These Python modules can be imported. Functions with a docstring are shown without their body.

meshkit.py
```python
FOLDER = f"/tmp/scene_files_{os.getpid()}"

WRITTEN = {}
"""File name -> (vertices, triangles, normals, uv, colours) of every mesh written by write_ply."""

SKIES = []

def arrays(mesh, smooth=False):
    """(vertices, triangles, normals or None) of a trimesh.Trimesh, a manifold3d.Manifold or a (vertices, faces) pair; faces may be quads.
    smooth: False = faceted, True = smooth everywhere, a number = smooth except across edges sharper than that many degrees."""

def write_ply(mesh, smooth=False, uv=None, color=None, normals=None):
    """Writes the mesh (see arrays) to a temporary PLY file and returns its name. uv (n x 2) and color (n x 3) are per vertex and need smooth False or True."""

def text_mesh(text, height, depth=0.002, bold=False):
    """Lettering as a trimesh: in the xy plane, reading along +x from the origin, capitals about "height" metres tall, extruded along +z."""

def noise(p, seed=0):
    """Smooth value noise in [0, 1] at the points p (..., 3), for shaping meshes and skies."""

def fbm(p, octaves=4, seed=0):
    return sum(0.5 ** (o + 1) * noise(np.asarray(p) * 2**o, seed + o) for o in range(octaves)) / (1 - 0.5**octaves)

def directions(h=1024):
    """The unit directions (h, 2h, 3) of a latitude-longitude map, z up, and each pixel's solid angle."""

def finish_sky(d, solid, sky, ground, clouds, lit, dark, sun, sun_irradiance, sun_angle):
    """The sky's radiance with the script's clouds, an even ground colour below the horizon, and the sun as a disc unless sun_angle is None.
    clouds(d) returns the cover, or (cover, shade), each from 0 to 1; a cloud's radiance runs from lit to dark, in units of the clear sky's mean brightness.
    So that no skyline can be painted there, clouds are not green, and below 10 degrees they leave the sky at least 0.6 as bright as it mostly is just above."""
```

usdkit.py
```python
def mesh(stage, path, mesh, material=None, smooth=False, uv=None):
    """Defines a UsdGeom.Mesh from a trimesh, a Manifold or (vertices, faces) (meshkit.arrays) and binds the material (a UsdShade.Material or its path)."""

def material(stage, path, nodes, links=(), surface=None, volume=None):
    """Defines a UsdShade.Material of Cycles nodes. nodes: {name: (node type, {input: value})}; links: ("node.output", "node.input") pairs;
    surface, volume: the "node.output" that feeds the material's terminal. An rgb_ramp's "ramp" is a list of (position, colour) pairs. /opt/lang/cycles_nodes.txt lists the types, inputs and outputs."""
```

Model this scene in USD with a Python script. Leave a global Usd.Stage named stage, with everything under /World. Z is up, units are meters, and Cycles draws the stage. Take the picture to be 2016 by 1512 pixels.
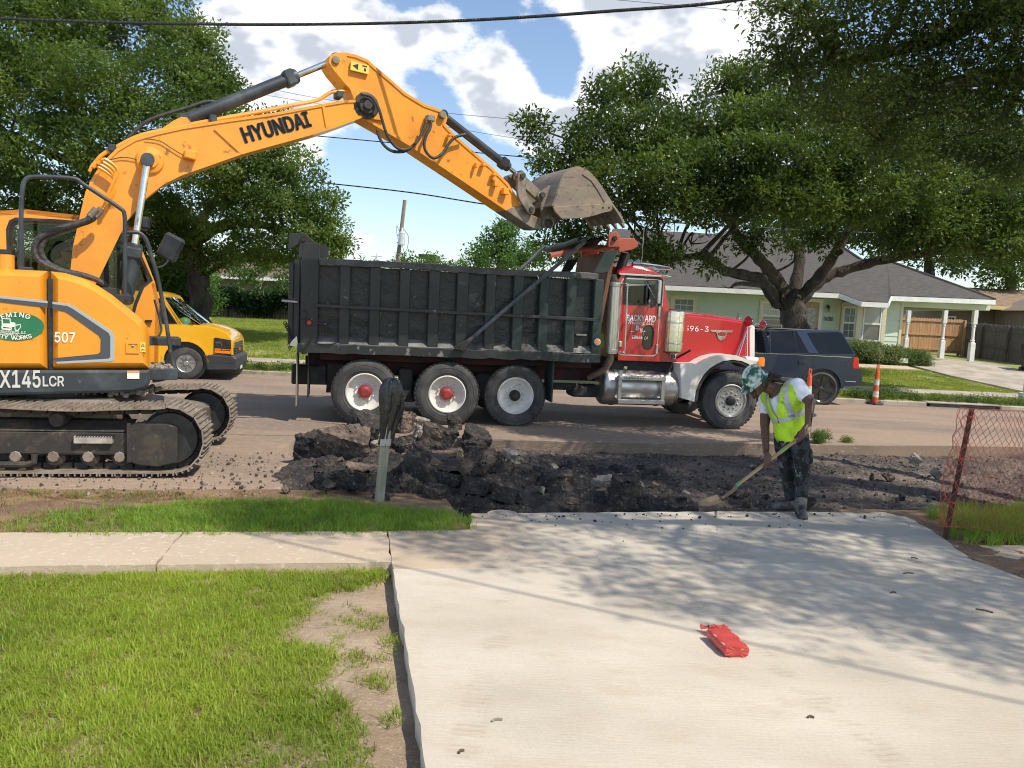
import math, random
import numpy as np, trimesh
import manifold3d as m3
from shapely import Polygon, LineString
from shapely.geometry import Point, box as sbox
from pxr import Usd, UsdGeom, UsdLux, UsdShade, Sdf, Gf, Vt
import usdkit, meshkit

random.seed(7)
rng = np.random.default_rng(11)
stage = Usd.Stage.CreateInMemory()
UsdGeom.SetStageUpAxis(stage, "Z")
UsdGeom.SetStageMetersPerUnit(stage, 1.0)
UsdGeom.Xform.Define(stage, "/World")

# ---------------------------------------------------------------- camera
F_PX, EYE, PITCH, ROLL = 1500.0, np.array([0, 0, 2.05]), math.radians(5.5), math.radians(2.7)
_fw = np.array([0, math.cos(PITCH), -math.sin(PITCH)])
_u0 = np.cross([1.0, 0, 0], _fw)
_R = math.cos(ROLL) * np.array([1.0, 0, 0]) + math.sin(ROLL) * _u0
_U = -math.sin(ROLL) * np.array([1.0, 0, 0]) + math.cos(ROLL) * _u0
cam = UsdGeom.Camera.Define(stage, "/World/camera")
cam.CreateHorizontalApertureAttr(36.0)
cam.CreateVerticalApertureAttr(27.0)
cam.CreateFocalLengthAttr(36.0 * F_PX / 2016)
cam.CreateClippingRangeAttr(Gf.Vec2f(0.05, 5000))
cam.AddTransformOp().Set(Gf.Matrix4d(*_R, 0, *_U, 0, *(-_fw), 0, *EYE, 1))
cam.CreateExposureAttr(0.46)

# ---------------------------------------------------------------- sun and sky
SUN = np.array([0.49, -0.33, 0.81]); SUN /= np.linalg.norm(SUN)
sun = UsdLux.DistantLight.Define(stage, "/World/sun")
sun.CreateIntensityAttr(0.96)
sun.CreateAngleAttr(0.53)
sun.CreateColorAttr(Gf.Vec3f(1.0, 0.94, 0.84))
sun.GetPrim().CreateAttribute("inputs:normalize", Sdf.ValueTypeNames.Bool).Set(True)
_z = SUN; _x = np.cross([0, 0, 1.0], _z); _x /= np.linalg.norm(_x); _y = np.cross(_z, _x)
sun.AddTransformOp().Set(Gf.Matrix4d(*_x, 0, *_y, 0, *_z, 0, 0, 0, 60, 1))


def ray(px, py):
    return _fw + _R * ((px - 1008) / F_PX) + _U * ((756 - py) / F_PX)


def sky_material():
    """Blue sky with cumulus: banks of cloud at chosen directions, their edges broken up by noise."""
    n = {
        "sky": ("sky_texture", dict(sky_type="single_scattering", sun_disc=False, sun_elevation=math.asin(SUN[2]), sun_rotation=math.atan2(SUN[0], SUN[1]), altitude=10.0, air_density=1.0, aerosol_density=0.7, ozone_density=1.0)),
        "tc": ("texture_coordinate", {}),
        "flat": ("mapping", dict(scale=(1, 1, 1.7))),
        "n1": ("noise_texture", dict(scale=5.6, detail=10.0, roughness=0.60)),
        "off": ("mapping", dict(location=tuple(-.045 * SUN), scale=(1, 1, 1.7))),
        "n1b": ("noise_texture", dict(scale=6.5, detail=4.0, roughness=0.55)),
        "n1c": ("noise_texture", dict(scale=6.5, detail=4.0, roughness=0.55)),
        "dif": ("math", dict(math_type="subtract")),
        "n2": ("noise_texture", dict(scale=13.0, detail=6.0, roughness=0.58, distortion=0.3)),
        "n3": ("noise_texture", dict(scale=3.1, detail=5.0, roughness=0.5)),
        "bg": ("background_shader", dict(strength=0.14)),
    }
    l = [("tc.generated", "off.vector"), ("off.vector", "n1b.vector"), ("flat.vector", "n1c.vector"), ("n1c.fac", "dif.value1"), ("n1b.fac", "dif.value2"), ("tc.generated", "flat.vector"), ("flat.vector", "n1.vector"), ("flat.vector", "n2.vector"), ("flat.vector", "n3.vector")]
    # (px, py, angular radius in px, weight): where the banks of cloud stand
    banks = [(560, 60, 360, .42), (700, 230, 200, .20), (860, 90, 130, .25), (1000, 185, 125, .50), (940, 175, 90, .30), (1230, 60, 270, .45), (1420, 130, 260, .42), (1150, 290, 150, .28), (1010, 250, 120, .22), (1250, 250, 200, .30),
             (735, 465, 95, .40), (700, 490, 80, .25), (900, 420, 90, .26), (560, 200, 180, .32), (830, 200, 120, -.40), (1085, 110, 80, -.42), (800, 330, 190, -.42), (680, 360, 150, -.34), (960, 330, 120, -.2), (790, 15, 60, -.28), (960, 22, 60, -.20), (1105, 165, 60, -.30)]
    prev = None
    for i, (px, py, r, w) in enumerate(banks):
        d = ray(px, py); d = d / np.linalg.norm(d)
        n[f"d{i}"] = ("vector_math", dict(math_type="distance", vector2=tuple(d)))
        n[f"m{i}"] = ("map_range", dict(range_type="smoothstep", from_min=0.0, from_max=1.25 * r / F_PX, to_min=w, to_max=0.0, clamp=True))
        l += [("tc.generated", f"d{i}.vector1"), (f"d{i}.value", f"m{i}.value")]
        n[f"s{i}"] = ("math", dict(math_type="add", value2=0.0))
        l.append((f"m{i}.result", f"s{i}.value1"))
        if prev:
            l.append((prev, f"s{i}.value2"))
        prev = f"s{i}.value"
    n |= {
        "a": ("math", dict(math_type="multiply_add", value2=2.0, value3=-0.05)),
        "a2": ("math", dict(math_type="multiply_add", value2=0.5)),
        "sum": ("math", dict(math_type="add")),
        "cover": ("map_range", dict(range_type="smoothstep", from_min=1.37, from_max=1.60, to_min=0.0, to_max=0.97, clamp=True)),
        "shade": ("map_range", dict(range_type="smoothstep", from_min=-0.06, from_max=0.06, clamp=True)),
        "thick": ("map_range", dict(range_type="smoothstep", from_min=1.45, from_max=1.72, clamp=True)),
        "sh": ("math", dict(math_type="multiply")),
        "cloud": ("mix_color", dict(a=(6.4, 6.4, 6.45), b=(3.3, 3.55, 4.0), use_clamp=False)),
        "mix": ("mix_color", dict(use_clamp=False)),
    }
    l += [("n1.fac", "a.value1"), ("n2.fac", "a2.value1"), ("a.value", "a2.value3"), ("a2.value", "sum.value1"), (prev, "sum.value2"), ("sum.value", "cover.value"),
          ("dif.value", "shade.value"), ("sum.value", "thick.value"), ("shade.result", "sh.value1"), ("thick.result", "sh.value2"), ("sh.value", "cloud.fac"),
          ("cover.result", "mix.fac"), ("sky.color", "mix.a"), ("cloud.result", "mix.b"), ("mix.result", "bg.color")]
    return usdkit.material(stage, "/World/Looks/sky", n, l, surface="bg.background")


dome = UsdLux.DomeLight.Define(stage, "/World/sky")
UsdShade.MaterialBindingAPI.Apply(dome.GetPrim()).Bind(sky_material())
dome.GetPrim().SetCustomDataByKey("kind", "structure")

# ---------------------------------------------------------------- measuring the place
C, S = math.cos, math.sin


def on_z(px, py, z=0.0):
    d = ray(px, py); return EYE + d * ((z - EYE[2]) / d[2])


def on_y(px, py, y):
    d = ray(px, py); return EYE + d * (y / d[1])


def on_yard(px, py):
    d = ray(px, py); t = (0.36 - EYE[2]) / (d[2] + 0.035 * d[1]); return EYE + d * t


class Frame:
    """A thing's own axes: u along it, w away from the street's near side, z up; pick() measures a point of its plane w = const."""
    def __init__(s, o, yaw):
        s.o, s.yaw = np.array([o[0], o[1], o[2] if len(o) > 2 else 0.0]), yaw
        s.d, s.n = np.array([C(yaw), S(yaw), 0]), np.array([-S(yaw), C(yaw), 0])

    def loc(s, p):
        q = np.asarray(p, float) - s.o; return np.array([q @ s.d, q @ s.n, q[2]])

    def pick(s, px, py, w=0.0):
        d = ray(px, py); o = s.o + s.n * w; t = ((o - EYE) @ s.n) / (d @ s.n); q = s.loc(EYE + d * t); return np.array([q[0], q[2]])

    def picks(s, pts, w=0.0, k=1.0, o=(0, 0)):
        """pts read off an enlargement: k is its scale and o its corner."""
        return np.array([s.pick(o[0] + x / k, o[1] + y / k, w) for x, y in pts])

    def world(s, u, w, z):
        return s.o + s.d * u + s.n * w + np.array([0, 0, z])


# ---------------------------------------------------------------- prims
_used = {}


def numbered(parent, name):
    k = (parent, name); i = _used.get(k, 0); _used[k] = i + 1
    return f"{parent}/{name}" + (f"_{i:03d}" if i else "")


def tag(path, label=None, cat=None, group=None, kind=None):
    p = stage.GetPrimAtPath(path)
    for k, v in (("label", label), ("category", cat), ("group", group), ("kind", kind)):
        if v:
            p.SetCustomDataByKey(k, v)
    return path


def thing(name, label=None, cat=None, group=None, kind=None, loc=(0, 0, 0), rz=0.0):
    path = numbered("/World", name)
    x = UsdGeom.Xform.Define(stage, path)
    x.AddTranslateOp().Set(Gf.Vec3d(*map(float, loc)))
    x.AddRotateZOp().Set(math.degrees(rz))
    return tag(path, label, cat, group, kind)


def put(name, mesh, mat, parent="/World", smooth=False, label=None, cat=None, group=None, kind=None):
    path = numbered(parent, name)
    if isinstance(mesh, list):
        mesh = join(mesh)
    if len(np.unique(mesh.faces)) < len(mesh.vertices):
        mesh = mesh.copy(); mesh.remove_unreferenced_vertices()
    usdkit.mesh(stage, path, mesh, mat, smooth=smooth)
    return tag(path, label, cat, group, kind)


def each(name, meshes, mat, parent="/World", smooth=False):
    """Alike pieces, one part each."""
    return [put(name, m, mat, parent, smooth) for m in meshes]


def copy_thing(src, name, loc, rz, label, cat, group):
    path = numbered("/World", name)
    x = UsdGeom.Xform.Define(stage, path)
    x.GetPrim().GetReferences().AddInternalReference(src)
    x.GetPrim().SetInstanceable(True)
    x.ClearXformOpOrder()
    x.AddTranslateOp().Set(Gf.Vec3d(*map(float, loc))); x.AddRotateZOp().Set(math.degrees(rz))
    return tag(path, label, cat, group)


def scatter(name, parent, protos, pos, quat, scale, idx, kind="stuff"):
    """A PointInstancer of prototypes [(mesh, material)]."""
    path = numbered(parent, name)
    pi = UsdGeom.PointInstancer.Define(stage, path)
    targets = []
    for i, (m, mt) in enumerate(protos):
        pp = f"{path}/prototypes/piece_{i:03d}"
        usdkit.mesh(stage, pp, m, mt)
        targets.append(pp)
    pi.CreatePrototypesRel().SetTargets(targets)
    pi.CreatePositionsAttr(Vt.Vec3fArray.FromNumpy(np.asarray(pos, np.float32)))
    q = np.asarray(quat, np.float32)
    pi.CreateOrientationsAttr(Vt.QuathArray([Gf.Quath(float(a), float(b), float(c), float(d)) for a, b, c, d in q]))
    sc = np.asarray(scale, np.float32)
    if sc.ndim == 1:
        sc = np.repeat(sc[:, None], 3, 1)
    pi.CreateScalesAttr(Vt.Vec3fArray.FromNumpy(sc))
    pi.CreateProtoIndicesAttr(Vt.IntArray.FromNumpy(np.asarray(idx, np.int32)))
    if kind:
        tag(path, kind=kind)
    return path


# ---------------------------------------------------------------- shapes
def join(ms):
    ms = [m for m in ms if m is not None]
    return trimesh.util.concatenate(ms) if len(ms) > 1 else ms[0]


def T(v, f):
    return trimesh.Trimesh(np.asarray(v, float), np.asarray(f, int), process=False)


def hull(pts):
    return trimesh.convex.convex_hull(np.asarray(pts, float))


def bx(x0, x1, y0, y1, z0, z1, b=0.0):
    """A box, its edges chamfered by b."""
    x0, x1 = min(x0, x1), max(x0, x1); y0, y1 = min(y0, y1), max(y0, y1); z0, z1 = min(z0, z1), max(z0, z1)
    b = min(b, .45 * (x1 - x0), .45 * (y1 - y0), .45 * (z1 - z0))
    if b <= 0:
        m = trimesh.creation.box((x1 - x0, y1 - y0, z1 - z0)); m.apply_translation(((x0 + x1) / 2, (y0 + y1) / 2, (z0 + z1) / 2)); return m
    p = []
    for sx, X in ((1, x0), (-1, x1)):
        for sy, Y_ in ((1, y0), (-1, y1)):
            for sz, Z in ((1, z0), (-1, z1)):
                p += [(X + sx * b, Y_ + sy * b, Z), (X + sx * b, Y_, Z + sz * b), (X, Y_ + sy * b, Z + sz * b)]
    return hull(p)


def rot(m, ang, axis, at=(0, 0, 0)):
    m = m.copy(); m.apply_transform(trimesh.transformations.rotation_matrix(ang, axis, at)); return m


def mv(m, x=0, y=0, z=0):
    m = m.copy(); m.apply_translation((x, y, z)); return m


def bar(p0, p1, a, b, up=(0, 0, 1), bev=0.0):
    """A beam of section a (sideways) by b (up) from p0 to p1."""
    p0, p1 = np.asarray(p0, float), np.asarray(p1, float); d = p1 - p0; L = np.linalg.norm(d); d = d / L
    s = np.cross(d, up); s = s / np.linalg.norm(s) if np.linalg.norm(s) > 1e-6 else np.array([1.0, 0, 0]); t = np.cross(s, d)
    m = bx(0, L, -a / 2, a / 2, -b / 2, b / 2, bev)
    M = np.eye(4); M[:3, 0], M[:3, 1], M[:3, 2], M[:3, 3] = d, -s, t, p0
    m.apply_transform(M); return m


def tube(pts, r, n=8, caps=True):
    """A round bar along a path, radius constant or one per point."""
    p = np.asarray(pts, float); r = np.broadcast_to(np.asarray(r, float), (len(p),))
    t = np.gradient(p, axis=0); t /= np.maximum(np.linalg.norm(t, axis=1, keepdims=True), 1e-9)
    a = np.cross(t[0], [0, 0, 1.0]); a = a if np.linalg.norm(a) > .1 else np.cross(t[0], [0, 1.0, 0]); a /= np.linalg.norm(a)
    th = np.arange(n) / n * 2 * np.pi; v = []
    for i in range(len(p)):
        a = a - t[i] * (a @ t[i]); a /= np.linalg.norm(a); b = np.cross(t[i], a)
        v.append(p[i] + r[i] * (np.cos(th)[:, None] * a + np.sin(th)[:, None] * b))
    v = np.vstack(v); f = []
    for i in range(len(p) - 1):
        for j in range(n):
            k = (j + 1) % n; A, B, C_, D = i * n + j, i * n + k, (i + 1) * n + k, (i + 1) * n + j
            f += [(A, B, C_), (A, C_, D)]
    if caps:
        v = np.vstack([v, p[0], p[-1]]); c0, c1, e = len(v) - 2, len(v) - 1, (len(p) - 1) * n
        for j in range(n):
            k = (j + 1) % n; f += [(c0, k, j), (c1, e + j, e + k)]
    return T(v, f)


def curve(pts, n=8):
    """A smooth path through the points (Catmull-Rom)."""
    p = np.asarray(pts, float); q = np.vstack([2 * p[0] - p[1], p, 2 * p[-1] - p[-2]]); out = []
    for i in range(1, len(q) - 2):
        for t in np.arange(n) / n:
            out.append(.5 * (2 * q[i] + (q[i + 1] - q[i - 1]) * t + (2 * q[i - 1] - 5 * q[i] + 4 * q[i + 1] - q[i + 2]) * t * t + (3 * q[i] - q[i - 1] - 3 * q[i + 1] + q[i + 2]) * t ** 3))
    return np.array(out + [q[-2]])


def cyl(p0, p1, r, r2=None, n=16):
    return tube([p0, p1], [r, r if r2 is None else r2], n)


def lathe(prof, n=24, p0=(0, 0, 0), axis=(0, 0, 1)):
    """Profile [(radius, along)] turned about an axis through p0."""
    pr = np.asarray(prof, float); th = np.arange(n) / n * 2 * np.pi
    ax = np.asarray(axis, float) / np.linalg.norm(axis); a = np.cross(ax, [0, 0, 1.0]); a = a / np.linalg.norm(a) if np.linalg.norm(a) > .1 else np.array([1.0, 0, 0]); b = np.cross(ax, a)
    v = (np.asarray(p0)[None, None] + pr[:, None, 1, None] * ax + pr[:, None, 0, None] * (np.cos(th)[None, :, None] * a + np.sin(th)[None, :, None] * b)).reshape(-1, 3)
    f = []
    for i in range(len(pr) - 1):
        for j in range(n):
            k = (j + 1) % n; A, B, C_, D = i * n + j, i * n + k, (i + 1) * n + k, (i + 1) * n + j
            f += [(A, B, C_), (A, C_, D)]
    return T(v, f)


def rings(rows, closed_ends=True):
    """Skin over rows of points, each row a closed ring of the same count."""
    rows = [np.asarray(r, float) for r in rows]; n = len(rows[0]); v = np.vstack(rows); f = []
    for i in range(len(rows) - 1):
        for j in range(n):
            k = (j + 1) % n; A, B, C_, D = i * n + j, i * n + k, (i + 1) * n + k, (i + 1) * n + j
            f += [(A, B, C_), (A, C_, D)]
    if closed_ends:
        v = np.vstack([v, rows[0].mean(0), rows[-1].mean(0)]); c0, c1, e = len(v) - 2, len(v) - 1, (len(rows) - 1) * n
        for j in range(n):
            k = (j + 1) % n; f += [(c0, k, j), (c1, e + j, e + k)]
    return T(v, f)


def plate(poly, w0, w1, bev=0.0, holes=()):
    """Polygon in (u, z) extruded across w from w0 to w1; bev rounds both faces' edges. Coordinates (u, w, z)."""
    w0, w1 = min(w0, w1), max(w0, w1)
    P = poly if isinstance(poly, Polygon) else Polygon(poly, holes)
    if not P.is_valid:
        P = P.buffer(0)
    if bev > 0:
        try:
            Q = P.buffer(-bev, join_style=2)
            if Q.geom_type == "Polygon" and len(Q.exterior.coords) == len(P.exterior.coords) and not P.interiors:
                a, b = np.array(P.exterior.coords)[:-1], np.array(Q.exterior.coords)[:-1]
                k = np.argmin([np.linalg.norm(np.roll(b, -i, 0) - a, axis=1).sum() for i in range(len(b))]); b = np.roll(b, -k, 0)
                n = len(a); rows = [(b, w0), (a, w0 + bev), (a, w1 - bev), (b, w1)]
                v = np.vstack([np.c_[r[:, 0], np.full(n, w), r[:, 1]] for r, w in rows]); f = []
                for i in range(3):
                    for j in range(n):
                        kk = (j + 1) % n; A, B, C_, D = i * n + j, i * n + kk, (i + 1) * n + kk, (i + 1) * n + j
                        f += [(A, B, C_), (A, C_, D)]
                tv, tf = trimesh.creation.triangulate_polygon(Polygon(b), engine="earcut")
                base = len(v); v = np.vstack([v, np.c_[tv[:, 0], np.full(len(tv), w0), tv[:, 1]], np.c_[tv[:, 0], np.full(len(tv), w1), tv[:, 1]]])
                f += [tuple(x) for x in tf + base] + [tuple(x[::-1]) for x in tf + base + len(tv)]
                m = T(v, f); trimesh.repair.fix_normals(m); return m
        except Exception:
            pass
    m = trimesh.creation.extrude_polygon(P, w1 - w0, engine="earcut")
    v = m.vertices; m2 = T(np.c_[v[:, 0], w1 - v[:, 2], v[:, 1]], m.faces)
    trimesh.repair.fix_normals(m2); return m2


def rrect(x0, x1, y0, y1, r, n=5):
    """Outline of a rounded rectangle."""
    r = min(r, abs(x1 - x0) / 2 - 1e-4, abs(y1 - y0) / 2 - 1e-4); out = []
    for cx, cy, a in ((x1 - r, y1 - r, 0), (x0 + r, y1 - r, 90), (x0 + r, y0 + r, 180), (x1 - r, y0 + r, 270)):
        for i in range(n + 1):
            t = math.radians(a + 90 * i / n); out.append((cx + r * C(t), cy + r * S(t)))
    return out


def text(words, h, depth=0.004, bold=False, slant=0.0, stretch=1.0):
    """Lettering in the (u, z) plane facing -w, starting at the origin."""
    m = meshkit.text_mesh(words, h, depth, bold); v = m.vertices
    return T(np.c_[v[:, 0] * stretch + slant * v[:, 1], -v[:, 2], v[:, 1]], m.faces)


def lumpy(r, seed, squash=(1, 1, 1), sub=2, amp=.3, freq=1.6):
    """A broken lump."""
    m = trimesh.creation.icosphere(sub); v = m.vertices
    k = 1 + amp * (meshkit.fbm(v * freq + seed * 7.31, 3, seed) - .5) * 2
    return T(v * k[:, None] * r * np.asarray(squash), m.faces)


def fit_text(words, h, u0, u1, w, z, **kw):
    """Lettering made to run from u0 to u1."""
    m = text(words, h, .003, **kw); b = m.bounds[:, 0]; m.apply_translation((-b[0], 0, 0)); m.apply_scale(((u1 - u0) / (b[1] - b[0]), 1, 1)); return mv(m, u0, w, z)


# ---------------------------------------------------------------- materials
_mats = {}


def mat(name, col, rough=.5, metal=0.0, col2=None, scale=6.0, lo=.4, hi=.62, bump=0.0, bscale=40.0, spec=.5, coat=0.0, detail=4.0, col3=None, scale3=30.0, lo3=.58, hi3=.72, world=False, rough2=None, squash=(1, 1, 1), extra=None):
    """Painted, dusty, worn: base colour, a second one in large patches, a third one in small specks, and fine relief."""
    if name in _mats:
        return _mats[name]
    n = {"tc": ("geometry" if world else "texture_coordinate", {}), "mp": ("mapping", dict(scale=squash)), "p": ("principled_bsdf", dict(base_color=col, roughness=rough, metallic=metal, specular_ior_level=spec, coat_weight=coat))}
    l = [("tc.position" if world else "tc.object", "mp.vector")]
    out = None
    if col2 is not None:
        n["n1"] = ("noise_texture", dict(scale=scale, detail=detail, roughness=.6)); n["r1"] = ("map_range", dict(from_min=lo, from_max=hi, clamp=True)); n["x1"] = ("mix_color", dict(a=col, b=col2))
        l += [("mp.vector", "n1.vector"), ("n1.fac", "r1.value"), ("r1.result", "x1.fac")]; out = "x1.result"
        if rough2 is not None:
            n["rr"] = ("mix_float", dict(a=rough, b=rough2)); l += [("r1.result", "rr.fac"), ("rr.result", "p.roughness")]
    if col3 is not None:
        n["n3"] = ("noise_texture", dict(scale=scale3, detail=3.0, roughness=.65)); n["r3"] = ("map_range", dict(from_min=lo3, from_max=hi3, clamp=True)); n["x3"] = ("mix_color", dict(a=col, b=col3))
        l += [("mp.vector", "n3.vector"), ("n3.fac", "r3.value"), ("r3.result", "x3.fac")]
        if out:
            l.append((out, "x3.a"))
        out = "x3.result"
    if out:
        l.append((out, "p.base_color"))
    if bump:
        n["nb"] = ("noise_texture", dict(scale=bscale, detail=5.0, roughness=.6)); n["bp"] = ("bump", dict(strength=1.0, distance=bump))
        l += [("mp.vector", "nb.vector"), ("nb.fac", "bp.height"), ("bp.normal", "p.normal")]
    m = _mats[name] = usdkit.material(stage, "/World/Looks/" + name, n, l, surface="p.BSDF")
    return m


def pane_mat(name, tint=(1, 1, 1), gloss=1.0, dark=None, ior=1.5):
    """A window pane: clear or tinted, and glossy by the angle."""
    if name in _mats:
        return _mats[name]
    n = {"f": ("fresnel", dict(IOR=ior)), "t": ("transparent_bsdf", dict(color=tint)), "g": ("glossy_bsdf", dict(color=(gloss,) * 3, roughness=.01)), "m": ("mix_closure", {})}
    m = _mats[name] = usdkit.material(stage, "/World/Looks/" + name, n, [("f.fac", "m.fac"), ("t.BSDF", "m.closure1"), ("g.BSDF", "m.closure2")], surface="m.closure")
    return m


def leaf_mat(name, a, b, c, trans=.35, rough=.45):
    """Leaves: colour varies from one spray to the next and along the crown; light also passes through."""
    n = {"oi": ("geometry", {}), "nz": ("noise_texture", dict(scale=.7, detail=4.0)), "add": ("math", dict(math_type="multiply_add", value2=.55)), "rp": ("rgb_ramp", dict(ramp=[(0.18, a), (.5, b), (.85, c)])),
         "pos": ("geometry", {}), "p": ("principled_bsdf", dict(roughness=rough, specular_ior_level=.45)), "hs": ("hsv", dict(hue=.48, saturation=1.1, value=1.5)), "tr": ("translucent_bsdf", {}), "m": ("mix_closure", dict(fac=trans))}
    l = [("oi.random_per_island", "add.value1"), ("pos.position", "nz.vector"), ("nz.fac", "add.value3"), ("add.value", "rp.fac"), ("rp.color", "p.base_color"), ("rp.color", "hs.color"), ("hs.color", "tr.color"), ("p.BSDF", "m.closure1"), ("tr.BSDF", "m.closure2")]
    n["sub"] = ("math", dict(math_type="subtract", value2=.22)); l.remove(("add.value", "rp.fac")); l += [("add.value", "sub.value1"), ("sub.value", "rp.fac")]
    m = _mats[name] = usdkit.material(stage, "/World/Looks/" + name, n, l, surface="m.closure")
    return m
# ================================================================ THE SETTING
YAW = math.radians(12.0)                       # the near kerb line runs 12 degrees off the far one
NEAR = Frame((0, 0, 0), YAW)


def grid(fn, us, vs, frame=None):
    """A sheet over u x v; fn gives the height from world x, y."""
    U, V_ = np.meshgrid(us, vs, indexing="ij"); P = np.stack([U, V_], -1).reshape(-1, 2)
    if frame is not None:
        W = frame.o[:2] + P[:, :1] * frame.d[:2] + P[:, 1:] * frame.n[:2]
    else:
        W = P
    z = fn(W[:, 0], W[:, 1], P); n, m = len(us), len(vs); i = np.arange(n * m).reshape(n, m)
    q = np.stack([i[:-1, :-1], i[1:, :-1], i[1:, 1:], i[:-1, 1:]], -1).reshape(-1, 4)
    return T(np.c_[W, z], np.vstack([q[:, [0, 1, 2]], q[:, [0, 2, 3]]]))


def far_z(y):
    return np.interp(y, [20.45, 23.6, 30.0, 60, 300], [.10, .20, .80, .85, .9])


def yard_z(y):
    return .36 - .035 * y


def nz(x, y, f, oct=4, seed=0):
    return meshkit.fbm(np.stack([x * f, y * f, np.zeros_like(x)], -1), oct, seed) - .5


soil = mat("soil", (.36, .27, .18), .95, col2=(.24, .17, .105), scale=2.2, bump=.02, bscale=28, col3=(.46, .37, .27), scale3=55, lo3=.56, hi3=.75, world=True)
verge_soil = mat("verge_soil", (.27, .165, .085), .95, col2=(.155, .095, .055), scale=1.4, bump=.025, bscale=30, col3=(.36, .24, .12), scale3=38, lo3=.55, hi3=.72, world=True)
lawn_soil = mat("lawn_soil", (.12, .14, .04), .95, col2=(.14, .13, .045), scale=1.2, bump=.02, bscale=40, world=True)
far_lawn_soil = mat("far_lawn_soil", (.20, .23, .05), .95, col2=(.30, .28, .10), scale=.5, bump=.02, bscale=20, world=True)
road_mat = mat("road", (.30, .212, .145), .93, col2=(.205, .155, .115), scale=.55, lo=.42, hi=.6, bump=.012, bscale=60, col3=(.40, .31, .23), scale3=24, lo3=.56, hi3=.7, world=True, squash=(.35, 1, 1))
dug_mat = mat("dug_ground", (.060, .048, .038), .95, col2=(.17, .125, .09), scale=1.1, lo=.44, hi=.68, bump=.03, bscale=26, col3=(.27, .225, .175), scale3=16, lo3=.57, hi3=.70, world=True)
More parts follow.
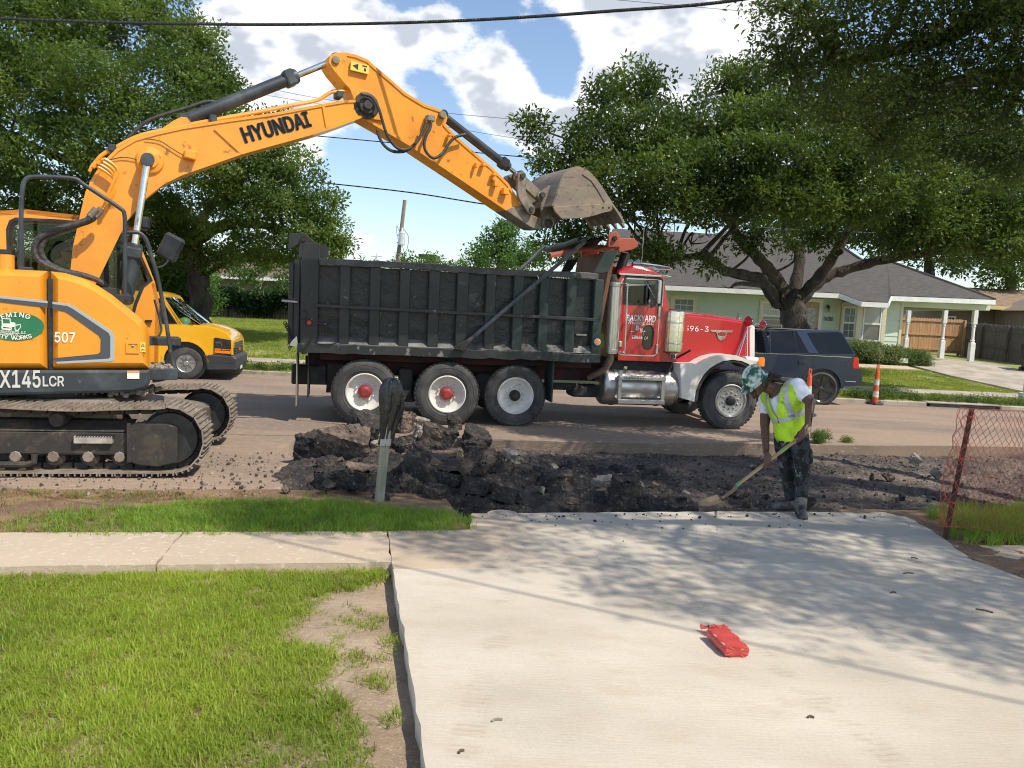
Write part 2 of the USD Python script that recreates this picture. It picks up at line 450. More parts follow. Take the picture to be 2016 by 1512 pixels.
def drive_material():
    """Broomed concrete: cloudy tone, sandy wash, a few oil and mud stains, one muddy tyre trail."""
    n = {"g": ("geometry", {}), "mp": ("mapping", dict(scale=(1, 1.8, 1))), "n1": ("noise_texture", dict(scale=.62, detail=4.0, roughness=.6)), "r1": ("map_range", dict(from_min=.36, from_max=.66, clamp=True)), "x1": ("mix_color", dict(a=(.56, .49, .385), b=(.45, .385, .295))),
         "n2": ("noise_texture", dict(scale=3.2, detail=5.0, roughness=.65)), "r2": ("map_range", dict(from_min=.50, from_max=.72, to_max=.8, clamp=True)), "x2": ("mix_color", dict(b=(.46, .375, .27))),
         "n3": ("noise_texture", dict(scale=70.0, detail=3.0)), "r3": ("map_range", dict(from_min=.35, from_max=.65, to_min=.95, to_max=1.03, clamp=True)), "mu": ("vector_math", dict(math_type="scale")),
         "bm": ("mapping", dict(rotation=(0, 0, -math.radians(12)), scale=(6, 95, 1))), "nb": ("noise_texture", dict(scale=1.0, detail=4.0)), "bp": ("bump", dict(distance=.0024)), "p": ("principled_bsdf", dict(roughness=.92))}
    l = [("g.position", "mp.vector"), ("mp.vector", "n1.vector"), ("n1.fac", "r1.value"), ("r1.result", "x1.fac"), ("mp.vector", "n2.vector"), ("n2.fac", "r2.value"), ("r2.result", "x2.fac"), ("x1.result", "x2.a"), ("g.position", "n3.vector"), ("n3.fac", "r3.value"), ("g.position", "bm.vector"), ("bm.vector", "nb.vector"), ("nb.fac", "bp.height"), ("bp.normal", "p.normal")]
    last = "x2.result"
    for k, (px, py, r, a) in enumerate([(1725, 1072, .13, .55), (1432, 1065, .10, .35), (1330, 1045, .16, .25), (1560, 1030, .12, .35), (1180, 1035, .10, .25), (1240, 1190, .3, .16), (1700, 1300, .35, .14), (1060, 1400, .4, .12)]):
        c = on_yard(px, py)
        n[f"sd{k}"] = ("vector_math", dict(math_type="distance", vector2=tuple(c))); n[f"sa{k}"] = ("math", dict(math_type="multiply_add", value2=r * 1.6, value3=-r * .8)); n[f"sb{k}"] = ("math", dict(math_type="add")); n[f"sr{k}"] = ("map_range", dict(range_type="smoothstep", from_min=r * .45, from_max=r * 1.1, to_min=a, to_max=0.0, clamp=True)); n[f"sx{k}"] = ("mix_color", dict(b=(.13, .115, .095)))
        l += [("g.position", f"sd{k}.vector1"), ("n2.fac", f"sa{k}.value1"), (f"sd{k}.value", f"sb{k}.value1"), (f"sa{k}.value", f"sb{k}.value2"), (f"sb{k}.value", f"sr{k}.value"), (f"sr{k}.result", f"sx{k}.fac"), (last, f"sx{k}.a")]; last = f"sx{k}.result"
    for k, (p, q) in enumerate((((1440, 1240), (1780, 1512)), ((1010, 1130), (905, 1512)))):
        a, b = on_yard(*p)[:2], on_yard(*q)[:2]; t = (b - a) / np.linalg.norm(b - a); m = np.array([-t[1], t[0]])
        n |= {f"td{k}": ("vector_math", dict(math_type="dot_product", vector2=(m[0], m[1], 0))), f"to{k}": ("math", dict(math_type="subtract", value2=float(a @ m))), f"tb{k}": ("math", dict(math_type="absolute")), f"tr{k}": ("map_range", dict(range_type="smoothstep", from_min=.055, from_max=.085, to_min=1.0, to_max=0.0, clamp=True)),
              f"tt{k}": ("vector_math", dict(math_type="dot_product", vector2=(t[0] * 150, t[1] * 150, 0))), f"ts{k}": ("math", dict(math_type="sine")), f"tv{k}": ("map_range", dict(from_min=-.2, from_max=.5, to_min=.25, to_max=1.0, clamp=True)), f"tn{k}": ("map_range", dict(from_min=.46, from_max=.60, to_max=.30 if k == 0 else .22, clamp=True)), f"tm{k}": ("math", dict(math_type="multiply")), f"tq{k}": ("math", dict(math_type="multiply")), f"tx{k}": ("mix_color", dict(b=(.27, .215, .155)))}
        l += [("g.position", f"td{k}.vector1"), (f"td{k}.value", f"to{k}.value1"), (f"to{k}.value", f"tb{k}.value1"), (f"tb{k}.value", f"tr{k}.value"), ("g.position", f"tt{k}.vector1"), (f"tt{k}.value", f"ts{k}.value1"), (f"ts{k}.value", f"tv{k}.value"), ("n2.fac", f"tn{k}.value"), (f"tr{k}.result", f"tm{k}.value1"), (f"tv{k}.result", f"tm{k}.value2"), (f"tm{k}.value", f"tq{k}.value1"), (f"tn{k}.result", f"tq{k}.value2"), (f"tq{k}.value", f"tx{k}.fac"), (last, f"tx{k}.a")]; last = f"tx{k}.result"
    l += [(last, "mu.vector1"), ("r3.result", "mu.scale"), ("mu.vector", "p.base_color")]
    return usdkit.material(stage, "/World/Looks/concrete_new", n, l, surface="p.BSDF")


concrete = drive_material()
concrete_old = mat("concrete_old", (.50, .395, .275), .92, col2=(.45, .35, .25), scale=1.1, lo=.4, hi=.66, bump=.006, bscale=70, col3=(.62, .53, .41), scale3=18, lo3=.56, hi3=.72, world=True)
kerb_mat = mat("kerb_concrete", (.42, .36, .28), .92, col2=(.30, .25, .19), scale=1.5, bump=.006, bscale=40, world=True)

put("ground", grid(lambda x, y, p: np.interp(y, [-60, 0, 7, 8.6, 20.2, 21, 23.6, 30, 60, 400], [.36, .20, -.1, -.42, -.3, -.02, .1, .70, .75, .8]), [-350, -120, -40, -20, -8, 0, 8, 20, 40, 120, 350], [-60, 0, 7, 8.6, 20.2, 21, 23.6, 30, 60, 120, 400]), far_lawn_soil, kind="structure")

# bare soil of the yard beside the slab, under the grass
put("yard_soil", grid(lambda x, y, p: yard_z(y) - .075 - .045 * np.clip((p[:, 0] - .10) / .2, 0, 1) + .035 * nz(x, y, 3.0, 5), np.linspace(-8, .42, 140), np.linspace(-.6, 5.56, 110), NEAR), soil, kind="structure", smooth=True)
# the verge between footpath and street
put("verge", grid(lambda x, y, p: np.where(p[:, 0] < 1.1, yard_z(y) - .03, -.06) - .06 * np.clip((p[:, 1] - 6.9) / 1.2, 0, 1) + .05 * nz(x, y, 2.6, 5, 3), np.linspace(-10, 1.12, 160), np.linspace(6.41, 8.5, 60), NEAR), verge_soil, kind="structure", smooth=True)
put("verge", grid(lambda x, y, p: yard_z(y) - .01 + .06 * nz(x, y, 2.6, 5, 4), np.linspace(5.2, 12, 60), np.linspace(4.2, 7.2, 50), NEAR), verge_soil, kind="structure", smooth=True)

# the street: what is left of its worn surface, dusty with clay
put("road", grid(lambda x, y, p: -.005 + .03 * nz(x, y, .5, 3, 9) - .05 * np.clip((8.6 - p[:, 1]) / .5, 0, 1) - .22 * np.clip((p[:, 0] + .80 - .9 * nz(p[:, 1], 0 * x, 1.5, 5, 61) * (1 + .0 * x)) / .06, 0, 1), np.r_[np.linspace(-40, -3, 100), np.linspace(-2.95, -.4, 90)], np.linspace(8.0, 12.3, 110), NEAR), road_mat, kind="structure", smooth=True)


def road_far():
    us = np.linspace(-40, 40, 161); v = []; n = 26
    edge = 11.55 + .0 * us
    edge = edge + .22 * nz(us, us * 0, .8, 4, 31) - .0
    for i, x in enumerate(us):                       # from the broken edge of the cut to the far kerb
        y0 = (edge[i] + x * S(YAW)) / C(YAW) if x > -1.6 else (11.9 + x * S(YAW)) / C(YAW)
        y0 = min(y0, 19.5)
        for t in np.linspace(0, 1, n):
            y = y0 + (20.46 - y0) * t; v.append((x, y, 0))
    v = np.array(v); v[:, 2] = .004 + .03 * nz(v[:, 0], v[:, 1], .5, 3, 9)
    i = np.arange(len(us) * n).reshape(len(us), n); q = np.stack([i[:-1, :-1], i[1:, :-1], i[1:, 1:], i[:-1, 1:]], -1).reshape(-1, 4)
    lip = []                                         # the cut face of the old paving
    a = i[:, 0]; base = len(v); v = np.vstack([v, v[a] + [0, .03, -.28]]); b = base + np.arange(len(us))
    lip = np.stack([b[:-1], b[1:], a[1:], a[:-1]], -1)
    q = np.vstack([q, lip]); return T(v, np.vstack([q[:, [0, 1, 2]], q[:, [0, 2, 3]]]))


put("road", road_far(), road_mat, kind="structure")


def dug(x, y, p):
    e = np.clip((p[:, 1] - 6.9) / .5, 0, 1)
    r = np.abs(nz(x, y, 1.7, 5, 20)); f = nz(x, y, 5.5, 4, 22)
    z = -.20 + .20 * nz(x, y, .55, 3, 21) + .20 * r + .10 * f + .05 * np.abs(nz(x, y, 14, 3, 24))
    z = -.17 + (z + .17) * np.interp(p[:, 0], [2.2, 3.6], [1.0, .62])
    z += .13 * np.exp(-((p[:, 1] - 7.35) / .3) ** 2) * np.clip(.5 + 1.6 * nz(x, y, 1.1, 3, 23), 0, 1)
    z = np.minimum(z, np.where(p[:, 1] < 7.12, yard_z(y) - .05, 1.0))
    return np.minimum(z, -.03 + .12 * np.clip((10.8 - p[:, 1]) / 2.5, 0, 1)) - .0 * e


put("dug_up_street", grid(dug, np.linspace(-1.2, 16, 500), np.linspace(6.95, 12.1, 190), NEAR), dug_mat, kind="structure")


# concrete: the drive, its apron and the footpath, each slab a piece
def slab(poly, t=.12, bev=.0, sub=.0, tilt=yard_z):
    m = plate(Polygon(poly), -t, 0, bev)              # (a, -depth.., s) -> lay it down
    v = m.vertices.copy(); a, s, dep = v[:, 0], v[:, 2], v[:, 1]
    W = NEAR.o[:2] + a[:, None] * NEAR.d[:2] + s[:, None] * NEAR.n[:2]
    m2 = T(np.c_[W, tilt(W[:, 1]) + dep], m.faces); trimesh.repair.fix_normals(m2); return m2


def ragged(pts, step=.12, amp=.008, seed=0):
    """The outline with its long edges slightly uneven."""
    out = []; r = np.random.default_rng(seed)
    for (x0, y0), (x1, y1) in zip(pts, pts[1:] + pts[:1]):
        L = math.hypot(x1 - x0, y1 - y0); k = max(1, int(L / step)); nx, ny = -(y1 - y0) / L, (x1 - x0) / L
        for i in range(k):
            d = r.normal() * amp if i else 0; out.append((x0 + (x1 - x0) * i / k + nx * d, y0 + (y1 - y0) * i / k + ny * d))
    return out


def lift_z(dz):
    return lambda y: yard_z(y) + dz


drive = thing("driveway", kind="structure")
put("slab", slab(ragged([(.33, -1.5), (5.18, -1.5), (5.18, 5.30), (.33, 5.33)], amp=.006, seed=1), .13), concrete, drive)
apron_n = {"g": ("geometry", {}), "sx": ("separate_xyz", {}), "nz": ("noise_texture", dict(scale=2.2, detail=5.0, roughness=.6)), "nf": ("noise_texture", dict(scale=40.0, detail=5.0)), "ad": ("math", dict(math_type="multiply_add", value2=2.2)), "mr": ("map_range", dict(range_type="smoothstep", from_min=.55, from_max=2.1, clamp=True)), "mx": ("mix_color", dict(a=(.48, .375, .26), b=(.50, .44, .345))), "st": ("map_range", dict(from_min=.5, from_max=.68, to_min=1.0, to_max=.80, clamp=True)), "mu": ("vector_math", dict(math_type="scale")), "bp": ("bump", dict(distance=.004)), "p": ("principled_bsdf", dict(roughness=.92))}
apron = usdkit.material(stage, "/World/Looks/concrete_apron", apron_n, [("g.position", "sx.vector"), ("g.position", "nz.vector"), ("g.position", "nf.vector"), ("nz.fac", "ad.value1"), ("sx.x", "ad.value3"), ("ad.value", "mr.value"), ("mr.result", "mx.fac"), ("nz.fac", "st.value"), ("mx.result", "mu.vector1"), ("st.result", "mu.scale"), ("mu.vector", "p.base_color"), ("nf.fac", "bp.height"), ("bp.normal", "p.normal")], surface="p.BSDF")
put("slab", slab(ragged([(.34, 5.345), (5.18, 5.315), (5.62, 6.3), (5.85, 7.06), (3.4, 7.10), (1.16, 7.04), (1.06, 6.45), (.345, 6.40)], amp=.008, seed=2), .12, tilt=lift_z(-.006)), apron, drive)
walk = thing("sidewalk", kind="structure")
for i, (a0, a1) in enumerate([(-9.4, -7.6), (-7.59, -5.4), (-5.39, -3.06), (-3.05, -1.3), (-1.29, .337)]):
    put("slab", slab(ragged([(a0, 5.56), (a1, 5.54), (a1, 6.42), (a0, 6.44)], amp=.007, seed=5 + i), .1, tilt=lift_z(-.012 + .006 * (i % 2))), concrete_old, walk)
put("slab", slab(ragged([(5.20, 5.05), (8.0, 5.0), (8.0, 5.75), (5.42, 5.80)], amp=.007, seed=15), .1, tilt=lift_z(-.015)), concrete_old, walk)

# the far side of the street
put("kerb", [bx(-40, 11.2, 20.45, 20.62, -.1, .115, .02), bx(13.2, 40, 20.45, 20.62, -.1, .115, .02)], kerb_mat, kind="structure")
put("far_lawn", grid(lambda x, y, p: far_z(y) + .04 * nz(x, y, .6, 4, 5), np.linspace(-45, 45, 150), np.concatenate([np.linspace(20.6, 30, 50), np.linspace(31, 60, 30)])), far_lawn_soil, kind="structure", smooth=True)


def lay(poly, dz, t=.07, fn=far_z):
    """A paved strip that follows the rise of the far side; poly in world x, y."""
    m = trimesh.creation.extrude_polygon(Polygon(poly), t, engine="earcut"); m = m.subdivide_to_size(1.2); v = m.vertices.copy(); v[:, 2] += fn(v[:, 1]) + dz - t
    return T(v, m.faces)


fw_ = thing("far_sidewalk", kind="structure")
for i in range(22):
    x0 = -26 + i * 2.5
    put("slab", lay([(x0, 22.35), (x0 + 2.48, 22.35), (x0 + 2.48, 23.35), (x0, 23.35)], .045 + .006 * (i % 3)), kerb_mat, fw_)
# ================================================================ TREES
oak_leaf = leaf_mat("oak_leaf", (.036, .066, .012), (.108, .168, .028), (.28, .345, .070), .44, .36)
dark_leaf = leaf_mat("dark_leaf", (.036, .062, .013), (.095, .138, .027), (.20, .245, .055), .48, .40)
fresh_leaf = leaf_mat("fresh_leaf", (.055, .100, .017), (.150, .222, .038), (.33, .39, .088), .44, .42)
pale_leaf = leaf_mat("pale_leaf", (.060, .125, .025), (.115, .21, .040), (.20, .30, .07), .35, .5)
bark = mat("bark", (.032, .025, .020), .95, col2=(.075, .060, .046), scale=3.5, bump=.05, bscale=13, squash=(1, 1, .35), world=True)


def leaf(L, W_, fold=.25, droop=.2):
    """One leaf: six vertices along +x, folded on its midrib."""
    return np.array([(0, 0, 0), (.38 * L, .5 * W_, fold * W_), (.38 * L, 0, 0), (.38 * L, -.5 * W_, fold * W_), (.78 * L, .36 * W_, fold * W_ * .7 - droop * L * .3), (.78 * L, -.36 * W_, fold * W_ * .7 - droop * L * .3), (L, 0, -droop * L)]), np.array([(0, 2, 1), (0, 3, 2), (1, 2, 4), (2, 3, 5), (2, 5, 4), (4, 5, 6)])


def rotmat(axis, ang):
    return trimesh.transformations.rotation_matrix(ang, axis)[:3, :3]


def spray(n, R_, L, W_, seed, flat=.6):
    """A twig's end with n leaves."""
    r = np.random.default_rng(seed); v, f, o = [], [], 0
    for _ in range(n):
        q = r.normal(size=3); q /= np.linalg.norm(q); q = q * R_ * r.random() ** .5; q[2] *= flat
        lv, lf = leaf(L * r.uniform(.7, 1.2), W_ * r.uniform(.8, 1.2))
        d = q / max(np.linalg.norm(q), 1e-6) * .8 + r.normal(size=3) * .55 + [0, 0, .25]; d /= np.linalg.norm(d)
        up = np.array([0, 0, 1.0]) + r.normal(size=3) * .55; s = np.cross(up, d); s /= np.linalg.norm(s); t = np.cross(d, s)
        v.append(lv @ np.stack([d, s, t]) + q); f.append(lf + o); o += len(lv)
    return T(np.vstack(v), np.vstack(f))


def quats(n, r, tilt=.5):
    """Turns about z, with some tilt."""
    a, b, c = r.uniform(0, 2 * np.pi, n), r.normal(0, tilt, n), r.uniform(0, 2 * np.pi, n)
    q1 = np.stack([np.cos(a / 2), 0 * a, 0 * a, np.sin(a / 2)], 1); q2 = np.stack([np.cos(b / 2), np.sin(b / 2) * np.cos(c), np.sin(b / 2) * np.sin(c), 0 * b], 1)
    w1, x1, y1, z1 = q2.T; w2, x2, y2, z2 = q1.T
    return np.stack([w1 * w2 - x1 * x2 - y1 * y2 - z1 * z2, w1 * x2 + x1 * w2 + y1 * z2 - z1 * y2, w1 * y2 - x1 * z2 + y1 * w2 + z1 * x2, w1 * z2 + x1 * y2 - y1 * x2 + z1 * w2], 1)


OAK = [(spray(30, .34, .13, .050, 100 + i), oak_leaf) for i in range(5)]
LIVE = [(spray(40, .34, .075, .030, 200 + i), dark_leaf) for i in range(5)]
FRESH = [(spray(36, .38, .12, .056, 300 + i), fresh_leaf) for i in range(5)]
PALE = [(spray(26, .5, .20, .085, 400 + i), pale_leaf) for i in range(4)]


def tree(name, label, cat, limbs, blobs, protos, per=95, seed=0, group=None, twigs=3, gap=.40, hollow=.55, size=(.62, 1.4), wood=bark, nf=.42, clip=None):
    """limbs: [(points, r0, r1)], blobs: [(centre, (rx, ry, rz))]; sprays of leaves fill the blobs' shells, thinned by noise so that gaps stay open, and branches reach each blob."""
    r = np.random.default_rng(seed); t = thing(name, label, cat, group)
    wood_m, joints = [], []
    for pts, r0, r1 in limbs:
        p = curve(pts, 7); rad = np.linspace(r0, r1, len(p)) * (1 + .10 * np.sin(np.arange(len(p)) * 1.7 + seed))
        p = p + r.normal(0, .12 * r1, p.shape); wood_m.append(tube(p, rad, 9)); joints += [(q, a) for q, a in zip(p, rad)]
    J, JR = np.array([j[0] for j in joints]), np.array([j[1] for j in joints])
    pos = []
    for c, rr in blobs:
        c, rr = np.asarray(c, float), np.broadcast_to(np.asarray(rr, float), (3,)); R_ = rr.mean()
        k = np.argmin(np.linalg.norm(J - c + [0, 0, .6], axis=1) + (J[:, 2] > c[2] + .3) * 2.0); a = J[k]
        if np.linalg.norm(a - c) > .5:
            mid = (a + c) / 2 + r.normal(0, .22, 3) + [0, 0, .15]; wood_m.append(tube(curve([a, mid, c], 5), np.linspace(min(JR[k] * .7, .028 * np.linalg.norm(a - c) + .02), .02, 11), 6))
        for _ in range(int(twigs)):
            d = r.normal(size=3); d /= np.linalg.norm(d); e = c + d * rr * .85; wood_m.append(tube(curve([c, (c + e) / 2 + r.normal(0, .12 * R_, 3), e], 4), np.linspace(.022, .006, 9), 4))
        n = int(1.32 * per * R_ ** 2.1); u = r.normal(size=(n, 3)); u /= np.linalg.norm(u, axis=1)[:, None]
        q = c + u * rr * (hollow + (1 - hollow) * r.random(n) ** .6)[:, None] * (1 + .28 * (meshkit.fbm(u * 2.3 + seed + c, 2, seed)[:, None] - .5) * 2)
        keep = meshkit.fbm(q * nf * 1.7, 3, seed + 5) > gap
        pos.append(q[keep])
    pos = np.vstack(pos)
    if clip is not None:
        pos = pos[clip(pos)]
    n = len(pos)
    put("trunk", join(wood_m), wood, t, smooth=True)
    scatter("crown", t, protos, pos, quats(n, r, .6), r.uniform(size[0], size[1], n), r.integers(0, len(protos), n), kind=None)
    return t


def P(px, py, y):
    return on_y(px, py, y)


def pblobs(rows, k=1.0):
    """rows: (px, py, radius in px, distance y, flattening)."""
    out = []
    for px, py, rp, y, *fl in rows:
        f = fl[0] if fl else .75; c = P(px, py, y); R_ = rp * y / F_PX * k
        out.append((c, (R_ * 1.08, R_, R_ * f)))
    return out


# the oak over the parked car
yo = 23.8
oak_limbs = [
    ([P(1566, 712, yo), P(1565, 650, yo), P(1562, 612, yo), P(1552, 585, yo)], .42, .36),
    ([P(1556, 600, yo), P(1529, 592, yo), P(1494, 549, yo - .6), P(1428, 534, yo - 1.6), P(1388, 504, yo - 2.3), P(1302, 514, yo - 3)], .24, .07),
    ([P(1552, 590, yo), P(1525, 545, yo), P(1494, 509, yo - .3), P(1453, 468, yo - .9), P(1433, 433, yo - 1.4), P(1352, 383, yo - 2), P(1250, 330, yo - 2.5)], .23, .06),
    ([P(1560, 592, yo), P(1574, 504, yo + .5), P(1548, 463, yo + .9), P(1530, 380, yo + 1.3), P(1500, 260, yo + 1.5)], .20, .05),
    ([P(1566, 595, yo), P(1598, 560, yo), P(1635, 514, yo - .5), P(1670, 453, yo - .9), P(1725, 373, yo - 1.3), P(1755, 302, yo - 1.5), P(1745, 222, yo - 1.6)], .20, .06),
    ([P(1568, 600, yo), P(1610, 556, yo), P(1655, 534, yo), P(1755, 509, yo - .5), P(1856, 494, yo - 1), P(2015, 470, yo - 1.6), P(2150, 440, yo - 2)], .20, .07),
    ([P(1433, 433, yo - 1.4), P(1400, 350, yo - .8), P(1420, 250, yo), P(1430, 190, yo + .4)], .12, .04),
]
oak_blobs = pblobs([
    (1060, 380, 42, 20.0), (1048, 250, 28, 21.0, 1.2), (1100, 330, 50, 20.5), (1120, 420, 55, 20.0), (1110, 480, 45, 20), (1180, 280, 60, 20.5, .9), (1185, 200, 46, 21.5, 1.0), (1250, 170, 42, 22, 1.2), (1300, 190, 50, 22), (1270, 260, 64, 20.5),
    (1200, 370, 70, 19.6), (1290, 350, 70, 19.5), (1250, 440, 60, 19.6), (1180, 470, 52, 19.8), (1320, 430, 62, 19.6), (1310, 500, 40, 20.0, .6), (1270, 490, 40, 20, .7), (1420, 170, 46, 23, 1.0), (1470, 160, 56, 23), (1400, 250, 60, 22, .9), (1480, 250, 70, 21.5),
    (1370, 330, 66, 20, .8), (1450, 330, 72, 19.8), (1540, 310, 80, 19.6), (1500, 385, 66, 19.4, .7), (1400, 400, 56, 19.6, .7), (1580, 390, 66, 19.6, .65), (1560, 230, 80, 21.5), (1640, 300, 80, 20), (1660, 210, 80, 22), (1700, 380, 70, 20.0, .7),
    (1650, 420, 50, 20.4, .6), (1730, 290, 80, 21), (1780, 430, 66, 21.0, .6), (1850, 440, 66, 21.5, .6), (1930, 430, 70, 21.5, .7), (2010, 420, 70, 21.5, .8), (1800, 360, 70, 20.5), (1890, 370, 60, 22, .8), (1980, 490, 50, 21, .5), (1770, 480, 40, 21.5, .5), (1870, 478, 44, 21.5, .5),
    (1440, 565, 22, 20.6, 1.0), (1400, 520, 26, 20.8, .6), (1470, 470, 34, 22.0, .7), (1560, 480, 26, 23.5, .8), (1620, 470, 36, 22.5, .6), (1360, 480, 40, 20.6, .6), (1340, 260, 50, 23), (1600, 150, 70, 24), (1760, 200, 80, 24), (1900, 250, 90, 24.5), (2000, 330, 80, 24)])
tree("oak_tree", "spreading oak with dark forked trunk rising behind the blue car before the green house", "tree", oak_limbs, oak_blobs, OAK, per=108, seed=3, gap=.39)

# the nearer live oak whose boughs hang in from the right and shade the drive; its trunk stands out of the picture
near_limbs = [
    ([(12.2, 5.4, .0), (12.0, 5.5, 1.6), (11.6, 5.8, 3.2), (11.0, 6.2, 4.4)], .55, .40),
    ([(11.2, 6.0, 4.0), (9.3, 7.4, 5.4), tuple(P(2016, 20, 10.2)), tuple(P(1850, 75, 10.8)), tuple(P(1640, 130, 11.4))], .26, .06),
    ([(11.2, 6.2, 4.0), (9.6, 9.0, 5.2), tuple(P(1960, 150, 12.0)), tuple(P(1800, 210, 12.4)), tuple(P(1700, 250, 12.6))], .2, .05),
    ([(11.2, 5.8, 4.2), (9.2, 4.6, 6.2), (7.0, 4.2, 7.6), (5.2, 3.6, 8.2)], .25, .06),
    ([(11.0, 6.0, 4.4), (10.6, 7.0, 7.0), (9.0, 7.6, 9.2)], .26, .08),
    ([(11.0, 5.6, 4.0), (10.0, 3.0, 6.0), (8.4, 1.2, 7.2)], .22, .06),
]
near_blobs = pblobs([(1560, 60, 62, 11.0), (1620, 130, 66, 11.0), (1540, 130, 44, 11.4, .9), (1680, 40, 80, 10.6), (1760, 120, 84, 10.8), (1850, 40, 90, 10.2), (1900, 150, 86, 10.6), (2000, 60, 95, 10.0), (2010, 200, 80, 10.6), (1690, 200, 60, 11.6), (1800, 230, 60, 11.8, .6), (1920, 260, 60, 11.8, .6), (2030, 300, 60, 11.6), (1600, -20, 70, 10.8), (1740, -60, 90, 10.4), (1900, -70, 110, 10), (1640, 240, 40, 12.2, .6), (2080, 120, 100, 10), (1580, 190, 46, 11.8), (1740, 280, 50, 12.2, .7), (1960, 330, 56, 12, .7), (1860, 300, 46, 12.2, .6), (1530, 10, 50, 11.2)])
near_blobs += [(np.array(c), np.array(r_)) for c, r_ in [((5.0, 3.4, 8.3), (1.25, 1.15, .7)), ((6.6, 4.2, 7.9), (1.4, 1.3, .8)), ((4.0, 4.6, 8.6), (.9, .9, .55)), ((5.6, 5.2, 8.4), (1.2, 1.0, .6)), ((7.4, 5.6, 8.3), (1.3, 1.2, .8)), ((6.3, 2.4, 7.6), (1.2, 1.0, .6)), ((8.0, 3.4, 7.8), (1.3, 1.2, .7)), ((8.2, 1.6, 7.4), (1.4, 1.2, .7)), ((3.3, 3.4, 8.7), (.7, .8, .4)), ((9.0, 7.4, 9.4), (1.8, 1.6, 1.0)), ((7.6, 7.6, 8.8), (1.6, 1.4, .8)), ((9.6, 4.6, 8.8), (1.8, 1.6, 1.0)), ((6.2, 7.0, 8.9), (1.3, 1.1, .6)), ((4.8, 6.2, 9.2), (.9, .8, .5)), ((10.4, 2.4, 7.6), (1.6, 1.5, .8))]]
tree("live_oak", "nearest tree, dark small-leaved boughs hanging in at the upper right corner", "tree", near_limbs, near_blobs, LIVE, per=125, seed=8, gap=.39)

# the trees on the left behind the excavator
yl = 27.0
tree("shade_tree", "tall broad tree filling the upper left corner behind the excavator", "tree", [
    ([P(250, 640, yl), P(255, 560, yl), P(245, 430, yl), P(215, 330, yl)], .48, .30), ([P(248, 440, yl), P(320, 330, yl - 1), P(380, 220, yl - 1.5), P(400, 120, yl - 1.5)], .22, .06), ([P(220, 340, yl), P(150, 230, yl - .8), P(130, 120, yl - 1), P(160, 40, yl)], .2, .06), ([P(215, 340, yl), P(90, 300, yl - 2), P(0, 250, yl - 2.4)], .18, .06), ([P(240, 460, yl), P(110, 420, yl), P(20, 400, yl)], .16, .05)],
    pblobs([(40, 60, 95, 25), (150, 40, 90, 26), (250, 70, 90, 25.5), (60, 180, 100, 24.5), (180, 170, 100, 24), (300, 160, 95, 24.5), (360, 90, 60, 25.5, 1.0), (400, 150, 60, 26), (420, 230, 62, 25), (330, 270, 90, 24), (215, 290, 85, 24), (90, 300, 95, 24.5), (10, 400, 80, 25), (440, 180, 40, 26.5, 1.0), (460, 290, 46, 25.5), (390, 330, 60, 24.5), (20, -40, 100, 26), (140, -60, 90, 27), (230, -20, 50, 27), (330, 30, 40, 27, 1.1), (120, 410, 80, 26), (-60, 120, 110, 25), (-60, 300, 110, 25), (250, 390, 70, 26, .7), (270, 20, 46, 26.5), (395, 60, 34, 26, .9), (60, 480, 70, 27), (150, 470, 70, 27), (240, 470, 60, 28), (330, 450, 50, 28), (20, 560, 70, 28), (300, 520, 50, 29), (230, 560, 50, 29), (120, 560, 60, 29)]),
    FRESH, per=70, seed=12, gap=.36)
tree("shade_tree", "lower spreading tree between the excavator boom and the dump body", "tree", [
    ([P(395, 640, 29), P(392, 560, 29), P(380, 500, 29), P(375, 460, 29)], .42, .32), ([P(380, 480, 29), P(430, 448, 28.5), P(500, 442, 28), P(560, 452, 27.5), P(620, 470, 27)], .24, .07), ([P(377, 470, 29), P(420, 400, 29), P(500, 330, 28.5), P(560, 300, 28)], .2, .06), ([P(376, 470, 29), P(330, 420, 29), P(300, 380, 29)], .16, .06)],
    pblobs([(520, 270, 50, 26.5), (580, 330, 52, 26.5), (480, 330, 60, 26), (560, 390, 56, 26), (630, 410, 46, 26.5), (660, 450, 34, 27, .9), (600, 460, 44, 26, .7), (500, 400, 56, 26), (430, 380, 56, 26.5), (440, 440, 44, 27, .7), (540, 470, 40, 27, .7), (630, 490, 40, 27, .8), (480, 490, 38, 28, .7), (570, 510, 34, 28, .7), (350, 400, 46, 27), (540, 230, 30, 27), (670, 480, 22, 27, .9), (400, 510, 34, 29), (350, 480, 40, 29), (370, 440, 40, 28), (310, 420, 44, 28), (440, 500, 32, 29), (610, 520, 22, 28, .7), (520, 505, 30, 29, .6)]),
    FRESH, per=76, seed=14, gap=.36)
tree("shade_tree", "pale bushy tree standing far off above the middle of the dump body", "tree", [([P(985, 618, 60), P(985, 520, 60), P(980, 460, 60)], .5, .2)],
     pblobs([(985, 470, 34, 58), (950, 500, 28, 58), (1020, 490, 32, 58), (1045, 520, 26, 58), (985, 510, 40, 57), (940, 520, 24, 58), (1060, 500, 26, 58), (1000, 455, 20, 58, 1.0)]), PALE, per=22, seed=17, gap=.36, size=(1.0, 1.7))
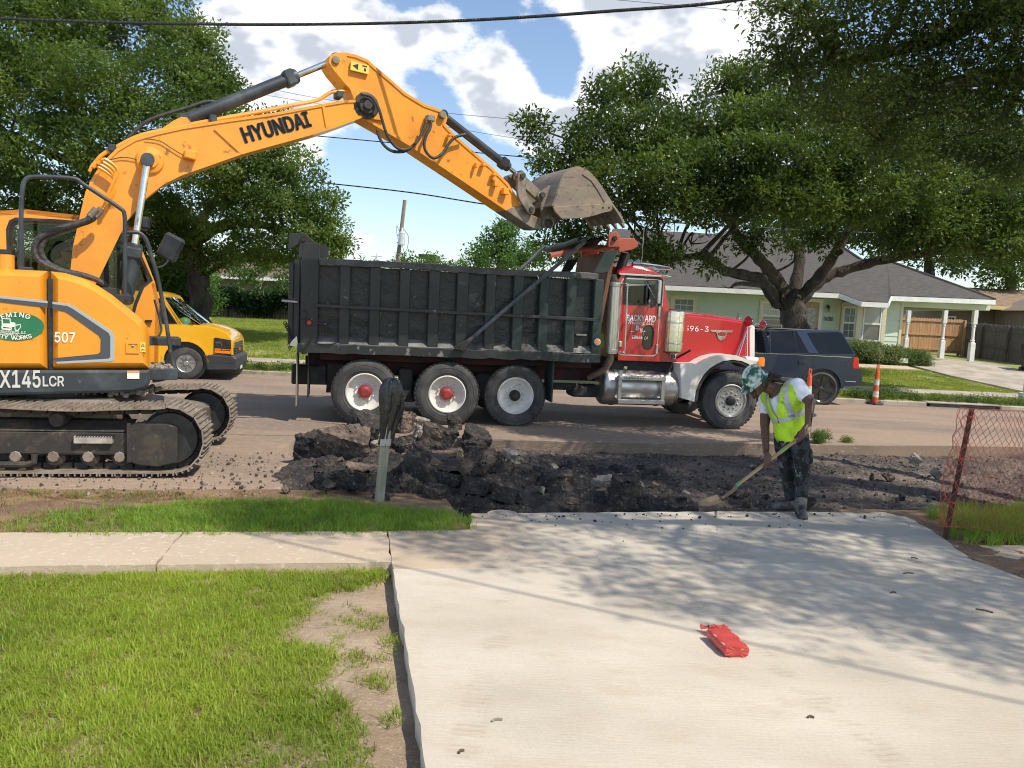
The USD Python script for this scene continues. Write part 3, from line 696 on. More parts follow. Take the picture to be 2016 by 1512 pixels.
for i, (px, py, r_, y, lab) in enumerate([(640, 512, 20, 75, "small far round tree right of the dump body's rear post"), (720, 520, 16, 85, "tiny far tree crown left of the leaning utility pole"), (800, 515, 20, 80, "far low tree just right of the leaning utility pole's foot"), (850, 520, 22, 80, "far low tree before the distant dark roof"), (905, 522, 16, 82, "far thin tree crown right of the distant dark roof")]):
    tree("far_tree", lab, "tree", [([P(px, 608, y), P(px, 560, y), P(px, py, y)], .4, .15)], pblobs([(px, py, r_, y), (px - r_, py + 8, r_ * .8, y), (px + r_, py + 8, r_ * .8, y)]), PALE, per=14, seed=30 + i, gap=.33, size=(1.1, 1.9), twigs=1, group=None)
# behind the green house
for i, (lab, trunk, rows) in enumerate([
    ("tall tree behind the carport, right of the big oak", 1830, [(1760, 300, 90, 46), (1830, 240, 100, 46), (1900, 330, 90, 45), (1830, 400, 90, 44), (1760, 430, 80, 44), (1900, 460, 70, 44), (1850, 500, 60, 43)]),
    ("bushy tree behind the tan-roofed neighbour at the right edge", 1990, [(1980, 380, 80, 48), (2040, 330, 90, 48), (1960, 470, 70, 47), (2020, 480, 70, 46), (1930, 520, 50, 46), (1990, 540, 46, 46)]),
    ("tree crowns rising behind the middle of the green house roof", 1640, [(1640, 420, 90, 48), (1560, 400, 90, 48), (1700, 400, 90, 48), (1480, 420, 80, 50), (1720, 470, 60, 47)]),
]):
    tree("back_tree", lab, "tree", [([P(trunk, 640, rows[0][3]), P(trunk, 560, rows[0][3]), P(trunk, 420, rows[0][3]), P(trunk + 10, 300, rows[0][3])], .4, .1)], pblobs(rows), [(m, dark_leaf if i == 0 else fresh_leaf) for m, _ in PALE], per=16, seed=50 + i, gap=.33, size=(.9, 1.6))
# ================================================================ HOUSES, FENCES, POLES
siding = mat("green_siding", (.55, .63, .50), .65, col2=(.51, .59, .46), scale=.8, bump=.002, bscale=60, world=True)
cream = mat("cream_trim", (.66, .60, .40), .6, col2=(.60, .54, .36), scale=2, world=True)
white_trim = mat("white_trim", (.74, .74, .70), .55, col2=(.64, .64, .60), scale=3, world=True)
shingle = mat("grey_shingle", (.066, .057, .049), .95, col2=(.096, .084, .072), scale=6, squash=(.6, 1, 3), lo=.42, hi=.6, bump=.02, bscale=24, col3=(.072, .064, .06), scale3=9, lo3=.52, hi3=.6, world=True)
tan_roof = mat("tan_shingle", (.27, .185, .115), .95, col2=(.19, .135, .085), scale=3, bump=.02, bscale=24, world=True)
brown_roof = mat("brown_shingle", (.20, .135, .10), .95, col2=(.15, .10, .075), scale=3, world=True)
brown_wall = mat("brown_siding", (.23, .18, .14), .8, col2=(.20, .155, .12), scale=2, world=True)
win_glass = mat("window_glass", (.05, .06, .06), .04, spec=.9, col2=(.11, .12, .115), scale=.9)
blind_glass = mat("window_glass_with_blinds", (.26, .29, .27), .08, spec=.9, col2=(.20, .23, .215), scale=.9)
tan_door = mat("tan_door", (.42, .31, .19), .6, col2=(.36, .26, .16), scale=3)
lead_glass = mat("leaded_glass", (.26, .27, .26), .1, spec=.8, col2=(.10, .11, .11), scale=14)
black_paint = mat("black_iron", (.012, .012, .013), .45, col2=(.03, .03, .03), scale=8)
bronze = mat("lamp_bronze", (.09, .06, .04), .4, metal=.7)
new_wood = mat("new_cedar", (.50, .29, .135), .8, col2=(.38, .20, .09), scale=1.6, squash=(6, 6, .5), bump=.002, bscale=40, world=True, col3=(.58, .38, .20), scale3=3)
old_wood = mat("old_fence_wood", (.085, .072, .058), .92, col2=(.13, .11, .09), scale=1.4, squash=(5, 5, .5), bump=.003, bscale=30, world=True)
grey_wood = mat("weathered_pole_wood", (.25, .205, .16), .9, col2=(.17, .14, .11), scale=2, squash=(3, 3, .3), bump=.004, bscale=20, world=True)


def window(parent, x0, x1, z0, z1, y, grid_=(3, 2), both=False, trim=.10, frame_mat=None, head=True, ang=0.0, pivot=None, blinds=True):
    """A double-hung window standing in a wall that faces -y: trim, sashes, panes, glazing bars."""
    def fix(m):
        return rot(m, ang, (0, 0, 1), pivot) if ang else m
    if trim:
        put("window_trim", [fix(bx(x0 - trim, x0, y - .035, y + .02, z0 - trim, z1 + trim, .004)), fix(bx(x1, x1 + trim, y - .035, y + .02, z0 - trim, z1 + trim, .004)), fix(bx(x0, x1, y - .037, y + .02, z1, z1 + trim * 1.2, .004)), fix(bx(x0, x1, y - .045, y + .02, z0 - trim, z0, .004))], frame_mat or cream, parent)
    w = put("window", [fix(bx(x0, x0 + .05, y - .02, y + .03, z0, z1)), fix(bx(x1 - .05, x1, y - .02, y + .03, z0, z1)), fix(bx(x0 + .05, x1 - .05, y - .02, y + .03, z1 - .05, z1)), fix(bx(x0 + .05, x1 - .05, y - .024, y + .03, z0, z0 + .06)), fix(bx(x0 + .05, x1 - .05, y - .022, y + .03, (z0 + z1) / 2 - .035, (z0 + z1) / 2 + .035))], white_trim, parent)
    zm = (z0 + z1) / 2
    for i, (a, b) in enumerate(((zm + .035, z1 - .05), (z0 + .06, zm - .035))):
        put("pane", fix(bx(x0 + .05, x1 - .05, y + .004, y + .012, a, b)), blind_glass if (i == 0 and blinds) else win_glass, w)
        if grid_ and (i == 0 or both):
            nx, nzz = grid_; bars = [fix(bx(x0 + .05 + (x1 - x0 - .1) * k / nx - .008, x0 + .05 + (x1 - x0 - .1) * k / nx + .008, y - .008, y + .003, a, b)) for k in range(1, nx)] + [fix(bx(x0 + .05, x1 - .05, y - .0075, y + .0035, a + (b - a) * k / nzz - .008, a + (b - a) * k / nzz + .008)) for k in range(1, nzz)]
            put("glazing_bar", bars, white_trim, w)
    return w


def planks(parent, x0, x1, z0, z1, y, h=.21, mt=None, ang=0.0, pivot=None):
    """Lap siding, each board a piece that stands proud at its foot."""
    k = max(1, round((z1 - z0) / h)); h = (z1 - z0) / k
    for i in range(k):
        a, b = z0 + i * h, z0 + (i + 1) * h
        m = hull([(x, yy, z) for x in (x0, x1) for yy, z in ((y - .026, a), (y + .02, a), (y - .006, b + .004), (y + .02, b + .004))])
        put("plank", rot(m, ang, (0, 0, 1), pivot) if ang else m, mt or siding, parent)


YW, ZF = 30.0, .92
house = thing("green_house", "pale green lap-sided house number 5016 with grey shingle roof and bay window", "house")
WX0, WX1 = 3.2, 15.13
wall = put("wall", [bx(WX0, WX1, YW + .02, 38, .5, 3.22), bx(WX0, WX1, YW - .012, YW + .019, .55, ZF)], siding, house)
EZ = 3.22
segs = [(WX0, 12.0), (12.0, 12.62), (14.42, 15.06)]
planks(house, WX0, 11.13, ZF, EZ - .02, YW); planks(house, 11.99, 12.58, ZF, EZ - .02, YW); planks(house, 14.30, 15.04, ZF, 3.0, YW)
put("corner_trim", bx(15.04, 15.14, YW - .04, YW + .1, ZF - .1, 3.04, .004), cream, house); put("corner_trim", bx(12.58, 12.70, YW - .04, YW + .02, ZF - .1, 3.1, .004), cream, house)
window(house, 6.15, 6.98, 1.75, 2.86, YW - .028); window(house, 9.62, 10.47, 1.80, 2.84, YW - .028)
# front door
put("door_trim", [bx(11.15, 11.27, YW - .05, YW + .02, ZF, 2.93), bx(11.85, 11.98, YW - .05, YW + .02, ZF, 2.93), bx(11.15, 11.98, YW - .055, YW + .02, 2.93, 3.06)], white_trim, house)
door = put("door", bx(11.27, 11.85, YW - .02, YW + .02, ZF, 2.93, .004), tan_door, house)
put("door_glass", plate([(x, z) for x, z in rrect(11.36, 11.74, 1.55, 2.72, .16)], YW - .03, YW - .021), lead_glass, door)
put("handle", lathe([(0, 0), (.03, .01), (.03, .05), (0, .06)], 8, (11.80, YW - .02, 1.9), (0, -1, 0)), bronze, door)
for ch, x in zip("5016", (12.03, 12.14, 12.23, 12.31)):
    put("house_number", mv(text(ch, .15, .012, False, slant=.15), x, YW - .03, 2.235), black_paint, house)
lamp = put("porch_lamp", [bx(12.13, 12.21, YW - .05, YW - .02, 2.72, 2.84, .01), tube(curve([(12.17, YW - .04, 2.8), (12.17, YW - .13, 2.86), (12.17, YW - .16, 2.8)], 4), .012, 6), lathe([(0, .11), (.05, .08), (.06, .0)], 8, (12.17, YW - .16, 2.72))], bronze, house)
put("lamp_glass", lathe([(.055, 0), (.04, -.15), (.015, -.17), (0, -.17)], 8, (12.17, YW - .16, 2.72)), lead_glass, lamp)
# bay window: a splayed left cheek, a front, a short right cheek
BY = 29.25; BX0, BX1, BX2, BX3 = 12.72, 13.12, 14.12, 14.30
bz0, bz1 = 1.18, 2.98
put("bay_wall", trimesh.creation.extrude_polygon(Polygon([(BX0, YW - .02), (BX1, BY + .02), (BX2, BY + .02), (BX3, YW - .02)]), bz1 - bz0, engine="earcut").apply_translation((0, 0, bz0)), cream, house)
planks(house, BX1 + .08, BX2 - .1, bz0, 1.44, BY + .016, h=.09)
put("bay_post", bx(BX1 - .10, BX1 + .12, BY - .03, BY + .1, bz0 - .02, bz1, .006), cream, house)
put("bay_post", bx(BX2 - .14, BX2 + .02, BY - .032, BY + .1, bz0 - .02, bz1, .006), cream, house)
put("bay_post", bx(BX3 - .04, BX3 + .06, YW - .06, YW - .021, bz0 - .02, bz1, .006), cream, house)
window(house, BX1 + .14, BX2 - .15, 1.52, 2.86, BY - .012, grid_=None, trim=0)
ang = math.atan2(BY - YW, BX1 - BX0); L = math.hypot(BX1 - BX0, BY - YW)
window(house, BX0 + .14, BX0 + L - .14, 1.58, 2.80, YW - .03, grid_=(2, 2), both=True, trim=.05, ang=ang, pivot=(BX0, YW - .02, 0))
a2 = math.atan2(YW - BY, BX3 - BX2); L2 = math.hypot(BX3 - BX2, YW - BY)
window(house, BX2 + .2, BX2 + L2 - .2, 1.58, 2.80, BY - .01, grid_=(1, 2), both=True, trim=.04, ang=a2, pivot=(BX2, BY + .02, 0))
# roof: eaves in front, lower over the bay, hipped at the right; a second higher roof behind
e0, e1, e2, e3, e4, e5 = (2.6, 29.35, 3.30), (12.33, 29.35, 3.30), (12.86, 28.62, 3.01), (13.86, 28.62, 3.01), (14.30, 29.35, 3.30), (18.62, 29.9, 3.36)
hip = (16.55, 34.6, 5.05); ridge_l = (3.4, 34.9, 5.05); back_r = (18.9, 39.4, 3.36); back_l = (2.6, 39.5, 3.36)
m14 = (14.3, 29.9, 3.36)
v = np.array([e0, e1, e2, e3, e4, e5, hip, ridge_l, back_r, back_l, (1.9, 34.9, 3.36)])
f = [(0, 1, 7), (1, 2, 6), (1, 6, 7), (2, 3, 6), (3, 4, 6), (4, 5, 6), (5, 8, 6), (8, 9, 7), (8, 7, 6), (0, 7, 9)]
top = T(v, f); low = T(v - [0, 0, .05], [x[::-1] for x in f])
rf = put("roof", [top, low], shingle, house)
up = np.array([(4.0, 33.4, 4.5), (15.6, 33.6, 4.55), (15.0, 37.2, 6.15), (4.5, 37.2, 6.2), (15.8, 40, 4.5), (4.0, 40, 4.5), (17.2, 37.2, 4.7)])
put("upper_roof", T(up, [(0, 1, 2), (0, 2, 3), (1, 6, 2), (6, 4, 2), (3, 2, 4), (3, 4, 5), (0, 3, 5)]), shingle, house)


def fascia(a, b, h=.18, t=.03):
    a, b = np.array(a), np.array(b); d = (b - a)[:2]; n = np.array([d[1], -d[0]]) / np.linalg.norm(d)
    return hull([(p[0] + n[0] * s, p[1] + n[1] * s, p[2] + z) for p in (a, b) for s in (0, t) for z in (-.02, -.02 - h)])


for a, b in ((e0, e1), (e1, e2), (e2, e3), (e3, e4), (e4, e5)):
    put("fascia", fascia(a, b), white_trim, house)
put("fascia", fascia(e5, back_r), white_trim, house)
put("soffit", [T([(2.6, 29.37, 3.11), (12.4, 29.37, 3.11), (12.4, 30.1, 3.115), (2.6, 30.1, 3.115)], [(0, 2, 1), (0, 3, 2)]), T([(14.3, 29.5, 3.14), (18.6, 29.92, 3.16), (18.85, 39.3, 3.16), (14.3, 39.3, 3.16)], [(0, 2, 1), (0, 3, 2)])], siding, house)
put("hip_cap", [tube([e5, tuple(np.array(hip) + [0, 0, .03])], .06, 6), tube([(15.6, 33.6, 4.58), (15.0, 37.2, 6.17)], .06, 6)], shingle, house)
# carport: a beam over turned posts
put("carport_beam", bx(15.14, 18.55, 30.35, 30.5, 2.93, 3.15, .005), siding, house); put("carport_beam", bx(18.56, 18.74, 30.35, 38.6, 2.935, 3.13, .005), siding, house)
for px_, y in ((18.80, 31.4), (18.80, 33.6), (18.95, 37.0)):
    h0, h1 = .74, 2.94; b = .10
    put("carport_post", [bx(px_ - b - .02, px_ + b + .02, y - b - .02, y + b + .02, h0 - .1, h0 + .08, .006), bx(px_ - b, px_ + b, y - b, y + b, h0 + .081, h0 + .88, .012), lathe([(.10, 0), (.06, .04), (.09, .08), (.062, .14), (.062, .62), (.09, .68), (.06, .72), (.10, .76)], 12, (px_, y, h0 + .88)), bx(px_ - b * .9, px_ + b * .9, y - b * .9, y + b * .9, h0 + 1.64, h1, .012)], white_trim, house)


def picket_fence(name, label, cat, p0, p1, z0, z1, n, mt, post_every=2.4, rails=(.25, .55, .9), side=-1, gap=.012, group=None, jag=.03, top="flat", seed=0, z0b=None, z1b=None):
    """A board fence; every picket, rail and post is a piece."""
    r = np.random.default_rng(seed); t = thing(name, label, cat, group)
    p0, p1 = np.array(p0, float), np.array(p1, float); L = np.linalg.norm(p1 - p0); a = math.atan2(*(p1 - p0)[::-1]); fr = Frame((p0[0], p0[1], 0), a); w = L / n
    z0b = z0 if z0b is None else z0b; z1b = z1 if z1b is None else z1b

    def lay_(m):
        return mv(rot(m, a, (0, 0, 1)), p0[0], p0[1], 0)
    for i in range(n):
        k = (i + .5) / n; h = z1 + (z1b - z1) * k + r.uniform(-jag, jag); u0, u1 = i * w + gap / 2, (i + 1) * w - gap / 2; zb = z0 + (z0b - z0) * k
        m = plate([(u0, zb), (u1, zb), (u1, h - .05), (u1 - .03, h), (u0 + .03, h), (u0, h - .05)], -.009 + r.uniform(-.004, .004), .009)
        put("picket", lay_(m), mt, t)
    for q in rails:
        za, zb = z0 + (z1 - z0) * q, z0b + (z1b - z0b) * q
        put("rail", lay_(hull([(u, side * y, z + dz) for u, z in ((0, za), (L, zb)) for y in (.014, .055) for dz in (-.045, .045)])), mt, t)
    k = max(2, int(L / post_every) + 1)
    for i in range(k):
        u = L * i / (k - 1); za, zb = z0 + (z0b - z0) * i / (k - 1), z1 + (z1b - z1) * i / (k - 1)
        put("fence_post", lay_(bx(u - .045, u + .045, side * .056, side * .146, za - .3, zb - .02, .004)), mt, t)
    return t


picket_fence("wooden_fence", "new orange-brown cedar fence across the back of the carport", "fence", (18.3, 38.6), (22.6, 38.6), .95, 2.66, 31, new_wood, rails=(.10, .52, .93), seed=1, jag=.015)
picket_fence("wooden_fence", "old dark weathered fence running along the far drive to the right edge", "fence", (22.9, 39.2), (21.2, 30.8), .70, 2.55, 62, old_wood, rails=(.12, .5, .88), seed=2, z0b=.25, z1b=2.35)
picket_fence("wooden_fence", "grey plank fence beneath the tan-roofed neighbour's gable", "fence", (24.2, 36.5), (29.5, 35.0), .8, 3.05, 40, old_wood, seed=4)
picket_fence("wooden_fence", "black-shadowed fence at the back of the carport beside the green wall", "fence", (15.6, 40.6), (18.4, 40.4), .8, 2.5, 20, old_wood, seed=6)
# neighbour on the right
nb = thing("tan_roofed_house", "brown neighbour house with tan shingle roof at the right edge", "house")
put("wall", bx(20.6, 38, 43.0, 52, .6, 3.5), brown_wall, nb); planks(nb, 20.6, 33, 1.0, 3.45, 42.97, .24, brown_wall)
put("roof", [T(np.array([(23.2, 41.7, 3.55), (40, 41.7, 3.55), (40, 46, 4.7), (26.8, 46, 4.7), (21.0, 47, 3.55), (40, 52, 3.5), (21, 52, 3.5)]), [(0, 1, 2), (0, 2, 3), (4, 0, 3), (4, 3, 6), (3, 2, 5), (3, 5, 6)])], tan_roof, nb)
put("fascia", [fascia((23.2, 41.7, 3.56), (40, 41.7, 3.56), .2)], mat("yellow_fascia", (.62, .50, .22), .6), nb)
put("gable", [hull([(x, y, z) for y in (39.2, 42.5) for x, z in ((26.3, 3.3), (34, 3.3), (30.2, 4.9))]), bx(26.8, 33.6, 39.4, 42.9, .6, 3.3)], brown_wall, nb)
put("gable_trim", [bar((25.9, 39.05, 3.15), (30.2, 39.05, 4.95), .06, .2), bar((30.2, 39.05, 4.95), (34.4, 39.05, 3.15), .06, .2)], kerb_mat, nb)
window(nb, 24.05, 24.62, 2.33, 2.87, 42.93, grid_=(3, 2), both=True, trim=.03, frame_mat=white_trim, blinds=False)

# low brown house beyond the vine-covered fence on the left
lh = thing("far_house", "low brown-roofed house half hidden behind the vine-covered fence on the left", "house")
put("wall", bx(-22, -10.5, 51, 58, .6, 3.25), mat("khaki_wall", (.22, .19, .14), .85, col2=(.18, .155, .115), scale=1, world=True), lh)
put("roof", hull([(x, y, z) for x, y, z in [(-22.8, 50.2, 3.45), (-9.8, 50.2, 3.45), (-9.8, 58.6, 3.45), (-22.8, 58.6, 3.45), (-21.5, 54.4, 5.0), (-10.9, 54.4, 5.0)]]), brown_roof, lh)
put("fascia", bx(-22.8, -9.8, 50.12, 50.2, 3.24, 3.46), white_trim, lh)
for x in (-16.8, -14.0):
    put("carport_post", bx(x - .08, x + .08, 50.3, 50.46, .7, 3.24), white_trim, lh)
fence_l = picket_fence("wooden_fence", "dark picket fence buried in vines at the back of the left lawn", "fence", (-22.5, 46.0), (-9.5, 46.0), .84, 2.3, 80, old_wood, seed=3)


def leafy(name, label, cat, centres, protos, per, seed, size=(.8, 1.3), gap=.3, hollow=.5, group=None, stems=None, wood=bark):
    r = np.random.default_rng(seed); t = thing(name, label, cat, group); pos = []
    for c, rr in centres:
        c, rr = np.asarray(c, float), np.broadcast_to(np.asarray(rr, float), (3,)); n = int(per * rr.mean() ** 2 + 6); u = r.normal(size=(n, 3)); u /= np.linalg.norm(u, axis=1)[:, None]
        q = c + u * rr * (hollow + (1 - hollow) * r.random(n) ** .6)[:, None]; pos.append(q[meshkit.fbm(q * 1.3, 3, seed) > gap])
    pos = np.vstack(pos); n = len(pos)
    cs = np.array([c for c, _ in centres]); st = []
    for c, rr in centres:
        g = np.array([c[0], c[1], c[2] - np.broadcast_to(rr, (3,))[2]]); st.append(tube(curve([g, (g + c) / 2 + r.normal(0, .05, 3), c], 3), np.linspace(.03, .012, 7), 5))
    put("stem", st, wood, t)
    scatter("foliage", t, protos, pos, quats(n, r, .6), r.uniform(size[0], size[1], n), r.integers(0, len(protos), n), kind=None)
    return t


vine = leaf_mat("vine_leaf", (.012, .034, .010), (.026, .062, .014), (.07, .13, .03), .3, .4)
VINE = [(spray(30, .42, .16, .10, 500 + i), vine) for i in range(3)]
SMALL = [(spray(36, .20, .06, .028, 520 + i), fresh_leaf) for i in range(3)]
varieg = leaf_mat("variegated_leaf", (.10, .15, .04), (.26, .30, .12), (.46, .46, .24), .3, .5)
VARI = [(spray(40, .20, .065, .03, 540 + i), varieg) for i in range(3)]
leafy("vine", "dark ivy heaped over the picket fence at the back of the left lawn", "vine", [((x, 45.75 + .1 * math.sin(x * 3), 1.95 + .25 * math.sin(x * 1.7) + .1 * math.sin(x * 5)), (.75, .30, .55 + .1 * math.sin(x * 2.3))) for x in np.arange(-22, -9.6, .62)], VINE, 130, 61, gap=.28)
leafy("shrub", "tall light green shrub just behind the yellow van's windscreen", "shrub", pblobs([(345, 545, 34, 30, 1.0), (380, 560, 36, 31, 1.0), (410, 590, 26, 31, 1.0), (355, 590, 36, 30, 1.0), (320, 560, 30, 30, 1.0), (375, 610, 26, 30.5, .9), (400, 545, 24, 32), (340, 500, 26, 31)]), [(spray(30, .34, .12, .055, 560 + i), pale_leaf) for i in range(3)], 150, 62, gap=.30)
leafy("shrub", "thin pale-branched young tree in front of the low brown house", "shrub", pblobs([(470, 545, 22, 44), (500, 530, 24, 44), (540, 525, 26, 44), (560, 555, 20, 44), (520, 565, 22, 44), (575, 520, 22, 44), (450, 520, 24, 44), (490, 500, 20, 44)]), [(m, pale_leaf) for m, _ in PALE], 34, 63, gap=.36, size=(.6, 1.1), wood=mat("pale_bark", (.32, .28, .22), .9))
leafy("bush", "variegated yellow-green bush under the bay window", "bush", [((x, 28.75 + .1 * math.sin(7 * x), 1.02 + .08 * math.sin(3 * x)), (.42, .40, .40)) for x in np.arange(12.75, 14.3, .3)], VARI, 800, 64, gap=.22, hollow=.75)
leafy("bush", "smaller variegated bush at the corner by the carport", "bush", [((x, 28.8, .92), (.34, .36, .30)) for x in np.arange(14.75, 15.5, .3)], VARI, 900, 65, gap=.22, hollow=.75)
ys = thing("yard_sign", "small white yard sign in front of the variegated bush", "sign")
put("board", bx(14.32, 14.62, 28.26, 28.275, .80, .97, .003), white_trim, ys); put("stake", bx(14.46, 14.48, 28.276, 28.29, .5, .88), black_paint, ys)
# paving in front of the green house
hw = thing("front_walk", kind="structure")
for i, (a, b) in enumerate(((8, 10.4), (10.42, 12.9), (12.92, 14.6))):
    put("slab", lay([(a, 27.5), (b, 27.5), (b, 28.25), (a, 28.25)], .05 + .004 * i), concrete_old, hw)
fd = thing("far_driveway", kind="structure")
for i, (y0, y1) in enumerate(((20.64, 23.4), (23.42, 26.4), (26.42, 29.6), (29.62, 33), (33.02, 38.4))):
    def xl(y): return np.interp(y, [20.6, 25, 28.3, 38.4], [17.2, 15.6, 14.7, 15.3])
    def xr(y): return np.interp(y, [20.6, 25, 30, 38.4], [21.6, 20.0, 18.9, 18.8])
    put("slab", lay([(xl(y0), y0), (xr(y0), y0), (xr(y1), y1), (xl(y1), y1)], .055 + .004 * (i % 2)), kerb_mat, fd)
dr = thing("storm_drain", "dark storm drain inlet let into the far kerb", "storm drain")
put("lid", bx(11.22, 13.18, 20.47, 21.2, .09, .125, .008), kerb_mat, dr); put("opening", bx(11.3, 13.1, 20.48, 20.6, .0, .075), black_paint, dr)

# the leaning pole with its transformer
up_ = thing("utility_pole", "leaning wooden utility pole carrying a white transformer above the dump body", "pole")
pb, pt = P(768, 640, 52), P(797, 394, 52); pb[2] = .5
put("pole", tube([pb, pb + (pt - pb) * .5, pt], [.17, .15, .12], 12), grey_wood, up_)
tc = P(791, 470, 51.6); galv = mat("galvanised", (.62, .64, .66), .45, metal=.2, col2=(.52, .54, .56), scale=3)
put("transformer", [lathe([(0, -.42), (.2, -.42), (.22, -.38), (.22, .36), (.24, .38), (.2, .44), (0, .48)], 16, tc)], galv, up_)
put("bracket", [bx(tc[0] - .35, tc[0] - .12, tc[1] - .05, tc[1] + .05, tc[2] + .2, tc[2] + .27), bx(tc[0] - .35, tc[0] - .12, tc[1] - .05, tc[1] + .05, tc[2] - .3, tc[2] - .23)], galv, up_)
put("bushing", [lathe([(.04, .44), (.06, .5), (.03, .55), (.06, .6), (.03, .7), (0, .74)], 8, tc)], white_trim, up_)
put("drop_wire", [tube(curve([tc + [.1, 0, .6], tc + [.42, 0, .2], tc + [.36, 0, -.7], tc + [-.1, 0, -1.1], tc + [-.36, 0, -.9]], 6), .018, 4), tube(curve([tc + [.05, 0, -.42], tc + [.25, 0, -1.2], tc + [.0, 0, -1.55], tc + [-.4, 0, -1.0]], 6), .018, 4), tube(curve([pt + (pb - pt) * .28 + [0, 0, .1], pt + (pb - pt) * .2 + [-.35, 0, 0], pt + (pb - pt) * .3 + [-.2, 0, 0]], 5), .015, 4)], black_paint, up_)
cable_mat = mat("black_cable", (.015, .015, .016), .5)


def cable(label, pts, r, n=10, twist=False):
    p = curve(pts, n)
    if not twist:
        return put("cable", tube(p, r, 6), cable_mat, label=label, cat="cable")
    q = np.vstack([np.linspace(p[i], p[i + 1], 40, endpoint=False) for i in range(len(p) - 1)] + [p[-1:]]); th = np.arange(len(q)) / len(q) * 2 * np.pi * len(q) / 7
    o = np.stack([0 * th, np.cos(th), np.sin(th)], 1) * r * .8
    return put("cable", [tube(q + o, r, 5), tube(q - o, r, 5)], cable_mat, label=label, cat="cable")


cable("thick twisted black cable crossing the top of the sky", [P(-260, 20, 12.6), P(0, 36, 12.2), P(300, 46, 11.8), P(600, 48, 11.3), P(900, 41, 10.8), P(1200, 22, 10.2), P(1480, -4, 9.7), P(1900, -90, 9.0)], .013, 8, True)
cable("thin grey wire high over the bucket at the top right of the sky", [P(1150, -6, 40), P(1500, 25, 40), P(2100, 75, 40)], .012)
cable("black cable passing behind the arm down to the big oak", [P(560, 352, 50), P(800, 378, 48), P(1000, 408, 46), P(1300, 436, 42), P(1700, 458, 40), P(2100, 462, 38)], .042)
cable("black cable below the boom's lettering running right behind the arm", [P(560, 262, 50), P(800, 284, 48), P(1020, 308, 46), P(1500, 340, 42)], .032)
cable("upper of two faint wires behind the arm", [P(480, 165, 60), P(700, 204, 60), P(1100, 243, 60), P(1400, 270, 60)], .018)
cable("lower of two faint wires behind the arm", [P(480, 180, 62), P(700, 217, 62), P(1000, 270, 62), P(1250, 300, 62)], .016)
# the service cable overhead whose shadow crosses the drive
_a, _b = on_yard(475, 1045), on_yard(2016, 1385); _k = 6.3 / SUN[2]
_A, _B = _a + SUN * _k, _b + SUN * (_k + .6); _d = (_B - _A)
cable("black service cable overhead whose shadow crosses the drive", [_A - _d * 1.5, _A - [0, 0, .02], (_A + _B) / 2 - [0, 0, .06], _B, _B + _d * 2], .014)
far_b = thing("distant_building", "distant flat dark-roofed building above the treetops", "building")
for (x0, x1, y0, y1, mt) in ((838, 859, 503, 530, brown_roof), (825, 860, 502, 506, black_paint)):
    a, b = P(x0, y1, 150), P(x1, y0, 150); put("block" if mt is brown_roof else "roof", bx(a[0], b[0], 150 if mt is brown_roof else 149, 156, a[2] - (4 if mt is brown_roof else 0), b[2]), mt, far_b)
tw = thing("light_mast", "tiny far mast with crossed lamps on the skyline", "mast")
q = P(741, 506, 140); put("mast", cyl((q[0], 140, .5), (q[0], 140, q[2] + .6), .15, .1, 6), galv, tw); put("crossarm", [bx(q[0] - 1, q[0] + 1, 139.9, 140.1, q[2], q[2] + .2), bx(q[0] - .6, q[0] + .6, 139.9, 140.1, q[2] - .7, q[2] - .5)], galv, tw)
# bin and bollard at the right edge
bn = thing("trash_bin", "black wheeled rubbish bin at the right edge before the dark fence", "bin")
bp = on_z(2012, 738, .45)
bc = np.array([19.35, 28.4]); zb = .66
put("body", rings([[(bc[0] + sx * k, bc[1] + sy * k, z) for sx, sy in ((-1, -1), (1, -1), (1, 1), (-1, 1))] for k, z in ((.24, zb), (.25, zb + .05), (.31, zb + .95), (.33, zb + .96))]), black_paint, bn)
put("lid", hull([(bc[0] + sx * k, bc[1] + sy * k, z) for k, z in ((.35, zb + .97), (.33, zb + 1.04), (.2, zb + 1.1)) for sx, sy in ((-1, -1), (1, -1), (1, 1), (-1, 1))]), black_paint, bn)
for s in (-1, 1):
    put("wheel", lathe([(0, -.03), (.1, -.03), (.1, .03), (0, .03)], 12, (bc[0] + s * .28, bc[1] + .24, zb + .1), (1, 0, 0)), black_paint, bn)
put("emblem", lathe([(.04, 0), (.07, 0), (.07, .006), (.04, .006), (.04, 0)], 14, (bc[0] - .06, bc[1] - .305, zb + .75), (0, -1, 0)), white_trim, bn)
bo = thing("marker_post", "pale wooden post standing in a white bucket at the right edge", "post")
q = on_z(2012, 797, .1)
put("bucket", lathe([(0, 0), (.14, 0), (.155, .30), (.165, .31), (.165, .34), (.145, .345), (.14, .30), (0, .29)], 18, (q[0] + .05, q[1], q[2])), mat("white_plastic", (.70, .66, .56), .5, col2=(.6, .55, .45), scale=4), bo)
put("post", bx(q[0] + .01, q[0] + .10, q[1] - .045, q[1] + .045, q[2] + .1, q[2] + 1.5, .004), mat("yellowed_post", (.52, .42, .22), .8, col2=(.45, .36, .2), scale=3), bo)
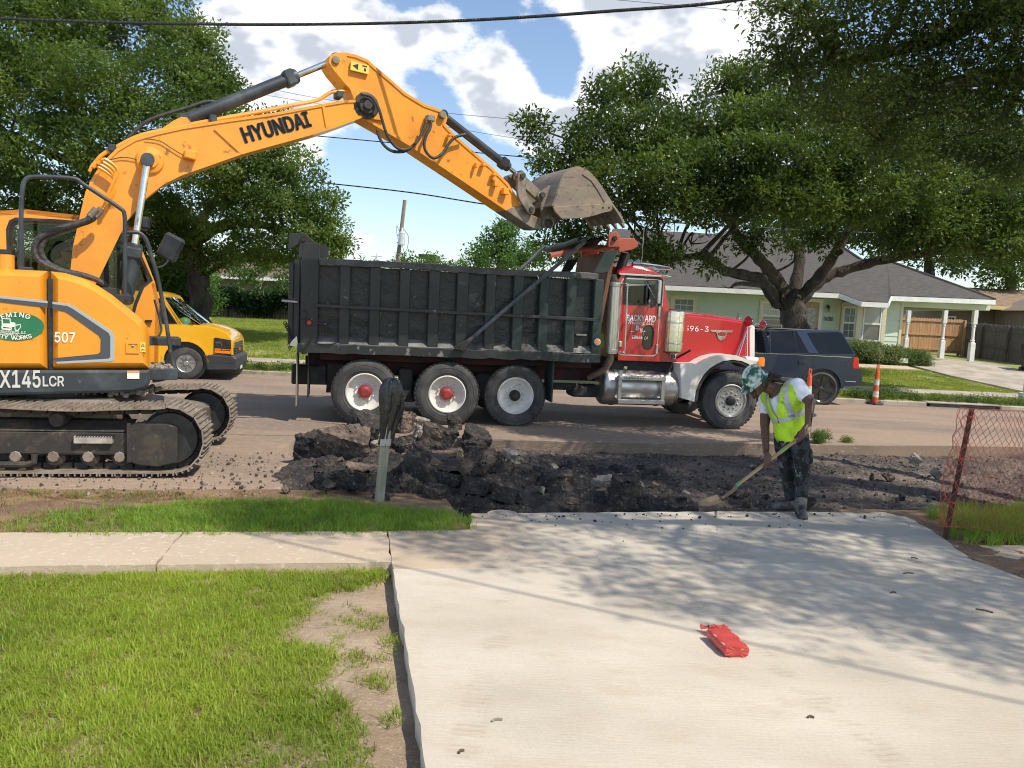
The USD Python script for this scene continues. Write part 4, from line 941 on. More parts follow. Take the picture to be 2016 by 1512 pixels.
# ================================================================ THE DUMP TRUCK
blackp = mat("black_dump_paint", (.017, .019, .018), .42, col2=(.036, .037, .035), scale=1.6, lo=.45, hi=.68, bump=.004, bscale=9, col3=(.20, .20, .19), scale3=7.5, lo3=.64, hi3=.72, squash=(1, 1, .6))
blackpanel = mat("black_dump_panel", (.007, .009, .0085), .36, col2=(.020, .022, .020), scale=1.8, bump=.03, bscale=3.2, col3=(.16, .16, .15), scale3=9, lo3=.64, hi3=.74)
ledge_m = mat("dusty_ledge", (.20, .195, .18), .8, col2=(.07, .07, .066), scale=2.4)
greenp = mat("dark_green_paint", (.014, .026, .022), .45, col2=(.03, .042, .037), scale=2, bump=.003, bscale=9)
rail_m = mat("worn_rail", (.11, .11, .105), .6, col2=(.045, .045, .045), scale=3, col3=(.28, .25, .20), scale3=6, lo3=.58, hi3=.7)
redp = mat("red_truck_paint", (.46, .016, .020), .26, coat=.6, col2=(.40, .016, .02), scale=1.2, col3=(.46, .13, .12), scale3=14, lo3=.70, hi3=.74)
rustred = mat("rusty_red_steel", (.40, .085, .045), .6, col2=(.27, .075, .04), scale=2.5, bump=.003, bscale=20)
rust_in = mat("rusty_bin_inside", (.20, .085, .045), .75, col2=(.12, .055, .034), scale=2.0, bump=.004, bscale=14)
chassis = mat("oily_red_chassis", (.075, .018, .016), .7, col2=(.022, .016, .015), scale=2.2)
grime = mat("black_grime", (.018, .017, .016), .8, col2=(.04, .036, .03), scale=5, bump=.006, bscale=24)
rubber = mat("tyre_rubber", (.034, .034, .033), .82, col2=(.075, .070, .062), scale=3.2, bump=.003, bscale=40)
tread_m = mat("tyre_tread", (.024, .023, .022), .88, col2=(.05, .045, .038), scale=5)
whitew = mat("white_wheel", (.68, .66, .61), .45, col2=(.56, .52, .45), scale=2.5, col3=(.36, .28, .20), scale3=7, lo3=.70, hi3=.80)
whitep = mat("white_fender", (.76, .72, .66), .35, coat=.3, col2=(.66, .60, .52), scale=2.0)
chrome = mat("chrome", (.78, .78, .78), .14, metal=1.0, col2=(.62, .61, .58), scale=4, bump=.001, bscale=20)
alu = mat("aluminium", (.62, .61, .59), .30, metal=1.0, col2=(.40, .36, .31), scale=2.2, rough2=.5)
lettering = mat("white_lettering", (.80, .80, .78), .6)
amber = mat("amber_lens", (.85, .22, .01), .2, coat=.5); redlens = mat("red_lens", (.55, .015, .012), .2, coat=.5)
hubred = mat("red_hub", (.22, .022, .022), .6, col2=(.30, .03, .025), scale=8)
cabglass = pane_mat("cab_glass", (.66, .72, .68), .5)

w1, w4 = on_z(712, 835, 0), on_z(1432, 846, 0)
TR = Frame(w1, math.atan2(*(w4 - w1)[:2][::-1]))
truck = thing("dump_truck", "red tractor dump truck with black ribbed steel bed standing across the street", "dump truck", loc=TR.o, rz=TR.yaw)
tp = TR.pick
BK = (560, 440); K5 = 5.04; BK2 = (900, 440)
W = 2.46                                       # overall width


def q5(x, y, w=0.0): return tp(560 + x / 5.04, 440 + y / 5.04, w)
def r5(x, y, w=0.0): return tp(900 + x / 5.04, 440 + y / 5.04, w)
def h5(x, y, w=0.0): return tp(1180 + x / 5.93, 600 + y / 5.93, w)


z_rail = 2.77; z_railb = 2.665; u_r0, u_r1 = q5(350, 320)[0], r5(1400, 500)[0]
u_p0, u_p1 = q5(165, 600)[0], q5(340, 600)[0]; z_ledge = 1.37; z_bot = 1.245
u_f0, u_f1 = r5(1352, 900)[0], r5(1440, 900)[0]
PW = .15                                       # depth of the ribs
bed = put("bed_wall", [bx(u_p0 + .02, u_f1 - .02, PW, PW + .03, z_ledge - .02, z_railb), bx(u_p0 + .02, u_f1 - .02, W - PW - .03, W - PW, z_ledge - .02, z_railb), bx(u_p0, u_f1, PW, W - PW, z_bot, z_ledge - .02)], blackpanel, truck)
put("rib", bx(u_p0, u_p1, -.01, PW + .02, z_ledge - .06, q5(250, 190)[1], .012), blackp, truck)
put("bed_post", bx(u_p0 - .02, u_p1, W - PW - .02, W + .01, z_ledge - .06, q5(250, 190)[1], .012), blackp, truck)
for a, b in ((545, 650), (845, 950), (1140, 1245), (1430, 1540), (1710, 1825)):
    u0, u1 = q5(a, 750)[0], q5(b, 750)[0]; put("rib", bx(u0, u1, 0, PW + .005, z_ledge - .05, z_railb + .002, .012), blackp, truck); put("rib", bx(u0, u1, W - PW - .005, W, z_ledge - .05, z_railb + .002, .012), blackp, truck)
for a, b in ((285, 385), (560, 660), (820, 912), (1088, 1185)):
    u0, u1 = r5(a, 750)[0], r5(b, 750)[0]; put("rib", bx(u0, u1, 0, PW + .005, z_ledge - .05, z_railb + .002, .012), greenp if a > 500 else blackp, truck); put("rib", bx(u0, u1, W - PW - .005, W, z_ledge - .05, z_railb + .002, .012), blackp, truck)
put("rib", bx(u_f0, u_f1, -.005, PW + .005, z_ledge - .05, z_railb + .01, .012), greenp, truck)
# top rail, slightly bent along its length
rr = np.random.default_rng(4); us = np.linspace(u_r0, u_r1, 26); dz = .012 * np.sin(us * 2.1) + rr.normal(0, .004, 26); dw = rr.normal(0, .004, 26)
put("top_rail", rings([[(u, w_ + d, z + e) for w_, z in ((-.02, z_railb), (-.02, z_rail - .012), (-.008, z_rail), (.10, z_rail), (.10, z_railb))] for u, e, d in zip(us, dz, dw)]), rail_m, truck, smooth=35)
put("top_rail", bx(u_r0, u_r1, W - .10, W + .02, z_railb, z_rail, .012), rail_m, truck)
z_mid = q5(320, 812)[1]
put("side_rail", bar((q5(300, 815)[0], -.03, z_mid), (u_f0, -.03, z_mid - .03), .05, .055, bev=.006), blackp, truck)
for i, (a, b) in enumerate(((0, 1),)):
    v0 = [(u_p1, PW, z_ledge + .10), (u_f0, PW, z_ledge + .10), (u_f0, -.01, z_ledge - .02), (u_p1, -.01, z_ledge - .02)]
    put("ledge", T(v0, [(0, 2, 1), (0, 3, 2)]), ledge_m, truck)
us = np.linspace(u_p0 - .04, u_f1, 30); dz = rr.normal(0, .008, 30); dw = rr.normal(0, .006, 30)
put("bottom_rail", rings([[(u, w_ + d, z + e) for w_, z in ((-.035, z_bot - .05), (-.035, z_ledge - .035), (-.02, z_ledge - .02), (.06, z_ledge - .02), (.06, z_bot - .05))] for u, e, d in zip(us, dz, dw)]), blackp, truck, smooth=30)
put("bottom_rail", bx(u_p0, u_f1, W - .06, W + .03, z_bot - .05, z_ledge - .02, .012), blackp, truck)
# tailgate edge-on at the rear
zt = q5(250, 190)[1]
gate = put("tailgate", [bx(u_p0 - .12, u_p0 - .02, .04, W - .04, z_bot + .05, z_rail - .05, .01)] + [bx(u_p0 - .20, u_p0 - .12, y, y + .14, z_bot + .05, z_rail - .1, .01) for y in (.02, .6, 1.2, 1.8, 2.28)], blackp, truck)
each("gate_hinge", [plate([(u_p0 - .22, zt - .15), (u_p0 - .2, zt + .14), (u_p0 + .05, zt + .15), (u_p0 + .22, zt), (u_p0 - .03, zt - .02)], y, y + .05, .008) for y in (.02, W - .07)], blackp, truck)
put("gate_pin", [cyl((u_p0 + .02, -.02, zt + .06), (u_p0 + .02, .1, zt + .06), .045, n=12)], grime, truck)
put("gusset", plate([q5(350, 210), q5(405, 205), q5(440, 240), q5(450, 315), q5(350, 318)], .05, .07), blackp, truck)
chain = [(u_p0 - .24 + .1 * math.sin(t * 2.2), -.01, z_bot + .42 - .40 * t) for t in np.linspace(0, 1, 16)]
put("chain", [rot(lathe([(.028, -.008), (.036, 0), (.028, .008), (.02, 0), (.028, -.008)], 8, p, (0, 1, 0)), .7 * (i % 2), (0, 0, 1), p) for i, p in enumerate(chain)], grime, truck)
each("latch", [plate([(u_p0 - .2, z_bot + .05), (u_p0 - .05, z_bot + .22), (u_p0 - .03, z_bot + .05)], -.02, .03), cyl((u_p0 - .05, -.02, z_mid + .04), (u_p0 - .3, -.02, z_mid + .05), .02, n=8)], alu, truck)
t5 = tp(608.6, 635, 0)
put("tail_lamp", lathe([(0, -.03), (.035, -.03), (.04, -.02), (.04, .0)], 16, (t5[0], -.012, t5[1]), (0, 1, 0)), redlens, truck); put("lamp_ring", lathe([(.04, -.02), (.058, -.02), (.06, .0)], 16, (t5[0], -.011, t5[1]), (0, 1, 0)), grime, truck)
t6 = r5(1390, 1175); put("side_lamp", lathe([(0, -.03), (.035, -.03), (.04, -.02), (.04, .0)], 16, (t6[0], -.008, t6[1]), (0, 1, 0)), amber, truck); put("lamp_ring", lathe([(.04, -.02), (.06, -.02), (.062, .0)], 16, (t6[0], -.007, t6[1]), (0, 1, 0)), whitew, truck)
put("step", [bx(q5(335, 0)[0], q5(448, 0)[0], -.02, .14, q5(400, 985)[1] - .03, q5(400, 985)[1], .004), bx(q5(440, 0)[0], q5(448, 0)[0], -.02, .14, q5(400, 1075)[1], q5(400, 985)[1] - .031), bx(q5(335, 0)[0], q5(448, 0)[0], .12, .14, q5(400, 1075)[1], q5(400, 985)[1] - .031)], blackp, truck)
put("step", [bx(r5(1240, 0)[0], r5(1345, 0)[0], -.02, .14, r5(1290, 1100)[1] - .03, r5(1290, 1100)[1], .004)], ledge_m, truck)
put("hook", tube(curve([(q5(165, 0)[0], -.02, q5(0, 860)[1]), (q5(232, 0)[0], -.03, q5(0, 860)[1]), (q5(234, 0)[0], -.03, q5(0, 930)[1]), (q5(170, 0)[0], -.02, q5(0, 936)[1])], 5), .01, 6), blackp, truck)
put("gusset", plate([q5(158, 1195), q5(310, 1197), q5(215, 1297), q5(168, 1297)], -.02, .0), blackp, truck)
# headboard, cab shield and the tarpaulin with its arms
fb = r5(1440, 500)[0]; zc = r5(1540, 262)[1]; us_ = r5(1600, 262)[0]
put("headboard", [hull([(fb - .05 + (us_ - fb) * k, w_, z) for k, z in ((0, z_ledge), (.95, zc)) for w_ in (PW, W - PW)] + [(fb + .02 + (us_ - fb) * k, w_, z) for k, z in ((0, z_ledge), (.95, zc)) for w_ in (PW, W - PW)])], rust_in, truck)
put("headboard_side", plate([r5(1360, 490), r5(1440, 495), r5(1500, 480), r5(1607, 262), r5(1470, 262)], -.004, .05, .008), greenp, truck); put("headboard_side", plate([r5(1360, 490), r5(1440, 495), r5(1607, 262), r5(1470, 262)], W - .05, W + .004), greenp, truck)
uk, zk = r5(1555, 150); put("tarp_bracket", [plate([r5(1493, 235), r5(1497, 120), r5(1530, 85), r5(1575, 80), r5(1608, 118), r5(1615, 238)], -.03, .05, .012)], rustred, truck)
put("bracket_pin", lathe([(0, -.05), (.035, -.05), (.045, -.03), (.045, .0)], 12, (uk, -.03, zk), (0, 1, 0)), grime, truck)
s0, s1 = r5(1618, 190), r5(1805, 200)
put("cab_shield", [plate([r5(1612, 145), r5(1760, 140), r5(1805, 180), r5(1808, 225), r5(1760, 255), r5(1615, 285)], .06, .14, .01), plate([r5(1612, 145), r5(1760, 140), r5(1805, 180), r5(1808, 225), r5(1760, 255), r5(1615, 285)], W - .14, W - .06), hull([(u, w_, z) for u, z in (r5(1500, 225), r5(1800, 215)) for w_ in (.14, W - .14) for z in (z, z + .03)])], rustred, truck)
put("inner_flange", hull([(u, w_, z) for u, z in (r5(1010, 325), r5(1480, 240)) for w_ in (.55, .60) for z in (z, z + .05)]), rustred, truck)
n0, n1 = tp(908, 683, -.09), tp(1152, 475, -.09)
put("tarp_arm", tube([(n0[0], -.09, n0[1]), (n1[0], -.09, n1[1])], .034, 10), mat("grey_steel_tube", (.16, .165, .165), .5, metal=.3, col2=(.09, .09, .09), scale=3), truck)
put("arm_pivot", [lathe([(0, -.07), (.06, -.07), (.08, -.04), (.08, .05), (0, .05)], 14, (n0[0] + .02, -.08, n0[1]), (0, 1, 0)), plate([(n0[0] - .13, n0[1] - .02), (n0[0] - .08, n0[1] + .05), (n0[0] + .14, n0[1] + .15), (n0[0] + .10, n0[1] + .02), (n0[0], n0[1] - .08)], -.14, -.07, .01)], grime, truck)
f0, f1, f2 = tp(1023, 532, W + .05), tp(1066, 491, W + .05), tp(1092, 494, W - .25)
put("tarp_arm", tube(curve([(n0[0], W + .05, n0[1]), (f0[0], W + .05, f0[1]), (f1[0], W + .05, f1[1]), (f1[0] + .10, W + .0, f1[1] + .05), (f2[0], W - .25, f2[1]), ((f2[0] + n1[0]) / 2, W / 2, (f2[1] + n1[1]) / 2 + .03), (n1[0] - .03, 0, n1[1] + .01), (n1[0], -.09, n1[1])], 6), .036, 10), mat("grey_steel_tube", None), truck)
tm = mat("black_tarp", (.022, .022, .024), .55, col2=(.05, .05, .05), scale=4, bump=.03, bscale=7)
r2_ = np.random.default_rng(2); u0t, z0t = tp(1092, 497, W - .4); u1t, z1t = tp(1196, 470, .3)
rows = []
for k in np.linspace(0, 1, 16):
    rows.append([(u1t + (n1[0] - .02 - u1t) * k, w_, z1t + .04 + (n1[1] - z1t - .02) * k - .12 * math.sin(k * 3.1) * math.sin((w_ - .1) / 2.2 * 3.1) + r2_.normal(0, .012)) for w_ in np.linspace(.02, W - .05, 12)])
R_ = np.array(rows); v = R_.reshape(-1, 3); i = np.arange(16 * 12).reshape(16, 12); qd = np.stack([i[:-1, :-1], i[1:, :-1], i[1:, 1:], i[:-1, 1:]], -1).reshape(-1, 4)
tarp = T(np.vstack([v, v - [0, 0, .03]]), np.vstack([qd[:, [0, 1, 2]], qd[:, [0, 2, 3]], qd[:, [0, 2, 1]] + len(v), qd[:, [0, 3, 2]] + len(v)]))
put("tarpaulin", [tarp, tube([(n1[0] - .06, w_, n1[1] + .02 + .012 * math.sin(w_ * 5)) for w_ in np.linspace(-.02, W, 12)], .055, 8)], tm, truck, smooth=True)
for k in (.62, .70):
    c = np.array([n0[0] + (n1[0] - n0[0]) * k, -.09, n0[1] + (n1[1] - n0[1]) * k]); put("clip", tube([c + [0, -.01, .02], c + [-.03, -.02, .09]], .008, 5), alu, truck)

# chassis and axles
uA = [tp(718.5, 773)[0], tp(881, 775)[0], tp(1016, 772)[0], tp(1440, 788)[0]]; RZ = .545
each("frame_rail", [bx(-1.0, uA[3] + .55, y, y + .09, .78, 1.08, .01) for y in (.78, 1.6)], chassis, truck)
each("hoist_beam", [bx(u_p0 + .3, u_f1, y, y + .12, 1.05, z_bot - .052, .01) for y in (.45, 1.9)], chassis, truck)
put("axle", [cyl((u, .25, RZ), (u, W - .25, RZ), .12, n=12) for u in uA[:3]] + [lathe([(0, -.25), (.2, -.2), (.24, 0), (.2, .2), (0, .25)], 14, (u, W / 2, RZ), (0, 1, 0)) for u in uA[:2]], grime, truck)
each("suspension", [bx((uA[0] + uA[1]) / 2 - .12, (uA[0] + uA[1]) / 2 + .12, .30, .6, .42, .95, .02), bx(uA[0] - .1, uA[1] + .1, .42, .5, .62, .72, .02), bx((uA[0] + uA[1]) / 2 - .16, (uA[0] + uA[1]) / 2 + .16, .28, .5, .36, .44, .02), bx(uA[1] + .55, uA[1] + .85, .35, .7, .45, .9, .03), bx(-1.2, -.62, .35, .6, .62, .95, .02), bx(u_f1 - .35, u_f1 + .25, .45, .9, .5, .72, .04), bx(uA[2] + .45, uA[2] + 1.3, .5, .62, .62, .75, .03)], grime, truck)
put("underbody", [bx(u_p0 + .1, u_f1 - .1, .5, 2.0, z_bot - .16, z_bot + .0)], grime, truck)
put("mud_flap", bx(uA[2] + .66, uA[2] + .69, .05, .62, .44, 1.2, .004), mat("green_black_flap", (.03, .038, .034), .7), truck); put("mud_flap", bx(-1.10, -1.085, .02, .5, .28, 1.18, .003), mat("grey_flap", (.24, .21, .18), .8), truck); put("mud_flap", bx(-.92, -.90, .12, .62, .42, 1.2, .003), grime, truck)
each("tow_hitch", [bx(-1.0, -.62, 1.0, 1.2, .55, .8, .02), lathe([(.06, -.03), (.1, 0), (.06, .03), (.035, 0), (.06, -.03)], 12, (-.86, .62, .72), (0, 1, 0)), plate([(-.6, .98), (-.62, .48), (-.2, .48), (.05, .78), (.05, .98)], .42, .46)], grime, truck)


def truck_wheel(u, out, kind, parent, R_=.545, width=.30, ring=.335):
    """kind: dual (dished white disc, red hub), pusher (black long hub), steer (flat alloy with hand holes), inner (dark)."""
    s = 1 if out == 0 else -1; y0 = .0 if out == 0 else W
    def Y_(d): return y0 + s * d
    p0 = (u, 0, RZ); ax = (0, 1, 0)
    prof = [(ring, .05), (ring + .03, .012), (ring + .085, 0), (R_ - .085, .002), (R_ - .03, .028), (R_, .065), (R_ + .004, width / 2), (R_, width - .065), (R_ - .03, width - .02), (ring + .05, width), (ring, width - .05)]
    w_ = put("wheel", lathe([(r, Y_(d)) for r, d in prof], 48, p0, ax), rubber, parent, smooth=40)
    ribs = []
    for k in range(44):
        a = 2 * math.pi * k / 44; m = bx(-.026, .026, *sorted((Y_(.035), Y_(width - .035))), R_ - .012, R_ + .0055, .003); ribs.append(mv(rot(m, a, (0, 1, 0)), u, 0, RZ))
    put("tread", ribs, tread_m, w_)
    put("sidewall_ring", [lathe([(r_ - .006, Y_(dd)), (r_, Y_(dd - .005)), (r_ + .006, Y_(dd))], 40, p0, ax) for r_, dd in ((ring + .055, .004), (R_ - .10, .001))], rubber, w_)
    dual = kind == "dual"
    dish = .15 if dual else (.115 if kind == "pusher" else .045)
    mm = whitew if kind != "steer" else alu
    put("rim", lathe([(ring + .008, Y_(.045)), (ring + .004, Y_(.018)), (ring - .012, Y_(.012)), (ring - .028, Y_(.05)), (ring - .045, Y_(dish * .8)), (.20, Y_(dish)), (.13, Y_(dish)), (0, Y_(dish))], 40, p0, ax), mm, w_, smooth=35)
    nuts = []
    for k in range(10):
        a = 2 * math.pi * (k + .3) / 10; c = (u + .158 * C(a), 0, RZ + .158 * S(a)); nuts.append(lathe([(0, Y_(dish - .045)), (.015, Y_(dish - .042)), (.02, Y_(dish - .02)), (.026, Y_(dish))], 6, c, ax))
    put("lug_nut", nuts, alu if kind == "steer" else whitew, w_, kind="stuff")
    holes = []
    for k in range(10 if kind == "steer" else 2):
        a = 2 * math.pi * (k + (.5 if kind == "steer" else .15 + .31 * (u % 1))) / (10 if kind == "steer" else 2); rr_ = .235 if kind == "steer" else .232; c = (u + rr_ * C(a), 0, RZ + rr_ * S(a))
        h = lathe([(0, Y_(dish - .004)), (.022 if kind == "steer" else .028, Y_(dish - .004)), (.024 if kind == "steer" else .03, Y_(dish + .02))], 10, (0, 0, 0), ax)
        if kind != "steer":
            h.apply_scale((1, 1, 1.9)); h = rot(h, -a + 0, (0, 1, 0))
        holes.append(mv(h, c[0], 0, c[2]))
    put("hand_hole", holes, black_paint, w_)
    hubp = [(0, .02), (.06, .02), (.085, .035), (.105, .055), (.116, .085), (.12, dish)] if dual else ([(0, -.02), (.045, -.02), (.05, .04), (.06, .06), (.10, .075), (.10, dish)] if kind == "pusher" else [(0, -.05), (.05, -.05), (.06, -.03), (.085, -.02), (.095, dish)])
    hb = put("hub", lathe([(r, Y_(d)) for r, d in hubp], 20, p0, ax), hubred if dual else grime, w_, smooth=30)
    if dual:
        each("hub_bolt", [lathe([(0, Y_(.035)), (.008, Y_(.035)), (.009, Y_(.07))], 6, (u + .092 * C(2 * math.pi * k / 8), 0, RZ + .092 * S(2 * math.pi * k / 8)), ax) for k in range(8)], hubred, w_)
    return w_


for out in (0, 1):
    for i in range(3):
        truck_wheel(uA[i], out, "dual" if i < 2 else "pusher", truck, R_=.565 if i < 2 else .545, ring=.325)
    for i in range(2):
        y0 = .36 if out == 0 else W - .36 - .28
        put("inner_tyre", lathe([(.3, y0), (.4, y0 - .01), (.5, y0 + .01), (.545, y0 + .05), (.545, y0 + .23), (.5, y0 + .27), (.3, y0 + .28)], 32, (uA[i], 0, RZ), (0, 1, 0)), tread_m, truck)
    truck_wheel(uA[3], out, "steer", truck, R_=.55, ring=.315, width=.36)

# cab
WC0, WC1 = .18, 2.28


def k7(x, y, w=WC0): return tp(1180 + x / 6.875, 490 + y / 6.875, w)


def hk(x, y, w=WC0): return tp(1180 + x / 5.93, 600 + y / 5.93, w)


side = [k7(300, 1520), k7(300, 340), k7(330, 300), k7(420, 335), k7(860, 345), k7(880, 420), k7(925, 700), k7(945, 850), hk(940, 680)]
cz0 = hk(940, 672)[1]
side = np.array([k7(255, 1510), k7(265, 420), k7(300, 345), k7(420, 330), k7(855, 350), k7(885, 480), k7(930, 740), k7(945, 860), (hk(945, 0)[0], cz0)]); side[0, 1] = cz0
wx0, wx1 = k7(335, 600)[0], k7(835, 600)[0]; wz0, wz1 = k7(600, 752)[1], k7(600, 385)[1]
hole = rrect(wx0, wx1, wz0, wz1, .05); oval = rrect(k7(672, 0)[0], k7(800, 0)[0], k7(730, 1352)[1], k7(730, 1045)[1], .13, 7)
cabm = [plate(Polygon(side, [hole, oval]), WC0, WC0 + .05), plate(Polygon(side, [hole, oval]), WC1 - .05, WC1)]
ub = side[0][0]
cabm += [bx(ub, ub + .05, WC0 + .05, WC1 - .05, cz0, k7(0, 420)[1]), bx(ub, hk(940, 0)[0], WC0 + .05, WC1 - .05, cz0, cz0 + .05)]
cabm += [hull([(u, w_, z) for u, z in (k7(885, 480), k7(925, 700)) for w_ in (WC0 + .05, WC0 + .14) for u in (u, u - .06)]), hull([(u, w_, z) for u, z in (k7(885, 480), k7(925, 700)) for w_ in (WC1 - .05, WC1 - .14) for u in (u, u - .06)]), hull([(u, w_, z) for u, z in (k7(925, 700), k7(945, 860), (hk(945, 0)[0], cz0)) for w_ in (WC0 + .05, WC1 - .05) for u in (u, u - .05)])]
cab = put("cab", cabm, redp, truck)
roofp = [k7(300, 345), k7(255, 330), k7(280, 250), k7(360, 200), k7(480, 183), k7(620, 195), k7(740, 240), k7(825, 292), k7(835, 350), k7(420, 345)]
rows = []
for k in np.linspace(0, 1, 15):
    c = math.sin(math.pi * k) ** .45 if 0 < k < 1 else 0.0; zb = side[2][1]
    rows.append([(u, WC0 - .01 + (WC1 - WC0 + .02) * (k), zb + (z - zb) * (.45 + .55 * c)) for u, z in roofp])
put("cab_roof", rings(rows), redp, truck, smooth=40)
put("roof_gutter", [bx(k7(285, 0)[0], k7(860, 0)[0], WC0 - .03, WC0 + .01, side[2][1] - .012, side[2][1] + .02, .004)], alu, truck)
put("sun_visor", [hull([(u, w_, z) for u, z in (k7(828, 290), k7(975, 368)) for w_ in (WC0 + .02, WC1 - .02) for z in (z, z - .012)] + [(k7(760, 335)[0], w_, k7(760, 335)[1]) for w_ in (WC0 + .0, WC1)])], chrome, truck)
gl = put("side_window", plate(Polygon(rrect(wx0, wx1, wz0, wz1, .05)), WC0 + .02, WC0 + .026), cabglass, truck); put("side_window", plate(Polygon(rrect(wx0, wx1, wz0, wz1, .05)), WC1 - .026, WC1 - .02), cabglass, truck)
put("windscreen", hull([(u, w_, z) for u, z in (k7(885, 480), k7(925, 700)) for w_ in (WC0 + .14, WC1 - .14) for u in (u - .03, u - .037)]), cabglass, truck)
put("oval_window", plate(Polygon(oval), WC0 + .02, WC0 + .028), mat("dark_oval_glass", (.012, .02, .016), .08, spec=.9), truck)
put("window_frame", [plate(Polygon(rrect(wx0 - .02, wx1 + .02, wz0 - .02, wz1 + .02, .06)).difference(Polygon(rrect(wx0 + .015, wx1 - .015, wz0 + .015, wz1 - .015, .05))), WC0 - .008, WC0 + .015), bx(k7(668, 0)[0], k7(690, 0)[0], WC0 - .005, WC0 + .03, wz0, wz1), plate(Polygon(oval).buffer(.02).difference(Polygon(oval)), WC0 - .006, WC0 + .01)], black_paint, truck)
ddz0 = k7(0, 1425)[1]
door_o = Polygon(rrect(k7(325, 0)[0], k7(870, 0)[0], ddz0, k7(0, 375)[1], .09)); put("door_seam", plate(door_o.buffer(.008).difference(door_o.buffer(-.012)), WC0 - .006, WC0 + .002), alu, truck)
each("door_hinge", [bx(k7(845, 0)[0], k7(880, 0)[0], WC0 - .03, WC0 + .0, k7(0, y)[1] - .09, k7(0, y)[1] + .09, .01) for y in (820, 1330)], alu, truck)
put("door_handle", [bx(k7(345, 0)[0], k7(385, 0)[0], WC0 - .03, WC0, k7(0, 1315)[1], k7(0, 1235)[1], .012)], chrome, truck)
seat = put("seat", [bx(ub + .25, ub + .75, .35, .95, cz0 + .45, cz0 + .65, .05), bx(ub + .15, ub + .3, .35, .95, cz0 + .6, cz0 + 1.35, .05), bx(ub + .25, ub + .75, 1.5, 2.1, cz0 + .45, cz0 + .65, .05), bx(ub + .15, ub + .3, 1.5, 2.1, cz0 + .6, cz0 + 1.35, .05)], black_paint, truck)
put("dashboard", bx(k7(880, 0)[0] - .25, k7(920, 0)[0] - .02, WC0 + .06, WC1 - .06, cz0 + .4, wz0 - .03, .04), black_paint, truck)
put("steering_wheel", rot(lathe([(.2, -.015), (.22, 0), (.2, .015), (.185, 0), (.2, -.015)], 20, (0, 0, 0), (0, 0, 1)), .9, (0, 1, 0)).apply_translation((k7(800, 0)[0] - .12, 1.75, wz0 + .1)), black_paint, truck)
for words, x0, x1, y, h, kw in (("BACKYARD", 366, 760, 968, .105, dict(bold=True)), ("Trucking, LLC", 388, 735, 1016, .060, dict(slant=.3)), ("B", 492, 532, 1098, .080, dict(bold=True)), ("Y", 540, 582, 1132, .080, dict(bold=True)), ("T", 572, 614, 1168, .080, dict(bold=True)), ("Metairie, LA", 437, 652, 1216, .056, dict(slant=.3))):
    z = k7(x0, y)[1]; put("lettering", fit_text(words, h, k7(x0, y)[0], k7(x1, y)[0], WC0 - .003, z, **kw), lettering, truck)
put("cab_floor", bx(ub - .1, hk(940, 0)[0], .32, W - .32, cz0 - .24, cz0 - .002), grime, truck)
put("lettering", [bx(k7(490, 0)[0], k7(540, 0)[0], WC0 - .004, WC0, k7(0, 1104)[1], k7(0, 1099)[1]), bx(k7(545, 0)[0], k7(600, 0)[0], WC0 - .004, WC0, k7(0, 1072)[1], k7(0, 1067)[1]), bx(k7(515, 0)[0], k7(570, 0)[0], WC0 - .004, WC0, k7(0, 1156)[1], k7(0, 1151)[1])], lettering, truck)
# horn, marker lights, aerial on the roof
put("air_horn", [tube([(k7(400, 0)[0], .75, k7(0, 140)[1]), (k7(630, 0)[0], .75, k7(0, 138)[1]), (k7(700, 0)[0], .75, k7(0, 120)[1])], [.02, .03, .07], 12), bx(k7(500, 0)[0], k7(560, 0)[0], .7, .8, k7(0, 190)[1], k7(0, 145)[1])], chrome, truck)
put("air_horn", [lathe([(0, 0), (.06, .0), (.07, .2), (.05, .55), (.03, .75), (0, .8)], 12, (k7(530, 0)[0], .45, k7(0, 195)[1] + .02), (1, 0, -.02)).apply_scale(1.0)], chrome, truck)
put("aerial", cyl((k7(640, 0)[0], .4, k7(0, 200)[1]), (k7(650, 0)[0], .4, k7(0, -420)[1]), .006, .003, 5), alu, truck)
# exhaust stack and guard, grab rail
eu0, eu1 = r5(1527, 900)[0], r5(1648, 900)[0]; ec = (eu0 + eu1) / 2; er = (eu1 - eu0) / 2; ez0, ez1 = r5(1550, 1300, .1)[1], r5(1590, 578, .1)[1]; EW = .22
perf_n = {"tc": ("texture_coordinate", {}), "v": ("voronoi_texture", dict(scale=55.0, randomness=.0)), "r": ("map_range", dict(from_min=.28, from_max=.38, clamp=True)), "x": ("mix_color", dict(a=(.05, .05, .05), b=(.62, .60, .54))), "p": ("principled_bsdf", dict(metallic=.9, roughness=.28))}
perf = usdkit.material(stage, "/World/Looks/perforated_guard", perf_n, [("tc.object", "v.vector"), ("v.distance", "r.value"), ("r.result", "x.fac"), ("x.result", "p.base_color")], surface="p.BSDF")
st = put("exhaust_guard", lathe([(er * .8, ez0), (er, ez0 + .01), (er, ez1 - .01), (er * .8, ez1)], 32, (ec, EW, 0)), perf, truck, smooth=40)
each("guard_band", [lathe([(er + .004, z), (er + .01, z + .005), (er + .01, z + .06), (er + .004, z + .065)], 32, (ec, EW, 0)) for z in (ez0 + .03, ez1 - .09)], alu, truck)
ex = tp(1186, 735, .3)
put("exhaust_pipe", tube(curve([(ec, EW, ez0 + .02), (ec, EW, ez0 - .08), (ec - .04, EW + .03, ez0 - .2), (ex[0], .3, ex[1] + .04), (ex[0] - .2, .5, ex[1] - .1)], 5), [.065] * 21, 12), mat("burnt_pipe", (.24, .17, .11), .5, metal=.6, col2=(.12, .085, .06), scale=6), truck)
ea, eb = k7(255, 390, .3), k7(385, 70, .3)
